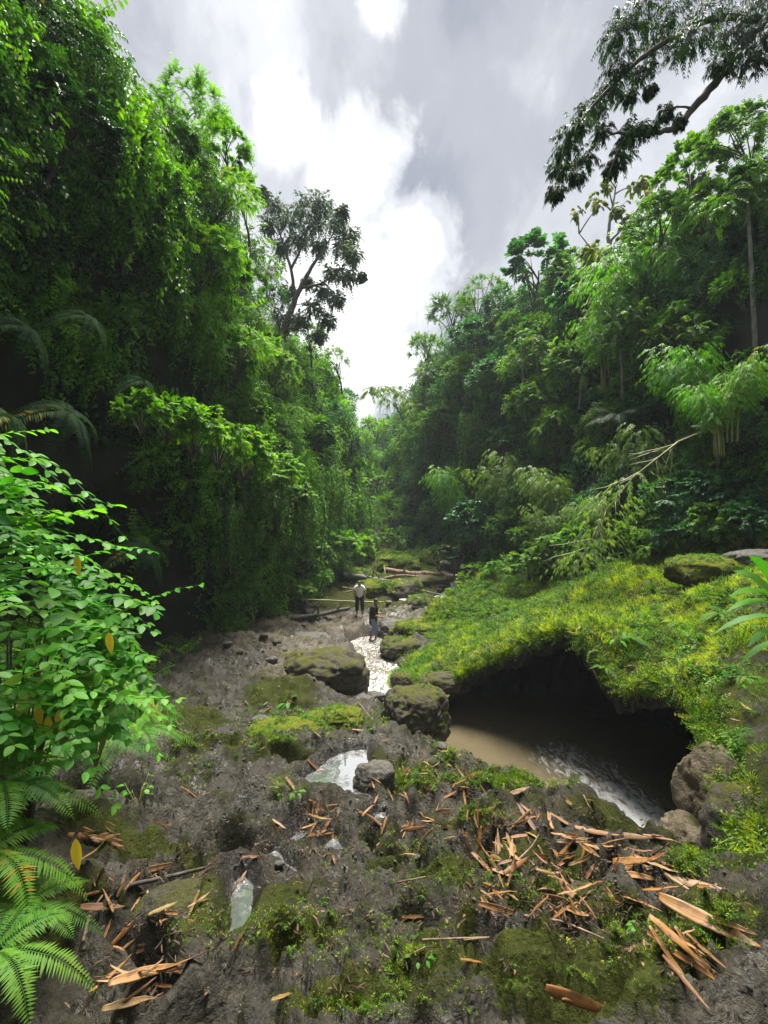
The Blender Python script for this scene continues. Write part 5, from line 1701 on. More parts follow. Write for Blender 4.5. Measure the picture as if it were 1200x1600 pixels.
# ---- trees drawn limb by limb
def limb_tree(name, label, limbs, blobs, leaf, mat, bark, leafn=26, lL=.11, lW=.04, hang=.5, radius0=None, twig=.012, shape='ov'):
    """limbs: [(list of world points, r0, r1)]; blobs: [(world point, radius)] leaf masses, each tied to the nearest limb point"""
    root = empty(name, limbs[0][0][0], 0, label, 'tree')
    base = np.array(limbs[0][0][0])
    parts = []; allp = []
    for pts, r0, r1 in limbs:
        P = np.array(pts, float)
        t = np.linspace(0, len(P) - 1, (len(P) - 1) * 5 + 1)
        Q = np.stack([np.interp(t, np.arange(len(P)), P[:, k]) for k in range(3)], 1)
        for _ in range(3):
            Q[1:-1] = (Q[:-2] + Q[2:] + 2 * Q[1:-1]) / 4
        Q[1:-1] += rng.normal(0, r0 * .10, Q[1:-1].shape)
        parts.append(tube(Q - base, np.linspace(r0, r1, len(Q)), 7, 3, .12)); allp.append(Q)
    A = np.concatenate(allp)
    lf = Leaves()
    for c, r in blobs:
        c = np.array(c)
        k = np.argmin(((A - c) ** 2).sum(1)); s = A[k]
        u = np.linspace(0, 1, 6)[:, None]
        p = s * (1 - u) + c * u + np.array([0, 0, .25 * r]) * np.sin(u * np.pi)
        parts.append(tube(p - base, np.linspace(twig * 1.5, twig * .5, 6), 5, 3, .1))
        d = nrm(rng.normal(0, 1, (leafn, 3)) * [1, 1, .75])
        for j in range(0, leafn, 3):
            q = c + d[j] * r * .8
            parts.append(tube(np.linspace(c, q, 3) - base, [twig * .5, twig * .35, twig * .2], 3, cap=False))
        S = c + d * r * rng.uniform(.1, .75, (leafn, 1)) - base
        dd = d * .7 + rng.normal(0, .4, d.shape)
        lf.sprays(S, dd, r * rng.uniform(.3, .6, leafn), rng.uniform(.3, 1.0, leafn), 6, lL, lW, ang=45, hang=hang, shape=shape, tint=(.05, .9), stem=.003)
    V, F = join_parts(parts)
    link('trunk', mesh_from('trunk', V, F, MAT[bark]), root)
    link('crown', lf.mesh('crown', MAT[mat]), root)
    return root


D = 7.0
LIMB_A = [(9.6, 4.6, -.4), (10.0, 5.2, 3.5), (9.6, 5.8, 7.0), (8.2, 6.4, 8.6), at(1190, 30, 7.2), at(1140, 95, 7.1), at(1100, 150, 7), at(1062, 195, 7), at(1035, 206, 6.9), at(985, 212, 6.9), at(940, 205, 6.8)]
LIMB_B = [at(1190, 30, 7.2), at(1110, 25, 7.3), at(1040, 65, 7.2), at(1000, 92, 7.1), at(955, 135, 7), at(905, 190, 6.9), at(880, 235, 6.9), at(868, 290, 6.8)]
LIMB_C = [at(1085, 170, 7), at(1060, 165, 6.9), at(1030, 175, 6.8)]
LIMB_D = [at(985, 212, 6.9), at(965, 235, 6.9), at(952, 270, 6.8), at(946, 300, 6.8)]
BL = [(958, 60, 26), (968, 100, 26), (955, 135, 26), (925, 165, 24), (900, 195, 22), (885, 225, 24), (875, 262, 20), (868, 298, 14), (940, 200, 20), (915, 245, 20), (900, 275, 16), (985, 205, 22), (972, 240, 22), (955, 262, 14),
      (985, 30, 34), (1020, 60, 34), (1050, 20, 40), (1090, 50, 34), (1110, 10, 44), (1140, 55, 32), (1165, 20, 44), (1190, 60, 34), (1010, 0, 36), (1060, 75, 26), (1130, 95, 22), (1175, 95, 24), (1200, 0, 50), (1040, 175, 16), (1060, 190, 10), (1015, 195, 14), (1005, 110, 22), (980, 150, 16), (1015, 140, 10)]
limb_tree('overhanging_tree', 'dark tree bough with drooping leaves reaching in from the upper right', [(LIMB_A, .13, .012), (LIMB_B, .055, .008), (LIMB_C, .02, .006), (LIMB_D, .018, .005)],
          [(at(a, b, 7 + rng.uniform(-.5, .5)), 1.15 * r / FPX * 7) for a, b, r in BL], None, 'leaf_bough', 'bark', 62, .09, .019, 1.0, twig=.006, shape='lan')

D = 27
LA = [at(430, 560, D), at(450, 500, D), at(462, 465, D), at(480, 430, D), at(500, 400, D), at(520, 365, D)]
LB = [at(462, 465, D), at(455, 420, D), at(440, 375, D), at(430, 335, D)]
LC = [at(470, 450, D), at(500, 445, D), at(530, 425, D), at(550, 395, D)]
LD = [at(455, 420, D), at(475, 380, D), at(485, 340, D)]
BL2 = [(430, 320, 20), (412, 300, 9), (450, 345, 20), (475, 325, 22), (500, 315, 20), (490, 350, 20), (525, 345, 20), (548, 365, 16), (552, 398, 15), (535, 385, 16), (545, 430, 17), (520, 425, 15), (468, 375, 18), (440, 385, 16), (500, 385, 14),
       (505, 455, 15), (525, 468, 14), (490, 480, 15), (512, 500, 13), (470, 500, 16), (450, 455, 14), (566, 432, 6), (420, 350, 14), (480, 440, 10), (535, 330, 10), (500, 525, 12), (440, 500, 18)]
limb_tree('airy_tree', 'airy dark tree with thin limbs standing against the white cloud', [(LA, .24, .03), (LB, .11, .03), (LC, .09, .02), (LD, .08, .02)],
          [(at(a, b, D + rng.uniform(-1.2, 1.2)), 1.3 * r / FPX * D) for a, b, r in BL2], None, 'leaf_airy', 'bark', 120, .12, .065, .3, twig=.018)
D = 24
LA = [at(960, 480, D), at(955, 430, D), at(950, 380, D), at(955, 330, D), at(965, 285, D)]
LB = [at(955, 430, D), at(925, 390, D), at(905, 365, D)]
LC = [at(950, 380, D), at(985, 345, D), at(1010, 310, D)]
LD = [at(955, 410, D), at(1000, 390, D), at(1030, 360, D)]
for (x0, y0, x1, y1, dd, r) in [(822, 660, 815, 560, 24, .07), (846, 640, 838, 548, 24, .055), (972, 625, 965, 500, 18, .06), (985, 610, 990, 520, 18, .045), (1068, 640, 1060, 520, 16, .05), (905, 640, 912, 560, 21, .05), (742, 640, 748, 570, 32, .08), (668, 720, 672, 650, 42, .09), (380, 470, 392, 380, 20, .07)]:
    T0 = at(x0, y0, dd); T1 = at(x1, y1, dd); mid = at((x0 + x1) / 2 + rng.uniform(-5, 5), (y0 + y1) / 2, dd)
    limb_tree('slender_tree', 'slender bare-stemmed tree standing among the slope bushes', [([T0, mid, T1], r, r * .5)], [(np.array(T1) + rng.normal(0, .5, 3), .9) for _ in range(5)], None, 'leaf_green', 'pale_bark', 20, .15, .07, .3)['group'] = 'slender trees among the slope bushes'
# growth that closes the far end of the gorge floor
for i, (px, py, dd, r, key, mt) in enumerate([(560, 862, 33, 34, 'bush0', 'leaf_bright'), (600, 850, 38, 30, 'bush1', 'leaf_green'), (640, 846, 40, 34, 'bush2', 'leaf_bright'), (678, 858, 37, 28, 'bush1', 'leaf_green'), (712, 862, 34, 26, 'bush0', 'leaf_dark'), (575, 815, 42, 36, 'small0', 'leaf_green'), (615, 800, 46, 42, 'small1', 'leaf_bright'),
                                        (655, 800, 46, 38, 'feather0', 'leaf_green'), (590, 760, 50, 36, 'broad0', 'leaf_green'), (635, 745, 52, 36, 'small2', 'leaf_bright'), (560, 770, 48, 30, 'bamboo0', 'bamboo'), (690, 820, 42, 30, 'broad1', 'leaf_teal'), (530, 880, 28, 26, 'bush2', 'leaf_bright'), (500, 905, 24, 24, 'bush1', 'leaf_bright'), (470, 925, 22, 24, 'bush0', 'leaf_green'), (735, 880, 30, 26, 'bush1', 'leaf_dark')]):
    in_air(key, px, py, r, dd, 'bushy growth on the gorge floor behind the logs and boulders', mt, 'bushes closing the far gorge floor')
for i, (px, py, dd, r, key, mt) in enumerate([(745, 905, 23, 34, 'bush0', 'leaf_green'), (785, 900, 20, 36, 'bush2', 'leaf_bright'), (825, 880, 18.5, 40, 'bush1', 'leaf_green'), (865, 865, 17.5, 42, 'bush2', 'leaf_green'), (905, 850, 16.5, 42, 'bush0', 'leaf_bright'), (945, 862, 15.5, 42, 'bush1', 'leaf_green'),
                                        (990, 845, 14.5, 44, 'bush0', 'leaf_green'), (1030, 858, 13.5, 42, 'bush2', 'leaf_bright'), (1070, 835, 12.8, 46, 'bush1', 'leaf_teal'), (1120, 820, 12, 48, 'bush0', 'leaf_green'), (1175, 815, 11.2, 50, 'bush1', 'leaf_teal'), (860, 800, 18.5, 44, 'bamboo1', 'bamboo_pale'), (925, 790, 17, 46, 'bamboo0', 'bamboo')]):
    in_air(key, px, py, r, dd, 'low bush along the line where the right slope meets the grassy bank', mt, 'low bushes at the foot of the right slope')
BL3 = [(rng.uniform(895, 1040), rng.uniform(275, 440), rng.uniform(9, 17)) for _ in range(42)]
limb_tree('thin_tree', 'thin half-bare tree with yellow-brown leaves on the skyline', [(LA, .16, .03), (LB, .07, .02), (LC, .07, .02), (LD, .07, .02)],
          [(at(a, b, D + rng.uniform(-1.5, 1.5)), r / FPX * D) for a, b, r in BL3 if not (b < 330 and a < 925)], None, 'leaf_olive', 'pale_bark', 12, .2, .11, .2, twig=.03)
# straight pale trunk right
D = 13.5
limb_tree('straight_trunk_tree', 'straight pale trunk rising through the bamboo near the right edge', [([at(1185, 620, D), at(1181, 540, D), at(1177, 470, D), at(1173, 400, D), at(1168, 320, D)], .075, .05)],
          [(at(1168 + a, 300 + b, D), 40 / FPX * D) for a, b in ((-20, 0), (20, -10), (0, -35), (30, 20), (-35, 25))], None, 'leaf_green', 'pale_bark', 26, .15, .07, .3)
# arching bamboo tip across the sky notch
D = 46
lf = Leaves(); P = np.array([at(645, 640, D), at(628, 615, D), at(605, 603, D), at(585, 605, D), at(574, 615, D)])
t = np.linspace(0, 4, 16); Q = np.stack([np.interp(t, np.arange(5), P[:, k]) for k in range(3)], 1)
bamboo_fans(lf, Q - P[0], .3, 70, lL=.5, lW=.07, L=.8)
r_ = empty('arching_bamboo', P[0], 0, 'single bamboo tip arching across the notch of sky', 'bamboo')
V, F = tube(Q - P[0], np.linspace(.06, .015, 16), 5)
link('culm', mesh_from('culm', V, F, MAT['culm']), r_); link('foliage', lf.mesh('foliage', MAT['bamboo_pale']), r_)

# the fallen bamboo stalk with thin bare branchlets
P = np.array([at(1145, 655, 12.5), at(1060, 690, 12), at(990, 745, 11.8), at(945, 800, 12), at(915, 860, 12.5), at(900, 885, 13)])
parts = [tube(P - P[0], [.045, .042, .038, .03, .02, .012], 7, 1, .05)]
r_ = empty('fallen_bamboo', P[0], 0, 'long yellow bamboo stalk fallen slantwise down the slope', 'bamboo')
link('culm', mesh_from('culm', *tube(P - P[0], [.024, .023, .021, .018, .012, .008], 7, 1, .05), MAT['culm']), r_)
for i in range(26):
    u = rng.uniform(1.0, 4.3); k = int(u); s = P[k] * (1 - (u - k)) + P[k + 1] * (u - k)
    e = s + np.array([rng.uniform(-.3, .35), rng.uniform(-.3, .1), -rng.uniform(.4, 1.3)]) if i % 3 else s + np.array([-rng.uniform(.6, 1.3), 0, -rng.uniform(0, .5)])
    link('branchlet', mesh_from('branchlet', *tube(np.linspace(s, e, 4) + rng.normal(0, .02, (4, 3)) - P[0], [.013, .011, .008, .004], 4), MAT['culm']), r_)
lf = Leaves()
bamboo_fans(lf, P[2:] - P[0], .5, 130, lL=.17, lW=.022, L=.7)
link('foliage', lf.mesh('foliage', MAT['bamboo_pale']), r_)

# ---- ferns and the near bush
def fern_at(key, px, py, r, label, d=None, dz=0.0, mat=None, tilt=(0, 0), face=None):
    p = hit(px, py) if d is None else at(px, py, d)
    root = plant(key, (p[0], p[1], p[2] + dz + .3 * r), r, label, face=face, mat=mat, tilt=tilt)
    return root


for (px, py, r, lab, d, key, tl) in [
    (10, 1225, .42, 'lush fern with long fronds at the lower left edge, below the bush', 1.9, 'fern0', (0, .3)),
    (-5, 1335, .42, 'bright fern at the left edge beside the bamboo litter', 1.75, 'fern1', (0, .35)),
    (40, 1420, .3, 'low fern over the litter at the lower left corner', 1.75, 'fern0', (0, .2)),
    (0, 1490, .34, 'fern half out of view at the lower left corner', 1.5, 'fern1', (0, .2)),
    (185, 1090, .85, 'fern with an arching frond reaching over the rock shelf', 4.4, 'fern1', (0, .25)),
    (215, 1140, .6, 'small fern at the edge of the rock shelf below the arching frond', 4.2, 'fern0', (0, .2)),
    (130, 1160, .6, 'fern in the shade under the near bush', 3.2, 'fern0', (0, .1)),
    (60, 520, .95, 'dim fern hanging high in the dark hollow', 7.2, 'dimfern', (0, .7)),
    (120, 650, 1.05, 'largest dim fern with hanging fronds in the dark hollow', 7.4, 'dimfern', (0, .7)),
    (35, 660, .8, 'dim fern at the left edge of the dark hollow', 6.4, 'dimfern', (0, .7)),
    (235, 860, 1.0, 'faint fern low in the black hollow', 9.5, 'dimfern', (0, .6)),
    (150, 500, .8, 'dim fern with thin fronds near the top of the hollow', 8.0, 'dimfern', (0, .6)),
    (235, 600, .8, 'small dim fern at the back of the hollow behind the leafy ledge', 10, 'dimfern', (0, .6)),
]:
    fern_at(key, px, py, r, lab, d, 0, None, tl, 0.0)
def bank_hit(px, py):
    return hitf(lambda x, y: bank_top(x, y), px, py, 2, 30)
for (px, py, r, lab, key) in [
    (985, 1000, .55, 'fern on the grassy bank above the middle of the cave mouth', 'fern0'),
    (1060, 975, .5, 'fern right of the bank-top fern, among long grass', 'fern1'),
    (945, 1045, .35, 'small fern hanging from the notch in the cave lip', 'fern0'),
    (1130, 960, .55, 'fern at the foot of the strap-leaved plant', 'fern0'),
    (1010, 960, .35, 'little fern half sunk in yellow grass', 'fern1'),
    (820, 900, .6, 'fern at the back edge of the grassy bank', 'fern0'),
    (1165, 1060, .4, 'fern near the right edge over the cave wall', 'fern1')]:
    p = bank_hit(px, py)
    plant(key, (p[0], p[1], p[2] + .3 * r), r, lab)

# near bush with compound leaves, lower left
def near_bush():
    base = np.array([-2.15, 2.9, -2.25])
    root = empty('near_bush', base, 0, 'bright green bush with rows of oval leaflets leaning over the rock', 'bush')
    lf = Leaves(); stems = []
    tips = []
    spec = [(30, 800, 2.3), (70, 815, 2.3), (10, 850, 2.1), (100, 880, 2.4), (140, 870, 2.5), (120, 930, 2.4), (160, 960, 2.4), (20, 950, 2.0), (90, 980, 2.3), (170, 1000, 2.5),
            (130, 1030, 2.4), (70, 1060, 2.2), (10, 1080, 2.0), (150, 900, 2.5), (180, 930, 2.5), (110, 1080, 2.3), (0, 900, 1.9), (-20, 690, 2.2), (30, 680, 2.3), (15, 740, 2.2), (20, 800, 2.2), (-30, 740, 2.2), (-10, 780, 2.1),
            (170, 1060, 2.6), (-20, 1060, 1.8), (170, 925, 2.6), (175, 965, 2.65), (60, 825, 2.5), (140, 985, 2.5), (40, 1040, 2.3), (90, 1060, 2.6), (20, 1110, 2.2)]
    for i, (px, py, d) in enumerate(spec):
        c = np.array(at(px - 40, py + 12, d * rng.uniform(.95, 1.1)))
        m = (base + c) / 2 + np.array([-.25, .15, .25])
        t = np.linspace(0, 1, 7)[:, None]
        p = base * (1 - t) ** 2 + 2 * m * t * (1 - t) + c * t * t
        link('stem', mesh_from('stem', *tube(p - base, .009 * (1.1 - t[:, 0] * .8), 5), MAT['bark']), root)
        n = 4
        S = np.repeat((c - base)[None], n, 0) + rng.normal(0, .05, (n, 3))
        dd = np.array([.9, -.15, -.05]) + rng.normal(0, .32, (n, 3))
        big = rng.uniform() < .22
        lf.sprays(S, dd, rng.uniform(.34, .6, n), rng.uniform(.0, .45, n), 8 if not big else 6, .070 if not big else .10, .036 if not big else .052, ang=62, shape='cup', hang=.1, tint=(.15, .95), stem=.0028, jit=.22, curl=.12, fold=.12)
    link('foliage', lf.mesh('foliage', MAT['near_leaf']), root)
    # a few yellowed leaves
    for px, py, d in [(170, 988, 2.25), (75, 1118, 2.1), (92, 1108, 2.1), (120, 868, 2.3), (118, 1310, 1.75), (60, 1100, 2.1)]:
        p = np.array(at(px, py, d)) - base
        yl = Leaves()
        yl.add([p], [[.3, -.2, -.9]], [[.2, -.9, .3]], .085, .035, .5, 'cup')
        link('yellow_leaf', yl.mesh('yellow_leaf', MAT['yellow_leaf']), root)


MAT['near_leaf'] = leaf_mat('near_bush_leaves', [(0.018, 0.10, 0.012), (0.05, 0.24, 0.018), (0.14, 0.38, 0.03)], trans=.45, rough=.5, spec=.25, rnd=0)
MAT['yellow_leaf'] = leaf_mat('yellowed_leaves', [(0.4, 0.25, 0.02), (0.5, 0.33, 0.02), (0.6, 0.4, 0.03)], trans=.4)
near_bush()


def broad_plant(name, px, py, d, label, n, lL, lW, shape='cup', h=.4, mat='near_leaf', face=None, spread=.8, cat='plant'):
    p = np.array(hit(px, py) if d is None else at(px, py, d))
    root = empty(name, p, 0, label, cat)
    lf = Leaves(); st = []
    for i in range(n):
        a = rng.uniform(0, 6.28); hh = h * rng.uniform(.4, 1)
        tip = np.array([math.cos(a) * spread * hh * .5, math.sin(a) * spread * hh * .5, hh])
        st.append(tube(np.linspace([0, 0, -.05], tip, 4) + np.array([0, 0, .02]), list(np.array([.006, .005, .004, .003]) * min(1, h / .3)), 4))
        lf.add([tip], [[math.cos(a), math.sin(a), rng.uniform(-.5, .2)]], [[math.cos(a) * .4, math.sin(a) * .4, 1]], lL * rng.uniform(.6, 1.1), lW, rng.uniform(.2, .9), shape, .12, .3)
    V, F = join_parts(st)
    link('stem', mesh_from('stem', V, F, MAT['culm']), root)
    link('foliage', lf.mesh('foliage', MAT[mat]), root)
    return root


broad_plant('heart_leaf_plant', 150, 1190, 2.6, 'plant with heart-shaped leaves under the near bush', 16, .14, .11, h=.35)
broad_plant('heart_leaf_plant', 100, 1160, 2.5, 'taller heart-leaved plant in the shade of the near bush', 18, .17, .13, h=.4, mat='leaf_green')
broad_plant('seedling', 868, 1218, None, 'leafy seedling at the rock edge above the muddy pool', 9, .12, .06, h=.28)
broad_plant('seedling', 817, 1200, None, 'thin upright seedling left of the leafy seedling over the pool', 10, .06, .025, h=.34, spread=.25)
broad_plant('seedling', 215, 1255, None, 'small seedling among leaf litter near the left ferns', 12, .06, .035, h=.15, spread=1.4)
broad_plant('seedling', 462, 1248, None, 'tiny bright seedling beside the dark rock hole', 7, .05, .03, h=.08, spread=1.5)
broad_plant('seedling', 450, 1105, None, 'single pale broad leaf growing in the grassy patch', 4, .22, .08, h=.16, spread=1.5)
broad_plant('seedling', 655, 1520, None, 'tiny seedling in moss near the bottom of the rock', 9, .025, .013, h=.05, spread=1.8)
broad_plant('seedling', 1010, 1475, None, 'tiny green sprout beside the small dark pit', 8, .03, .016, h=.06, spread=1.6)
broad_plant('seedling', 965, 1015, 8.6, 'broad-leaved sprout at the notch of the cave lip', 12, .16, .07, h=.35)

# strap-leaved plant with orange flower at the right edge
def strap_plant():
    p0 = np.array(at(1212, 1015, 4.6))
    root = empty('strap_leaved_plant', p0 - np.array([0, 0, .12]), 0, 'tall plant with long strap leaves and an orange flower at the right edge', 'plant')
    st = tube(np.array([[0, 0, -.5], [.02, 0, -.1], [0, 0, .4], [.02, 0, .95]]), [.014, .013, .012, .008], 6)
    so = link('stem', mesh_from('stem', *st, MAT['culm']), root)
    for (z, dx, dy, dz, Ln, w) in [(.6, -.9, -.3, .6, .62, .085), (.5, -.6, -.4, .9, .6, .085), (.55, -.8, -.2, .35, .55, .07), (.75, -.45, -.1, .9, .55, .075), (.8, -.1, -.3, 1, .5, .07), (.45, -.95, .1, .1, .5, .06), (.9, .5, -.1, .8, .5, .07), (.35, .9, -.2, .2, .5, .06), (.3, -.7, -.3, .15, .4, .06),
                                   (.65, -.3, .5, .8, .5, .06), (.2, -.9, -.1, -.1, .35, .05), (.1, .4, -.5, .2, .4, .05)]:
        lf = Leaves()
        P = np.array([0, 0, z]); 
        lf.add([P], [[dx, dy, dz]], [[-dz, -.5, 1]], Ln * 1.15, w * 1.15, rng.uniform(.3, .8), 'blade', 0, .45)
        link('leaf', lf.mesh('leaf', MAT['near_leaf']), root)
    fl = Leaves()
    for a in np.linspace(0, 5.5, 6):
        fl.add([[.06, 0, .98]], [[math.cos(a), math.sin(a), .5]], [[0, 0, 1]], .10, .03, .5, 'ov')
    link('flower', fl.mesh('flower', MAT['orange_petal']), so)


MAT['orange_petal'] = leaf_mat('orange_petals', [(0.7, 0.12, 0.01), (0.8, 0.16, 0.01), (0.85, 0.2, 0.02)], trans=.4)
strap_plant()


# hanging roots
for i in range(26):
    k = rng.uniform(3, 12.9); j = int(k)
    p = np.array(at(*LIP[j][:3])) * (1 - (k - j)) + np.array(at(*LIP[j + 1][:3])) * (k - j)
    dr_ = np.array(LIP[j][4], float); dr_ /= np.linalg.norm(dr_)
    p[:2] += dr_ * rng.uniform(-.05, .35)
    Lr = rng.uniform(.15, .55)
    t = np.linspace(0, 1, 8)[:, None]
    P = p + np.array([0, 0, -.05]) + np.array([rng.uniform(-.12, .12), rng.uniform(-.1, .1), -Lr]) * t + np.stack([.03 * np.sin(t[:, 0] * 8 + i), .03 * np.cos(t[:, 0] * 7 + i), 0 * t[:, 0]], 1)
    tag(link('hanging_root', mesh_from('hanging_root', *tube(P, np.linspace(.008, .003, 8), 5), MAT['driftwood'])), 'thin root hanging from the rim of the cave', 'root', 'roots hanging from the cave rim')
# ------------------------------------------------------------------ boulders, logs, dry bamboo sheaths
def boulder(name, c, r, label, mat='boulder', seed=0, cat='boulder', sub=5, sq=1.0, rot=0.0, tilt=0.0, amp=.22):
    bm = bmesh.new()
    bmesh.ops.create_icosphere(bm, subdivisions=sub, radius=1)
    V = np.array([v.co[:] for v in bm.verts]); F = np.array([[v.index for v in f.verts] for f in bm.faces]); bm.free()
    p = 3.2
    k = (np.abs(V) ** p).sum(1) ** (-1 / p)
    V = V * (0.45 + 0.55 * k[:, None])
    n = amp * fbm(V * 1.1 + seed * 3.3, 3, seed) + amp * .45 * fbm(V * 2.8 + seed, 3, seed + 5) + .035 * fbm(V * 9 + seed, 3, seed + 9) - .07 * sstep(.12, 0, np.abs(fbm(V * 1.4 + seed * 2, 3, seed + 12))) + .04 * fbm(V * np.array([1.5, 1.5, 6]) + seed, 3, seed + 15)
    V = V * (1 + n[:, None]) * np.array(r)
    co = Euler((tilt, 0, rot)).to_matrix()
    V = V @ np.array(co).T
    o = link(name, mesh_from(name, V, F, MAT[mat]), loc=c)
    return tag(o, label, cat)


BOULD = [  # px, py (centre), d, (rx, ry, rz) m, label, material
    (651, 1118, 8.6, (.62, .6, .52), 'large mossy boulder at the pool edge below the overhanging bank', 'boulder', .3),
    (503, 1060, 12.0, (1.1, .95, .72), 'broad dark rock lump left of the white stream', 'boulder', .1),
    (470, 1052, 12.6, (.9, .8, .5), 'low brown rock joined behind the broad dark lump', 'boulder', .6),
    (632, 1016, 16.2, (.75, .7, .42), 'dark mossy boulder right of the stream near the wading person', 'boulder', .2),
    (655, 987, 18.0, (.95, .9, .42), 'boulder topped with yellow-green growth beside the upstream channel', 'mossy', .5),
    (615, 985, 19.4, (.75, .8, .45), 'dark rock the wading person steps past', 'grey_boulder', .3),
    (665, 950, 22.3, (1.0, .8, .55), 'flat-topped mossy boulder at the fork of the stream', 'boulder', .4),
    (640, 957, 22.0, (.9, .7, .28), 'low flat rock beside the flat-topped boulder', 'grey_boulder', .1),
    (480, 1004, 16.2, (.95, .8, .35), 'smooth wet rock with a film of water left of the stream', 'grey_boulder', .2),
    (455, 1010, 15.6, (.9, .8, .3), 'mossy low rock beside the smooth wet rock', 'boulder', .9),
    (735, 945, 22.5, (1.1, 1.0, .75), 'black rock on the far side of the upstream channel', 'grey_boulder', .4),
    (725, 975, 19.8, (.7, .9, .55), 'dark slab leaning against the grassy bank', 'grey_boulder', .9),
    (590, 925, 26.0, (1.25, .9, .6), 'mossy boulder under the ends of the driftwood', 'mossy', .2),
    (632, 925, 25.5, (1.15, .9, .65), 'round dark boulder in front of the log pile', 'boulder', .7),
    (665, 912, 27.5, (1.4, 1.0, .5), 'brown rock carrying the log pile', 'boulder', .1),
    (560, 905, 29.0, (1.1, .9, .6), 'leafy mound behind the person in white', 'mossy', .5),
    (620, 885, 32.5, (1.6, 1.2, .7), 'mossy mound behind the log pile', 'mossy', .3),
    (680, 878, 34.0, (1.6, 1.2, .9), 'mossy rock at the far bend of the river', 'mossy', .8),
    (730, 890, 31.0, (.8, .8, .9), 'pale stepped rock at the foot of the far slope', 'grey_boulder', .2),
    (768, 912, 26.0, (1.2, 1.0, .8), 'grey rock under the dark bushes by the rapids', 'grey_boulder', .4),
    (585, 1218, 5.0, (.20, .17, .17), 'dark pitted stone on the edge of the broad puddle', 'grey_boulder', .4),
    (525, 1125, 7.8, (.5, .35, .18), 'mossy hump in front of the stream', 'mossy', .2),
    (452, 1145, 7.0, (.55, .4, .16), 'grassy hump with orange litter on it', 'mossy', .1),
    (1100, 893, 10.3, (.8, .6, .36), 'ledge rock covered in yellow moss near the right edge', 'mossy', .1),
    (1190, 880, 10.2, (.9, .5, .3), 'bare grey rock ledge at the right edge', 'grey_boulder', .2),
(1135, 1272, 4.95, (.3, .55, .6), 'upright pale brown rock face at the right end of the cave', 'mud_rock', .1),
    (1182, 1312, 4.3, (.38, .42, .4), 'mossy rock hump beside the pale brown rock face', 'boulder', .7),
    (1082, 1312, 5.0, (.26, .3, .2), 'low muddy stones where the foaming water ends', 'mud_rock', .2),
    (570, 1098, 11.0, (.25, .25, .16), 'small black stone in the lip of the little waterfall', 'grey_boulder', .1),
    (588, 1090, 11.3, (.22, .2, .14), 'wet stone splitting the little waterfall', 'grey_boulder', .3),
    (628, 1066, 12.6, (.25, .3, .25), 'point of bare rock where the grassy bank meets the stream', 'boulder', .6),
    (700, 1065, 11.6, (.6, .4, .22), 'brown flat stone set in the front edge of the grassy bank', 'boulder', .2),
    (270, 1430, 2.55, (.2, .15, .12), 'mossy knob of rock beside the narrow puddle', 'boulder', .4),
    (330, 1405, 2.75, (.17, .16, .12), 'mossy shoulder left of the slot puddle', 'boulder', .6),
    (912, 1418, 2.5, (.11, .10, .10), 'small cushion of dark moss among the orange sheaths', 'boulder', .9),
    (800, 1270, 4.3, (.13, .12, .07), 'bright green moss cushion on the rock rim', 'boulder', .5),
]
TUFTED = []
for i, (px, py, d, r, lab, mt, ro) in enumerate(BOULD):
    bo_ = boulder('boulder', at(px, py, d), r, lab, mt, i + 3, sub=6 if i in (0, 1, 25) else 5, rot=ro)
    if mt == 'mossy' or i in (0, 3, 6, 13):
        me_ = bo_.data; nv_ = len(me_.vertices)
        co_ = np.empty(nv_ * 3); me_.vertices.foreach_get('co', co_); no_ = np.empty(nv_ * 3); me_.vertices.foreach_get('normal', no_)
        co_ = co_.reshape(-1, 3) + np.array(bo_.location); no_ = no_.reshape(-1, 3)
        area = 6 * r[0] * r[1] + 2 * r[2]
        p_ = np.clip(sstep(.2, .7, no_[:, 2]) * sstep(-.3, .2, fbm(co_ * 2.2, 2, 500 + i)), 0, 1) * (area * (210 if mt == 'mossy' else 60) / nv_)
        k_ = rng.uniform(0, 1, nv_) < p_
        TUFTED.append((co_[k_], no_[k_]))
TP = np.concatenate([a for a, b in TUFTED]); TN = np.concatenate([b for a, b in TUFTED])
scatter('grass', 'small grass tufts and weeds growing on the mossy boulders', TP, eulers(TN + [0, 0, .8] + rng.normal(0, .3, TN.shape), rng.uniform(0, 6.28, len(TP))), rng.uniform(.5, 1.1, len(TP)) * np.clip(TP[:, 1] / 16, .6, 1.5), rng.integers(0, 3, len(TP)),
        [tuft(24, .14, .007, .07, .7).mesh('boulder_tuft', MAT['grass']), clump_pinnate(.045, .022, 12, 4, .17).mesh('boulder_weed', MAT['moss_grass']), tuft(20, .08, .006, .08, .9).mesh('boulder_tuft', MAT['moss_grass'])])
for i, (px, py, s, lab) in enumerate([(437, 1352, .028, 'black pebble sitting in the small forked puddle'), (432, 1005, .16, 'reddish stone on the brown shelf'), (442, 1018, .15, 'dark stone near the reddish one'), (412, 998, .13, 'grey stone on the wet part of the shelf'),
                                      (425, 1036, .14, 'flat dark stone before the broad rock lump'), (475, 978, .12, 'small stone near the shelf edge'), (372, 1020, .14, 'stone at the foot of the hanging creeper'), (356, 1008, .12, 'small stone close to the dark hollow'),
                                      (608, 944, .2, 'short cut log-like stone right of the person in white'), (408, 1130, .16, 'flat brown stone left of the grassy hump'), (650, 1345, .03, 'small pebble near the tiny puddle'), (690, 1172, .09, 'loose stone below the large mossy boulder')]):
    p = hit(px, py)
    boulder('loose_stone', (p[0], p[1], p[2] + s * .2), (s, s * .8, s * .5), lab, 'grey_boulder', 60 + i, 'stone', 3, rot=i)


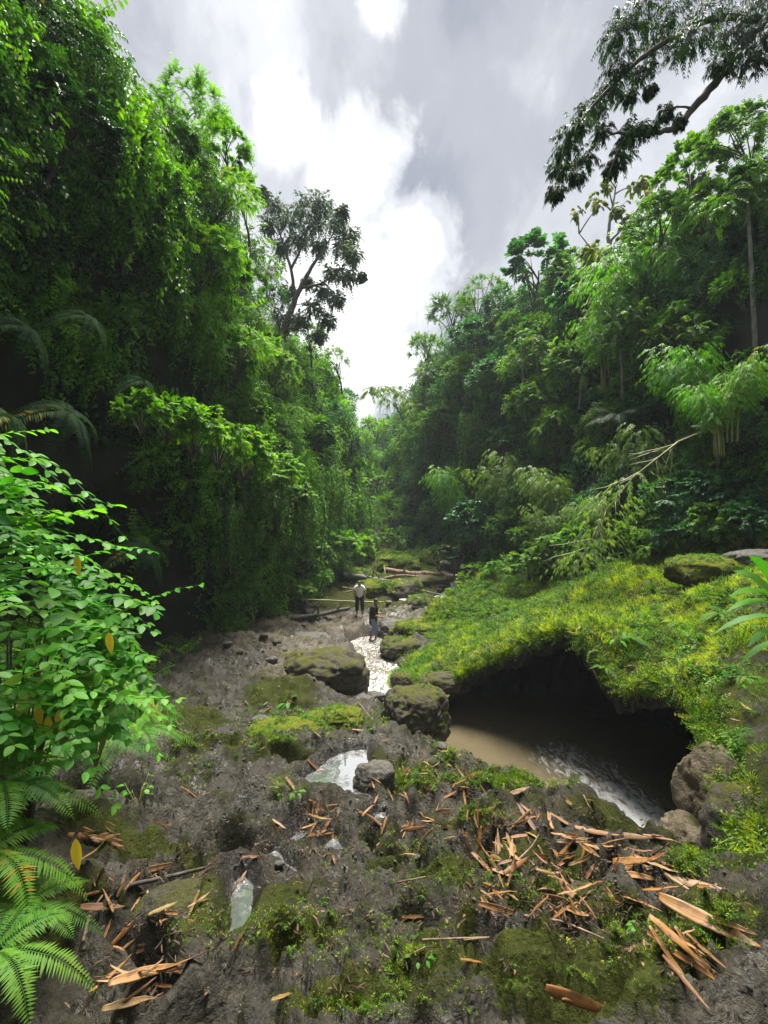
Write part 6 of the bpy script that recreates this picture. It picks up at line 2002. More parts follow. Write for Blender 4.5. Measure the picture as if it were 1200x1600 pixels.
def log(name, pts, r0, r1, label, mat='driftwood', cat='log', knots=3, seed=0):
    P = np.array(pts, float)
    t = np.linspace(0, len(P) - 1, 22)
    Q = np.stack([np.interp(t, np.arange(len(P)), P[:, k]) for k in range(3)], 1)
    for _ in range(2):
        Q[1:-1] = (Q[:-2] + Q[2:] + 2 * Q[1:-1]) / 4
    Q[1:-1] += r0 * .3 * np.stack([fbm(Q[1:-1] * .9 + k, 2, seed + k) for k in range(3)], 1)
    root = empty(name, P[0], 0, label, cat)
    V, F = tube(Q - P[0], np.linspace(r0, r1, 22) * (1 + .12 * fbm(Q * 2, 2, seed)), 12, seed, .18)
    link('trunk', mesh_from('trunk', V, F, MAT[mat]), root)
    for k in range(knots):
        i = int(rng.integers(3, 19)); s = Q[i] - P[0]
        e = s + nrm(np.array([rng.uniform(-1, 1), rng.uniform(-.6, .2), rng.uniform(.2, 1)])) * r0 * rng.uniform(3, 7)
        link('branch_stub', mesh_from('branch_stub', *tube(np.linspace(s, e, 4), [r0 * .35, r0 * .28, r0 * .2, r0 * .1], 5), MAT[mat]), root)
    return root


log('fallen_log', [at(538, 899, 28), at(570, 902, 27.5), at(605, 909, 27)], .17, .13, 'long pale log leading from the left bank to the pile', 'grey_log')
log('fallen_log', [at(602, 891, 29), at(640, 896, 28.5), at(680, 898, 28), at(722, 905, 27.5)], .17, .2, 'thick brown log lying on top of the pile', 'driftwood')
log('fallen_log', [at(600, 904, 27.8), at(625, 899, 27.5), at(660, 902, 27.2), at(682, 905, 27)], .09, .07, 'reddish thin trunk crossing the middle of the pile', 'driftwood', seed=3)
log('fallen_log', [at(622, 907, 27.2), at(650, 913, 26.8), at(678, 919, 26.5), at(690, 922, 26.3)], .12, .10, 'brown log sloping down the front of the pile', 'driftwood', seed=5)
log('fallen_log', [at(680, 897, 28.6), at(705, 900, 28.2), at(722, 904, 28)], .24, .24, 'darkest thick log at the water end of the pile', 'dark_log', seed=7)
log('fallen_log', [at(648, 921, 25.8), at(668, 925, 25.6), at(690, 930, 25.4)], .07, .05, 'thin pale branch at the foot of the pile', 'grey_log', seed=9)
log('fallen_log', [at(455, 968, 19.6), at(485, 963, 19.6), at(515, 956, 20), at(546, 950, 20.4)], .12, .07, 'dark log lying along the foot of the left cliff', 'dark_log', seed=11)
log('bamboo_pole', [at(462, 936, 21.5), at(510, 938, 21.8), at(560, 940, 22), at(600, 941, 22.2)], .035, .03, 'long thin pole laid level behind the person in white', 'culm', 'pole', 0, 13)
log('driftwood_stick', [at(535, 918, 24), at(556, 921, 24)], .05, .04, 'short stick jutting out behind the person in white', 'driftwood', 'stick', 1, 15)
log('driftwood_stick', [at(540, 926, 23.5), at(572, 916, 24)], .04, .03, 'stick leaning behind the shoulder of the person in white', 'grey_log', 'stick', 0, 17)
log('driftwood_stick', [at(700, 955, 21), at(715, 960, 20.6), at(735, 961, 20.4)], .025, .012, 'thin stick caught on the dark rocks of the channel', 'grey_log', 'stick', 2, 19)
log('driftwood_stick', [at(600, 884, 28.5), at(602, 898, 27.9)], .03, .02, 'upright broken stick at the left end of the pile', 'culm', 'stick', 0, 21)
rp = hit(230, 1395)
log('driftwood_stick', [np.array(hit(200, 1395)) + [0, 0, .03], np.array(hit(280, 1378)) + [0, 0, .04], np.array(hit(390, 1352)) + [0, 0, .04]], .013, .008, 'brown branch bridging to the forked puddle', 'dark_log', 'stick', 1, 23)
for (a, b, c, d, r, lab) in [((880, 1455), (820, 1440), (945, 1485), 0, .006, 'thin twig below the moss cushion'), ((770, 1480), (660, 1478), (725, 1480), 0, .004, 'fine twig lying across bare rock'), ((640, 1512), (625, 1515), (665, 1500), 0, .004, 'short curved twig on bare rock'),
                             ((830, 1335), (800, 1368), (842, 1318), 0, .006, 'dark twig above the tangle of sheaths'), ((560, 1100), (553, 1105), (582, 1130), 0, .012, 'thin stick at the grassy patch by the waterfall'), ((640, 1395), (620, 1390), (665, 1378), 0, .004, 'hair-thin twig near the tiny puddle'),
                             ((920, 1270), (912, 1250), (940, 1300), 0, .006, 'twig standing among sheaths on the rock rim'), ((140, 1440), (130, 1480), (160, 1405), 0, .008, 'long twig over the dark pit at the left')]:
    log('twig', [np.array(hit(*b)) + [0, 0, .02], np.array(hit(*a)) + [0, 0, .035], np.array(hit(*c)) + [0, 0, .02]], r, r * .5, lab, 'driftwood', 'twig', 0, int(a[0]))


# dry culm sheaths: curled pointed strips with thickness
def sheath_mesh(i, L_=.26, W_=.05, curl=.5, bend=.08, twist=.2):
    n, m = 14, 7
    t = np.linspace(0, 1, n)
    w = W_ * .5 * np.clip(np.sin(np.pi * (t * .86 + .12)) ** .75 * (1 - .25 * t), .03, 1)
    u = np.linspace(-1, 1, m)
    a = curl * np.pi * u[None, :] * .5
    rr = 1.0 / max(curl * np.pi * .5, 1e-3)
    X = (t[:, None] - .5) * L_ + 0 * a
    Y = w[:, None] * rr * np.sin(a)
    Zc = w[:, None] * rr * (1 - np.cos(a))
    tw = twist * (t[:, None] - .5)
    Y2 = Y * np.cos(tw) - Zc * np.sin(tw); Z2 = Y * np.sin(tw) + Zc * np.cos(tw)
    Z2 = Z2 + bend * L_ * (4 * (t[:, None] - .5) ** 2) * .5 + .0015 * np.sin(t[:, None] * 17 + i) * np.ones((1, m))
    Y2 = Y2 + .02 * L_ * np.sin(t[:, None] * 2.4 + i)
    V = np.stack([X, Y2, Z2], -1).reshape(-1, 3)
    V = V + np.stack([fbm(V * 30 + i * 5, 2, 600 + i), fbm(V * 24 + i * 5, 2, 620 + i), fbm(V * 20 + i * 5, 2, 640 + i)], 1) * np.array([.003, .003, .004])
    F = grid_faces(n, m)
    th = np.array([0, 0, -.0022])
    V2 = np.vstack([V, V + th])
    F2 = np.vstack([F, F[:, ::-1] + n * m])
    b = list(range(m)) + [r * m + m - 1 for r in range(1, n)] + [(n - 1) * m + c for c in range(m - 2, -1, -1)] + [r * m for r in range(n - 2, 0, -1)]
    b = np.array(b); bn = np.roll(b, -1)
    F3 = np.stack([bn, b, b + n * m, bn + n * m], 1)
    o_uv = np.tile(np.repeat(u[None], n, 0).ravel(), 2)
    return mesh_from('dry_sheath', V2, np.vstack([F2, F3]), MAT['sheath'], attrs={'across': o_uv, 'along': np.tile(np.repeat(t, m), 2)})


def sheath_mat():
    m, nt, out = new_mat('dry_bamboo_sheath')
    oi = N(nt, 'ShaderNodeObjectInfo'); tc = N(nt, 'ShaderNodeTexCoord')
    mp = N(nt, 'ShaderNodeMapping'); mp.inputs['Scale'].default_value = (4, 90, 1)
    L(nt, tc, 'Object', mp, 0)
    n = noise(nt, mp.outputs[0], 3.0, 4, .6)
    c = ramp(nt, oi.outputs['Random'], [(0, (.12, .055, .018)), (.2, (.27, .115, .03)), (.4, (.38, .185, .05)), (.58, (.27, .18, .10)), (.72, (.38, .22, .085)), (.86, (.17, .05, .016)), (1.0, (.30, .23, .07))])
    c = mixc(nt, ramp(nt, n, [(.35, .55), (.6, 0.0)]), c, (.20, .085, .035))
    n2 = noise(nt, tc.outputs['Object'], 14, 4)
    c = mixc(nt, ramp(nt, n2, [(.5, 0.0), (.66, .75)]), c, (.055, .035, .022))
    b = bump(nt, n, .5, .004)
    p = principled(nt, None, c, .48, b, spec=.4)
    tr = N(nt, 'ShaderNodeBsdfTranslucent'); nt.links.new(c, tr.inputs[0])
    mx = N(nt, 'ShaderNodeMixShader'); mx.inputs[0].default_value = .12
    nt.links.new(p.outputs[0], mx.inputs[1]); nt.links.new(tr.outputs[0], mx.inputs[2]); nt.links.new(mx.outputs[0], out.inputs[0])
    return m


MAT['sheath'] = sheath_mat()
_S0 = [sheath_mesh(0, .26, .046, .25), sheath_mesh(1, .22, .032, .4, .1, .5), sheath_mesh(2, .30, .056, .15, .05, -.3), sheath_mesh(3, .18, .038, .35, -.08, .4), sheath_mesh(4, .30, .026, .4, .08, -.4), sheath_mesh(5, .15, .048, .25, .12, .2), sheath_mesh(6, .34, .050, .3, -.04, .2)]


SHEATH = _S0 + [sheath_mesh(7 + k, rng.uniform(.12, .32), rng.uniform(.02, .05), rng.uniform(.12, .5), rng.uniform(-.12, .2), rng.uniform(-.7, .7)) for k in range(11)]


def drop(px, py, s, ang=None, k=None, lift=.0, label=None, group=None, tiltmax=.25):
    s = s * (.88 if py < 1400 else .74)
    p = hit(px, py)
    for nm, poly, lv, dep in RIVERS:
        if p[2] < lv + .02:
            return
    e = .03
    gx = (gfast(p[0] + e, p[1]) - gfast(p[0] - e, p[1])) / (2 * e); gy = (gfast(p[0], p[1] + e) - gfast(p[0], p[1] - e)) / (2 * e)
    nv = Vector((-float(gx), -float(gy), 1.3)).normalized()
    a = rng.uniform(0, 6.28) if ang is None else math.radians(ang) + rng.normal(0, .12)
    q = nv.to_track_quat('Z', 'X')
    # orient x axis along heading a in plan
    hx = Vector((math.cos(a), math.sin(a), 0)); hx = (hx - nv * hx.dot(nv)).normalized(); hy = nv.cross(hx)
    M = Matrix((hx, hy, nv)).transposed()
    M = M @ Euler((rng.normal(0, tiltmax), rng.normal(0, tiltmax * .6), 0)).to_matrix()
    if rng.uniform() < .4:
        M = M @ Euler((math.pi, 0, 0)).to_matrix()
    me = SHEATH[rng.integers(len(SHEATH)) if k is None else k]
    o = link('dry_sheath', me, loc=(p[0], p[1], max(p[2], *[lv if poly_sd(po, np.array([p[0]]), np.array([p[1]]))[0] < 0 else -99 for po, lv, _ in PUDDLES.values()]) + .012 * s + lift))
    o.rotation_euler = M.to_euler()
    o.scale = (s, s, s)
    tag(o, label, 'dry sheath', group)
    return o


# salient ones, placed one by one: px, py, length factor, plan angle (deg, 0 = to the right, 90 = away), mesh, label
SOLO = [(1010, 1355, 1.25, -25, 2, 'reddest broad sheath on the right side of the rock'), (930, 1308, 1.2, -22, 6, 'long orange-red sheath pointing at the red one'), (985, 1312, 1.4, -14, 0, 'long tan sheath along the rock rim'), (1030, 1322, 1.2, -16, 4, 'tan sheath ending at the rim above the red one'),
        (1075, 1385, 1.3, -28, 6, 'long curved orange sheath right of the red one'), (1040, 1400, 1.2, -38, 4, 'thin sheath below the red one'), (1105, 1450, 1.5, -50, 2, 'long sheath slanting to the lower right'), (1062, 1480, 1.1, -55, 0, 'pointed orange sheath low on the right'),
        (1075, 1510, 1.3, -42, 4, 'thin sheath at the lower right'), (905, 1575, 1.1, -35, 2, 'lone sheath at the bottom edge right of centre'), (880, 1290, 1.0, -50, 0, 'sheath beside the wet streak on the right rock'), (860, 1290, .9, 95, 3, 'short reddish sheath standing up near the wet streak'),
        (780, 1330, 1.0, 60, 1, 'pale yellow-green sheath above the tangle'), (799, 1325, .9, 92, 0, 'upright orange sheath right of the pale one'), (742, 1290, .9, 90, 1, 'narrow sheath standing between moss patches'), (700, 1278, 1.0, 12, 2, 'broad tan sheath at the small rock pit'),
        (695, 1298, .9, 50, 0, 'brown sheath leaning into the small rock pit'), (648, 1302, .9, -20, 0, 'orange sheath in the middle of the rock'), (590, 1297, 1.0, -60, 4, 'long orange-brown sheath slanting below the broad puddle'), (636, 1255, .7, -80, 3, 'small upright sheath right of the dark stone'),
        (670, 1236, .9, 5, 0, 'level sheath on the upper middle rock'), (592, 1325, .6, -15, 5, 'short sheath alone on bare rock'), (645, 1441, .55, 0, 0, 'orange sheath under the tiny puddle'), (740, 1511, .5, 0, 4, 'thin brown sheath near the bottom'), (440, 1566, .45, 12, 0, 'small orange sheath at the bottom left of centre'),
        (175, 1530, .9, 100, 2, 'big pinkish sheath standing in the lower left pile'), (125, 1530, .8, 2, 0, 'flat orange sheath at the lower left'), (230, 1535, 1.0, 30, 6, 'long orange sheath across the lower left pile'), (290, 1510, .9, 40, 2, 'pointed sheath rising right of the lower left pile'),
        (205, 1495, .8, 45, 4, 'thin tan sheath above the lower left pile'), (260, 1550, .8, 12, 4, 'light tan sheath at the right of the lower left pile'), (200, 1590, .8, 15, 0, 'sheath at the bottom edge on the left'), (300, 1390, .7, 92, 1, 'upright orange sheath beside the narrow puddle'),
        (210, 1425, .7, 100, 0, 'sheath standing near the left ferns'), (232, 1412, .6, -40, 3, 'short sheath crossing the standing one'), (265, 1420, .7, 25, 0, 'tan sheath between standing sheath and puddle'), (160, 1425, .8, 15, 2, 'striped sheath close to the fern tip'),
        (150, 1325, 1.1, 8, 6, 'long tan sheath below the left ferns'), (300, 1245, .9, -2, 4, 'thin tan sheath alone on the left shelf'), (250, 1288, .7, 2, 4, 'small orange sheath left of the shelf centre'), (245, 1370, .9, 32, 0, 'brown sheath above the narrow puddle'),
        (390, 1350, .9, 5, 4, 'reddish sheath reaching the forked puddle'), (330, 1360, .8, 12, 1, 'curled red-brown sheath over the pit'), (372, 1480, .7, 70, 4, 'sheath dipping into the lower end of the narrow puddle'), (378, 1390, .6, 75, 5, 'small sheath lying in the narrow puddle'),
        (435, 1290, .7, -25, 0, 'orange sheath left of the leaf-filled trickle'), (455, 1230, .8, -45, 0, 'orange sheath leaning on the rim of the dark hole'), (490, 1205, .8, -22, 0, 'tan sheath lying across the dark hole'), (560, 1147, .8, -25, 0, 'orange sheath in front of the stream'),
        (495, 1158, .8, -20, 1, 'brown curled sheath under the grassy hump'), (540, 1155, .7, 100, 0, 'short upright sheath before the stream'), (575, 1270, .8, 60, 1, 'sheath beside the lower tip of the broad puddle'), (520, 1318, .6, 110, 5, 'leaf standing in the cup-sized puddle'),
        (905, 1580, .6, -20, 4, 'faint thin sheath at the bottom edge'), (430, 1295, .6, 10, 3, 'small sheath on the shelf left of the trickle'), (1100, 1400, .9, 100, 5, 'crumpled pinkish sheath at the right')]
for px, py, s, ang, k, lab in SOLO:
    drop(px, py, s, ang, k, .012, lab)
PILES = [  # px, py, sx, sy, count, size, angle or None, phrase
    (890, 1410, 55, 30, 26, .62, None, 'sheath in the orange tangle around the moss cushion'),
    (780, 1400, 22, 26, 10, .72, -50, 'sheath in the slanting heap left of the orange tangle'),
    (730, 1300, 60, 26, 20, .78, None, 'sheath strewn over the mossy middle of the rock'),
    (500, 1285, 26, 36, 26, .62, None, 'sheath in the wet leaf heap below the broad puddle'),
    (690, 1205, 40, 22, 20, .72, None, 'sheath in the litter below the large mossy boulder'),
    (735, 1225, 20, 10, 8, .8, -25, 'sheath fanned on the rock near the pool'),
    (230, 1535, 50, 24, 14, .7, 25, 'sheath in the large pile at the lower left'),
    (160, 1320, 22, 24, 12, .8, 12, 'sheath heaped beside the left ferns'),
    (900, 1330, 60, 22, 14, .9, -22, 'sheath along the wet rim of the right rock'),
    (860, 1270, 40, 20, 10, .7, None, 'sheath above the wet streak near the pool'),
    (440, 1118, 22, 9, 10, .9, None, 'sheath on the grassy hump by the stream'),
    (650, 1280, 70, 40, 16, .6, None, 'sheath scattered over the centre of the rock'),
    (1080, 1500, 40, 30, 8, .9, -45, 'sheath at the lower right of the rock'),
    (420, 1085, 50, 30, 10, .7, None, 'sheath on the brown shelf beyond the grassy hump'),
    (260, 1420, 60, 20, 10, .6, None, 'sheath lying near the narrow puddle'),
    (300, 1200, 90, 60, 10, .6, None, 'sheath scattered on the bare left shelf'),
    (950, 1335, 70, 26, 18, .8, -22, 'sheath in the fan spread across the right rock'),
    (1010, 1380, 50, 30, 10, .8, -35, 'sheath at the lower side of the fan on the right rock'),
    (800, 1355, 50, 36, 16, .65, None, 'sheath littered over the pitted middle right rock'),
    (640, 1230, 60, 26, 12, .6, None, 'sheath near the dark stone at the broad puddle'),
    (180, 1400, 40, 40, 10, .6, None, 'sheath in the litter between ferns and rock'),
    (800, 1270, 40, 12, 8, .6, None, 'sheath lodged in the moss rim'),
]
for px, py, sx, sy, n, s, ang, ph in PILES:
    for j in range(n):
        drop(px + rng.normal(0, sx * .75), py + rng.normal(0, sy * .75), s * rng.uniform(.7, 1.15), ang if ang is None else ang + rng.normal(0, 18), None, rng.uniform(0, .025), ph, ph.replace('sheath', 'sheaths', 1), .4)


for px, py, s, a in [(1045, 935, 1.0, 20), (1030, 945, .8, -30), (1075, 1060, 1.1, 60), (1090, 1048, .9, 50), (905, 990, .9, 30), (893, 998, .8, -10), (1165, 1120, 1.0, 80), (1150, 1140, .8, -40), (985, 1050, .8, 30), (700, 1040, .9, 10), (1010, 915, .9, 0), (1120, 1030, .8, 15)]:
    p = bank_hit(px, py)
    o = link('dry_sheath', SHEATH[int(rng.integers(len(SHEATH)))], loc=(p[0], p[1], p[2] + .10), rot=(rng.uniform(-.3, .3), rng.uniform(-.3, .3), math.radians(a)), scale=s * 1.1)
    tag(o, 'dry tan sheath caught in the grass on top of the overhanging bank', 'dry sheath', 'dry sheaths in the bank grass')


def litter_points(spec):
    A = []
    for px, py, rx, ry, k in spec:
        A.append(np.stack([rng.normal(px, rx * .5, k), rng.normal(py, ry * .5, k)], 1))
    A = np.concatenate(A)
    dx, dz = pix_dir(A[:, 0], A[:, 1])
    d = np.exp(np.linspace(math.log(1.1), math.log(30), 420))
    zz = gfast(dx[:, None] * d[None], np.repeat(d[None], len(A), 0))
    below = dz[:, None] * d[None] <= zz
    k = np.argmax(below, 1)
    P = np.stack([dx * d[k], d[k], zz[np.arange(len(A)), k]], 1)[below.any(1)]
    ok = np.ones(len(P), bool)
    for nm, poly, lv, dep in RIVERS:
        ok &= P[:, 2] > lv + .02
    return P[ok]


def pebble_mesh(i):
    bm = bmesh.new(); bmesh.ops.create_icosphere(bm, subdivisions=2, radius=.03)
    V = np.array([v.co[:] for v in bm.verts]); F = np.array([[v.index for v in f.verts] for f in bm.faces]); bm.free()
    V = V * (1 + .3 * fbm(V * 50 + i, 2, i)[:, None]) * np.array([1.2, .9, .6])
    return mesh_from('pebble', V, F, MAT['grey_boulder'])


P = litter_points([(420, 1010, 220, 60, 260), (350, 1150, 160, 120, 200), (500, 1290, 160, 100, 220), (650, 1190, 120, 60, 200), (800, 1300, 200, 120, 220), (400, 1420, 300, 120, 160), (560, 975, 90, 24, 120), (1050, 1400, 140, 120, 120)])
n = len(P)
scatter('gravel', 'small stones and grit lying over the rock shelf', P, rng.uniform(0, 6.28, (n, 3)), rng.uniform(.15, .9, n) ** 2 * np.clip(P[:, 1] / 6, .5, 2.2), rng.integers(0, 4, n), [pebble_mesh(i) for i in range(4)])
MAT['debris'] = leaf_mat('rotting_leaf_bits', [(0.02, 0.013, 0.008), (0.07, 0.04, 0.02), (0.20, 0.12, 0.05)], trans=.1, rough=.6)
db = []
for i in range(5):
    lf = Leaves(); m_ = 5
    a = rng.uniform(0, 6.28, m_)
    lf.add(rng.uniform(-.05, .05, (m_, 3)) * [1, 1, .1], np.stack([np.cos(a), np.sin(a), rng.uniform(-.1, .25, m_)], 1), np.array([[0, 0, 1.0]]) + rng.normal(0, .3, (m_, 3)), rng.uniform(.02, .055, m_), rng.uniform(.004, .013, m_), rng.uniform(0, .9, m_), 'ov', .4, .1)
    lf.stem(np.array([[-.05, .01, .005], [0, -.01, .012], [.05, .012, .004]]) * rng.uniform(.6, 1.4), [.002, .0018, .001], .3, 4)
    db.append(lf.mesh('leaf_bits', MAT['debris']))
P = litter_points([(500, 1285, 70, 60, 160), (700, 1220, 140, 50, 300), (800, 1320, 240, 110, 420), (900, 1400, 160, 70, 220), (230, 1400, 170, 140, 300), (400, 1330, 200, 60, 160), (430, 1120, 100, 40, 160), (340, 1080, 160, 80, 160), (600, 1450, 300, 100, 160), (1050, 1420, 120, 100, 160)])
P = P[rng.uniform(0, 1, len(P)) < .42]
n = len(P)
scatter('leaf_litter', 'rotting leaf scraps and twiglets strewn between the bamboo sheaths', P + [0, 0, .006], eulers(np.array([0, 0, 1.0]) + rng.normal(0, .25, (n, 3)), rng.uniform(0, 6.28, n)), rng.uniform(.35, .95, n), rng.integers(0, 5, n), db)

# ------------------------------------------------------------------ two people
def skin_mat(name, col, rough=.55):
    m, nt, out = new_mat(name)
    tc = N(nt, 'ShaderNodeTexCoord')
    n = noise(nt, tc.outputs['Object'], 18, 4)
    c = mixc(nt, n, tuple(v * .8 for v in col), tuple(min(1, v * 1.15) for v in col))
    principled(nt, out, c, rough, bump(nt, noise(nt, tc.outputs['Object'], 30, 3), .25, .01))
    return m


def remesh(parts, voxel, name, mat, smooth_it=4):
    V, F = join_parts(parts)
    me = mesh_from(name + '_raw', V, F)
    o = bpy.data.objects.new('tmp', me); COL.objects.link(o)
    md = o.modifiers.new('r', 'REMESH'); md.mode = 'VOXEL'; md.voxel_size = voxel
    sm = o.modifiers.new('s', 'SMOOTH'); sm.factor = .5; sm.iterations = smooth_it
    dg = bpy.context.evaluated_depsgraph_get(); dg.update()
    me2 = bpy.data.meshes.new_from_object(o.evaluated_get(dg))
    me2.name = name
    bpy.data.objects.remove(o)
    me2.materials.clear(); me2.materials.append(mat)
    me2.polygons.foreach_set('use_smooth', np.ones(len(me2.polygons), bool))
    return me2


def ball(c, r, rot=(0, 0, 0)):
    bm = bmesh.new(); bmesh.ops.create_icosphere(bm, subdivisions=3, radius=1)
    V = np.array([v.co[:] for v in bm.verts]) * np.array(r); F = np.array([[v.index for v in f.verts] for f in bm.faces]); bm.free()
    V = V @ np.array(Euler(rot).to_matrix()).T + np.array(c)
    return V, [F]


def limb(pts, rad):
    P = np.array(pts, float); t = np.linspace(0, len(P) - 1, (len(P) - 1) * 5 + 1)
    Q = np.stack([np.interp(t, np.arange(len(P)), P[:, k]) for k in range(3)], 1)
    return [tube(Q, np.interp(t, np.arange(len(P)), rad), 12)] + [ball(P[i], (rad[i],) * 3) for i in range(len(P))]


def hand(w, d, up, s=1.0):
    """palm + five fingers from wrist w in direction d; up = thumb side"""
    d = nrm(np.array(d, float)); up = nrm(np.array(up, float) - d * np.dot(up, d)); q = np.cross(d, up)
    w = np.array(w, float)
    pr = limb([w, w + d * .045 * s, w + d * .085 * s], [.024 * s, .03 * s, .028 * s])
    for k, (o, l) in enumerate(((.026, .07), (.009, .08), (-.009, .075), (-.025, .06))):
        b = w + d * .085 * s + up * o * s
        pr += limb([b, b + (d + q * .15) * l * .5 * s, b + (d * .8 + q * .5) * l * s], [.0095 * s, .009 * s, .0075 * s])
    b = w + d * .03 * s + up * .028 * s
    pr += limb([b, b + (d * .5 + up * .7) * .035 * s, b + (d * .9 + up * .6) * .06 * s], [.012 * s, .010 * s, .008 * s])
    return pr


def head(c, yaw, pitch, s=1.0):
    """c centre; faces -Y when yaw = 0"""
    R = Euler((pitch, 0, yaw)).to_matrix()
    f = lambda p: np.array(c) + np.array(R @ Vector(p)) * s
    rot = (pitch, 0, yaw)
    pr = [ball(f((0, .01, .02)), (.075 * s, .092 * s, .10 * s), rot), ball(f((0, -.025, -.045)), (.055 * s, .06 * s, .065 * s), rot), ball(f((0, -.088, -.01)), (.013 * s, .02 * s, .022 * s), rot),
          ball(f((0, -.08, -.055)), (.026 * s, .012 * s, .010 * s), rot), ball(f((.077, .01, -.005)), (.010 * s, .018 * s, .028 * s), rot), ball(f((-.077, .01, -.005)), (.010 * s, .018 * s, .028 * s), rot),
          ball(f((.03, -.078, .03)), (.022 * s, .01 * s, .008 * s), rot), ball(f((-.03, -.078, .03)), (.022 * s, .01 * s, .008 * s), rot)]
    eyes = [ball(f((x, -.078, .012)), (.012 * s, .009 * s, .009 * s), rot) for x in (.03, -.03)]
    return pr, eyes, f, rot


SK = skin_mat('skin', (.42, .24, .15)); SKD = skin_mat('tanned_skin', (.30, .15, .085)); HAIR = skin_mat('black_hair', (.012, .010, .009), .5)
WHITE = skin_mat('white_cotton', (.84, .85, .90), .8); BLACKC = skin_mat('black_cotton', (.012, .012, .014), .85); NAVY = skin_mat('navy_shorts', (.012, .014, .028), .85); DENIM = skin_mat('grey_denim', (.16, .20, .28), .85); EYE = skin_mat('eyes', (.02, .015, .012), .2)


def person_white():
    p = np.array(hit(562, 963))
    root = empty('person', p + [0, 0, .0], 0, 'person in a white t-shirt and dark cropped trousers bending forward towards the stream', 'person')
    # bent forward towards the camera (-Y), hands near the thighs
    hip = np.array([0, .12, .88]); ch = np.array([0, -.12, 1.22]); nk = np.array([0, -.24, 1.34]); hd = np.array([.01, -.33, 1.36])
    body = []
    for s in (-1, 1):
        fy = -.06 if s > 0 else .05
        body += limb([hip + [s * .09, 0, -.03], [s * .12, -.02 + fy, .48], [s * .12, .04 + fy, .09]], [.085, .058, .042])
        body += limb([[s * .12, .06 + fy, .05], [s * .13, -.06 + fy, .035], [s * .135, -.14 + fy, .025]], [.042, .038, .025])
        body += limb([nk + [s * .15, .03, -.06], [s * .24, .0, 1.06], [s * .23, -.06, .86]], [.05, .04, .03])
        body += hand([s * .23, -.07, .85], [-.1 * s, -.1, -1], [0, -1, 0])
    body += limb([hip, (hip + ch) / 2, ch, nk], [.14, .135, .15, .07]) + limb([nk, hd], [.05, .05])
    h, eyes, f, rot = head(hd + [0, -.02, .03], 0, .65)
    bo = link('body', remesh(body + h, .009, 'body', SK), root)
    for e_ in eyes:
        link('eye', mesh_from('eye', e_[0], e_[1], EYE), bo)
    sh = limb([hip + [0, 0, -.02], (hip + ch) / 2 + [0, .0, 0], ch, nk + [0, .03, -.03]], [.155, .16, .16, .09])
    sh += [ball(ch + [0, 0, 0], (.19, .14, .14), (.6, 0, 0)), ball((hip + ch) / 2, (.165, .13, .2), (.6, 0, 0))]
    for s in (-1, 1):
        sh += limb([nk + [s * .12, .03, -.06], nk + [s * .18, .02, -.13], [s * .235, 0, 1.12]], [.07, .07, .06])
    link('shirt', remesh(sh, .014, 'shirt', WHITE), root)
    tr = limb([hip + [0, 0, -.01], hip + [0, 0, .04]], [.16, .15])
    for s in (-1, 1):
        fy = -.06 if s > 0 else .05
        tr += limb([hip + [s * .085, 0, -.03], [s * .12, -.02 + fy, .48], [s * .12, .02 + fy, .27]], [.115, .085, .075])
    link('trousers', remesh(tr, .014, 'trousers', NAVY), root)
    hr = [ball(f((0, .035, .05)), (.08, .085, .085), rot)]
    link('hair', remesh(hr, .01, 'hair', HAIR), root)


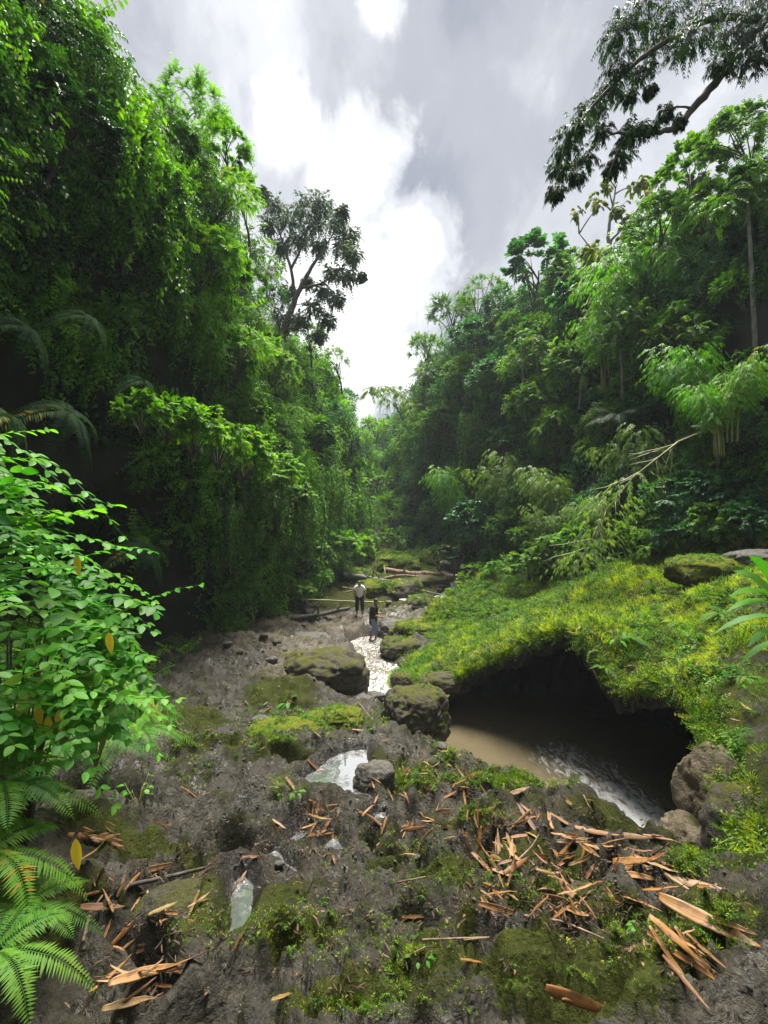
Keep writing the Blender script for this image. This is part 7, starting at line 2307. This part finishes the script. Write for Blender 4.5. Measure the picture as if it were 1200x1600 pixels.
def person_black():
    p = np.array(hit(583, 998)); p[2] = max(p[2], STREAM_Z - .12)
    p = np.array(at(583, 997, 18.6)); p[2] = STREAM_Z - .08
    root = empty('person', p, 0, 'person in a black t-shirt and grey rolled trousers wading with one arm held out', 'person')
    # walks to the left-front, seen from the side, looking down; arm forward (to +x)
    hip = np.array([0, 0, .88]); ch = np.array([.03, -.01, 1.28]); nk = np.array([.05, -.02, 1.42]); hd = np.array([.12, -.04, 1.55])
    body = []
    body += limb([hip + [0, -.08, -.03], [.06, -.10, .48], [-.12, -.10, .12]], [.085, .058, .042]) + limb([[-.12, -.1, .08], [-.04, -.11, .05], [.05, -.12, .03]], [.042, .036, .024])
    body += limb([hip + [0, .08, -.03], [.12, .10, .50], [.10, .10, .14]], [.085, .058, .042]) + limb([[.1, .1, .09], [.18, .1, .06], [.26, .1, .04]], [.042, .036, .024])
    body += limb([hip, (hip + ch) / 2, ch, nk], [.13, .13, .14, .06]) + limb([nk, hd - [0.02, 0, .04]], [.05, .048])
    body += limb([ch + [0, -.17, .08], [.05, -.24, 1.08], [.27, -.26, 1.0]], [.05, .04, .03]) + hand([.27, -.26, 1.0], [1, -.05, -.15], [0, 0, 1])
    body += limb([ch + [0, .17, .08], [.08, .24, 1.08], [.30, .18, 1.06]], [.05, .04, .03]) + hand([.30, .18, 1.06], [1, -.2, .1], [0, 0, 1])
    h, eyes, f, rot = head(hd, math.radians(75), .35)
    bo = link('body', remesh(body + h, .009, 'body', SKD), root)
    for e_ in eyes:
        link('eye', mesh_from('eye', e_[0], e_[1], EYE), bo)
    sh = limb([hip + [0, 0, -.1], hip + [.01, 0, .1], ch, nk + [0, 0, -.04]], [.165, .165, .175, .09]) + [ball(ch, (.14, .2, .16))]
    for s, e in ((-1, [.05, -.24, 1.1]), (1, [.08, .24, 1.1])):
        sh += limb([nk + [0, s * .1, -.05], ch + [0, s * .18, .06], e], [.07, .078, .07])
    link('shirt', remesh(sh, .014, 'shirt', BLACKC), root)
    tr = limb([hip + [0, 0, -.04], hip], [.15, .14]) + limb([hip + [0, -.08, -.03], [.06, -.10, .50], [-.02, -.10, .36]], [.11, .085, .08]) + limb([hip + [0, .08, -.03], [.12, .10, .52], [.12, .10, .36]], [.11, .085, .08])
    link('trousers', remesh(tr, .014, 'trousers', DENIM), root)
    link('hair', remesh([ball(f((0, .03, .045)), (.086, .092, .088), rot)], .01, 'hair', HAIR), root)


person_white()
person_black()

# ------------------------------------------------------------------ the air of the gorge
def haze():
    bm = bmesh.new()
    bmesh.ops.create_cube(bm, size=1)
    me = bpy.data.meshes.new('haze'); bm.to_mesh(me); bm.free()
    m = bpy.data.materials.new('haze'); m.use_nodes = True
    nt = m.node_tree; nt.nodes.clear()
    out = nt.nodes.new('ShaderNodeOutputMaterial'); v = nt.nodes.new('ShaderNodeVolumePrincipled')
    v.inputs['Color'].default_value = (0.86, 0.93, 1.0, 1); v.inputs['Density'].default_value = 0.0008
    nt.links.new(v.outputs[0], out.inputs['Volume'])
    me.materials.append(m)
    o = link('haze', me, loc=(3, 40, 9.0), scale=(140, 110, 38))
    tag(o, 'thin pale haze filling the gorge', kind='stuff')


haze()
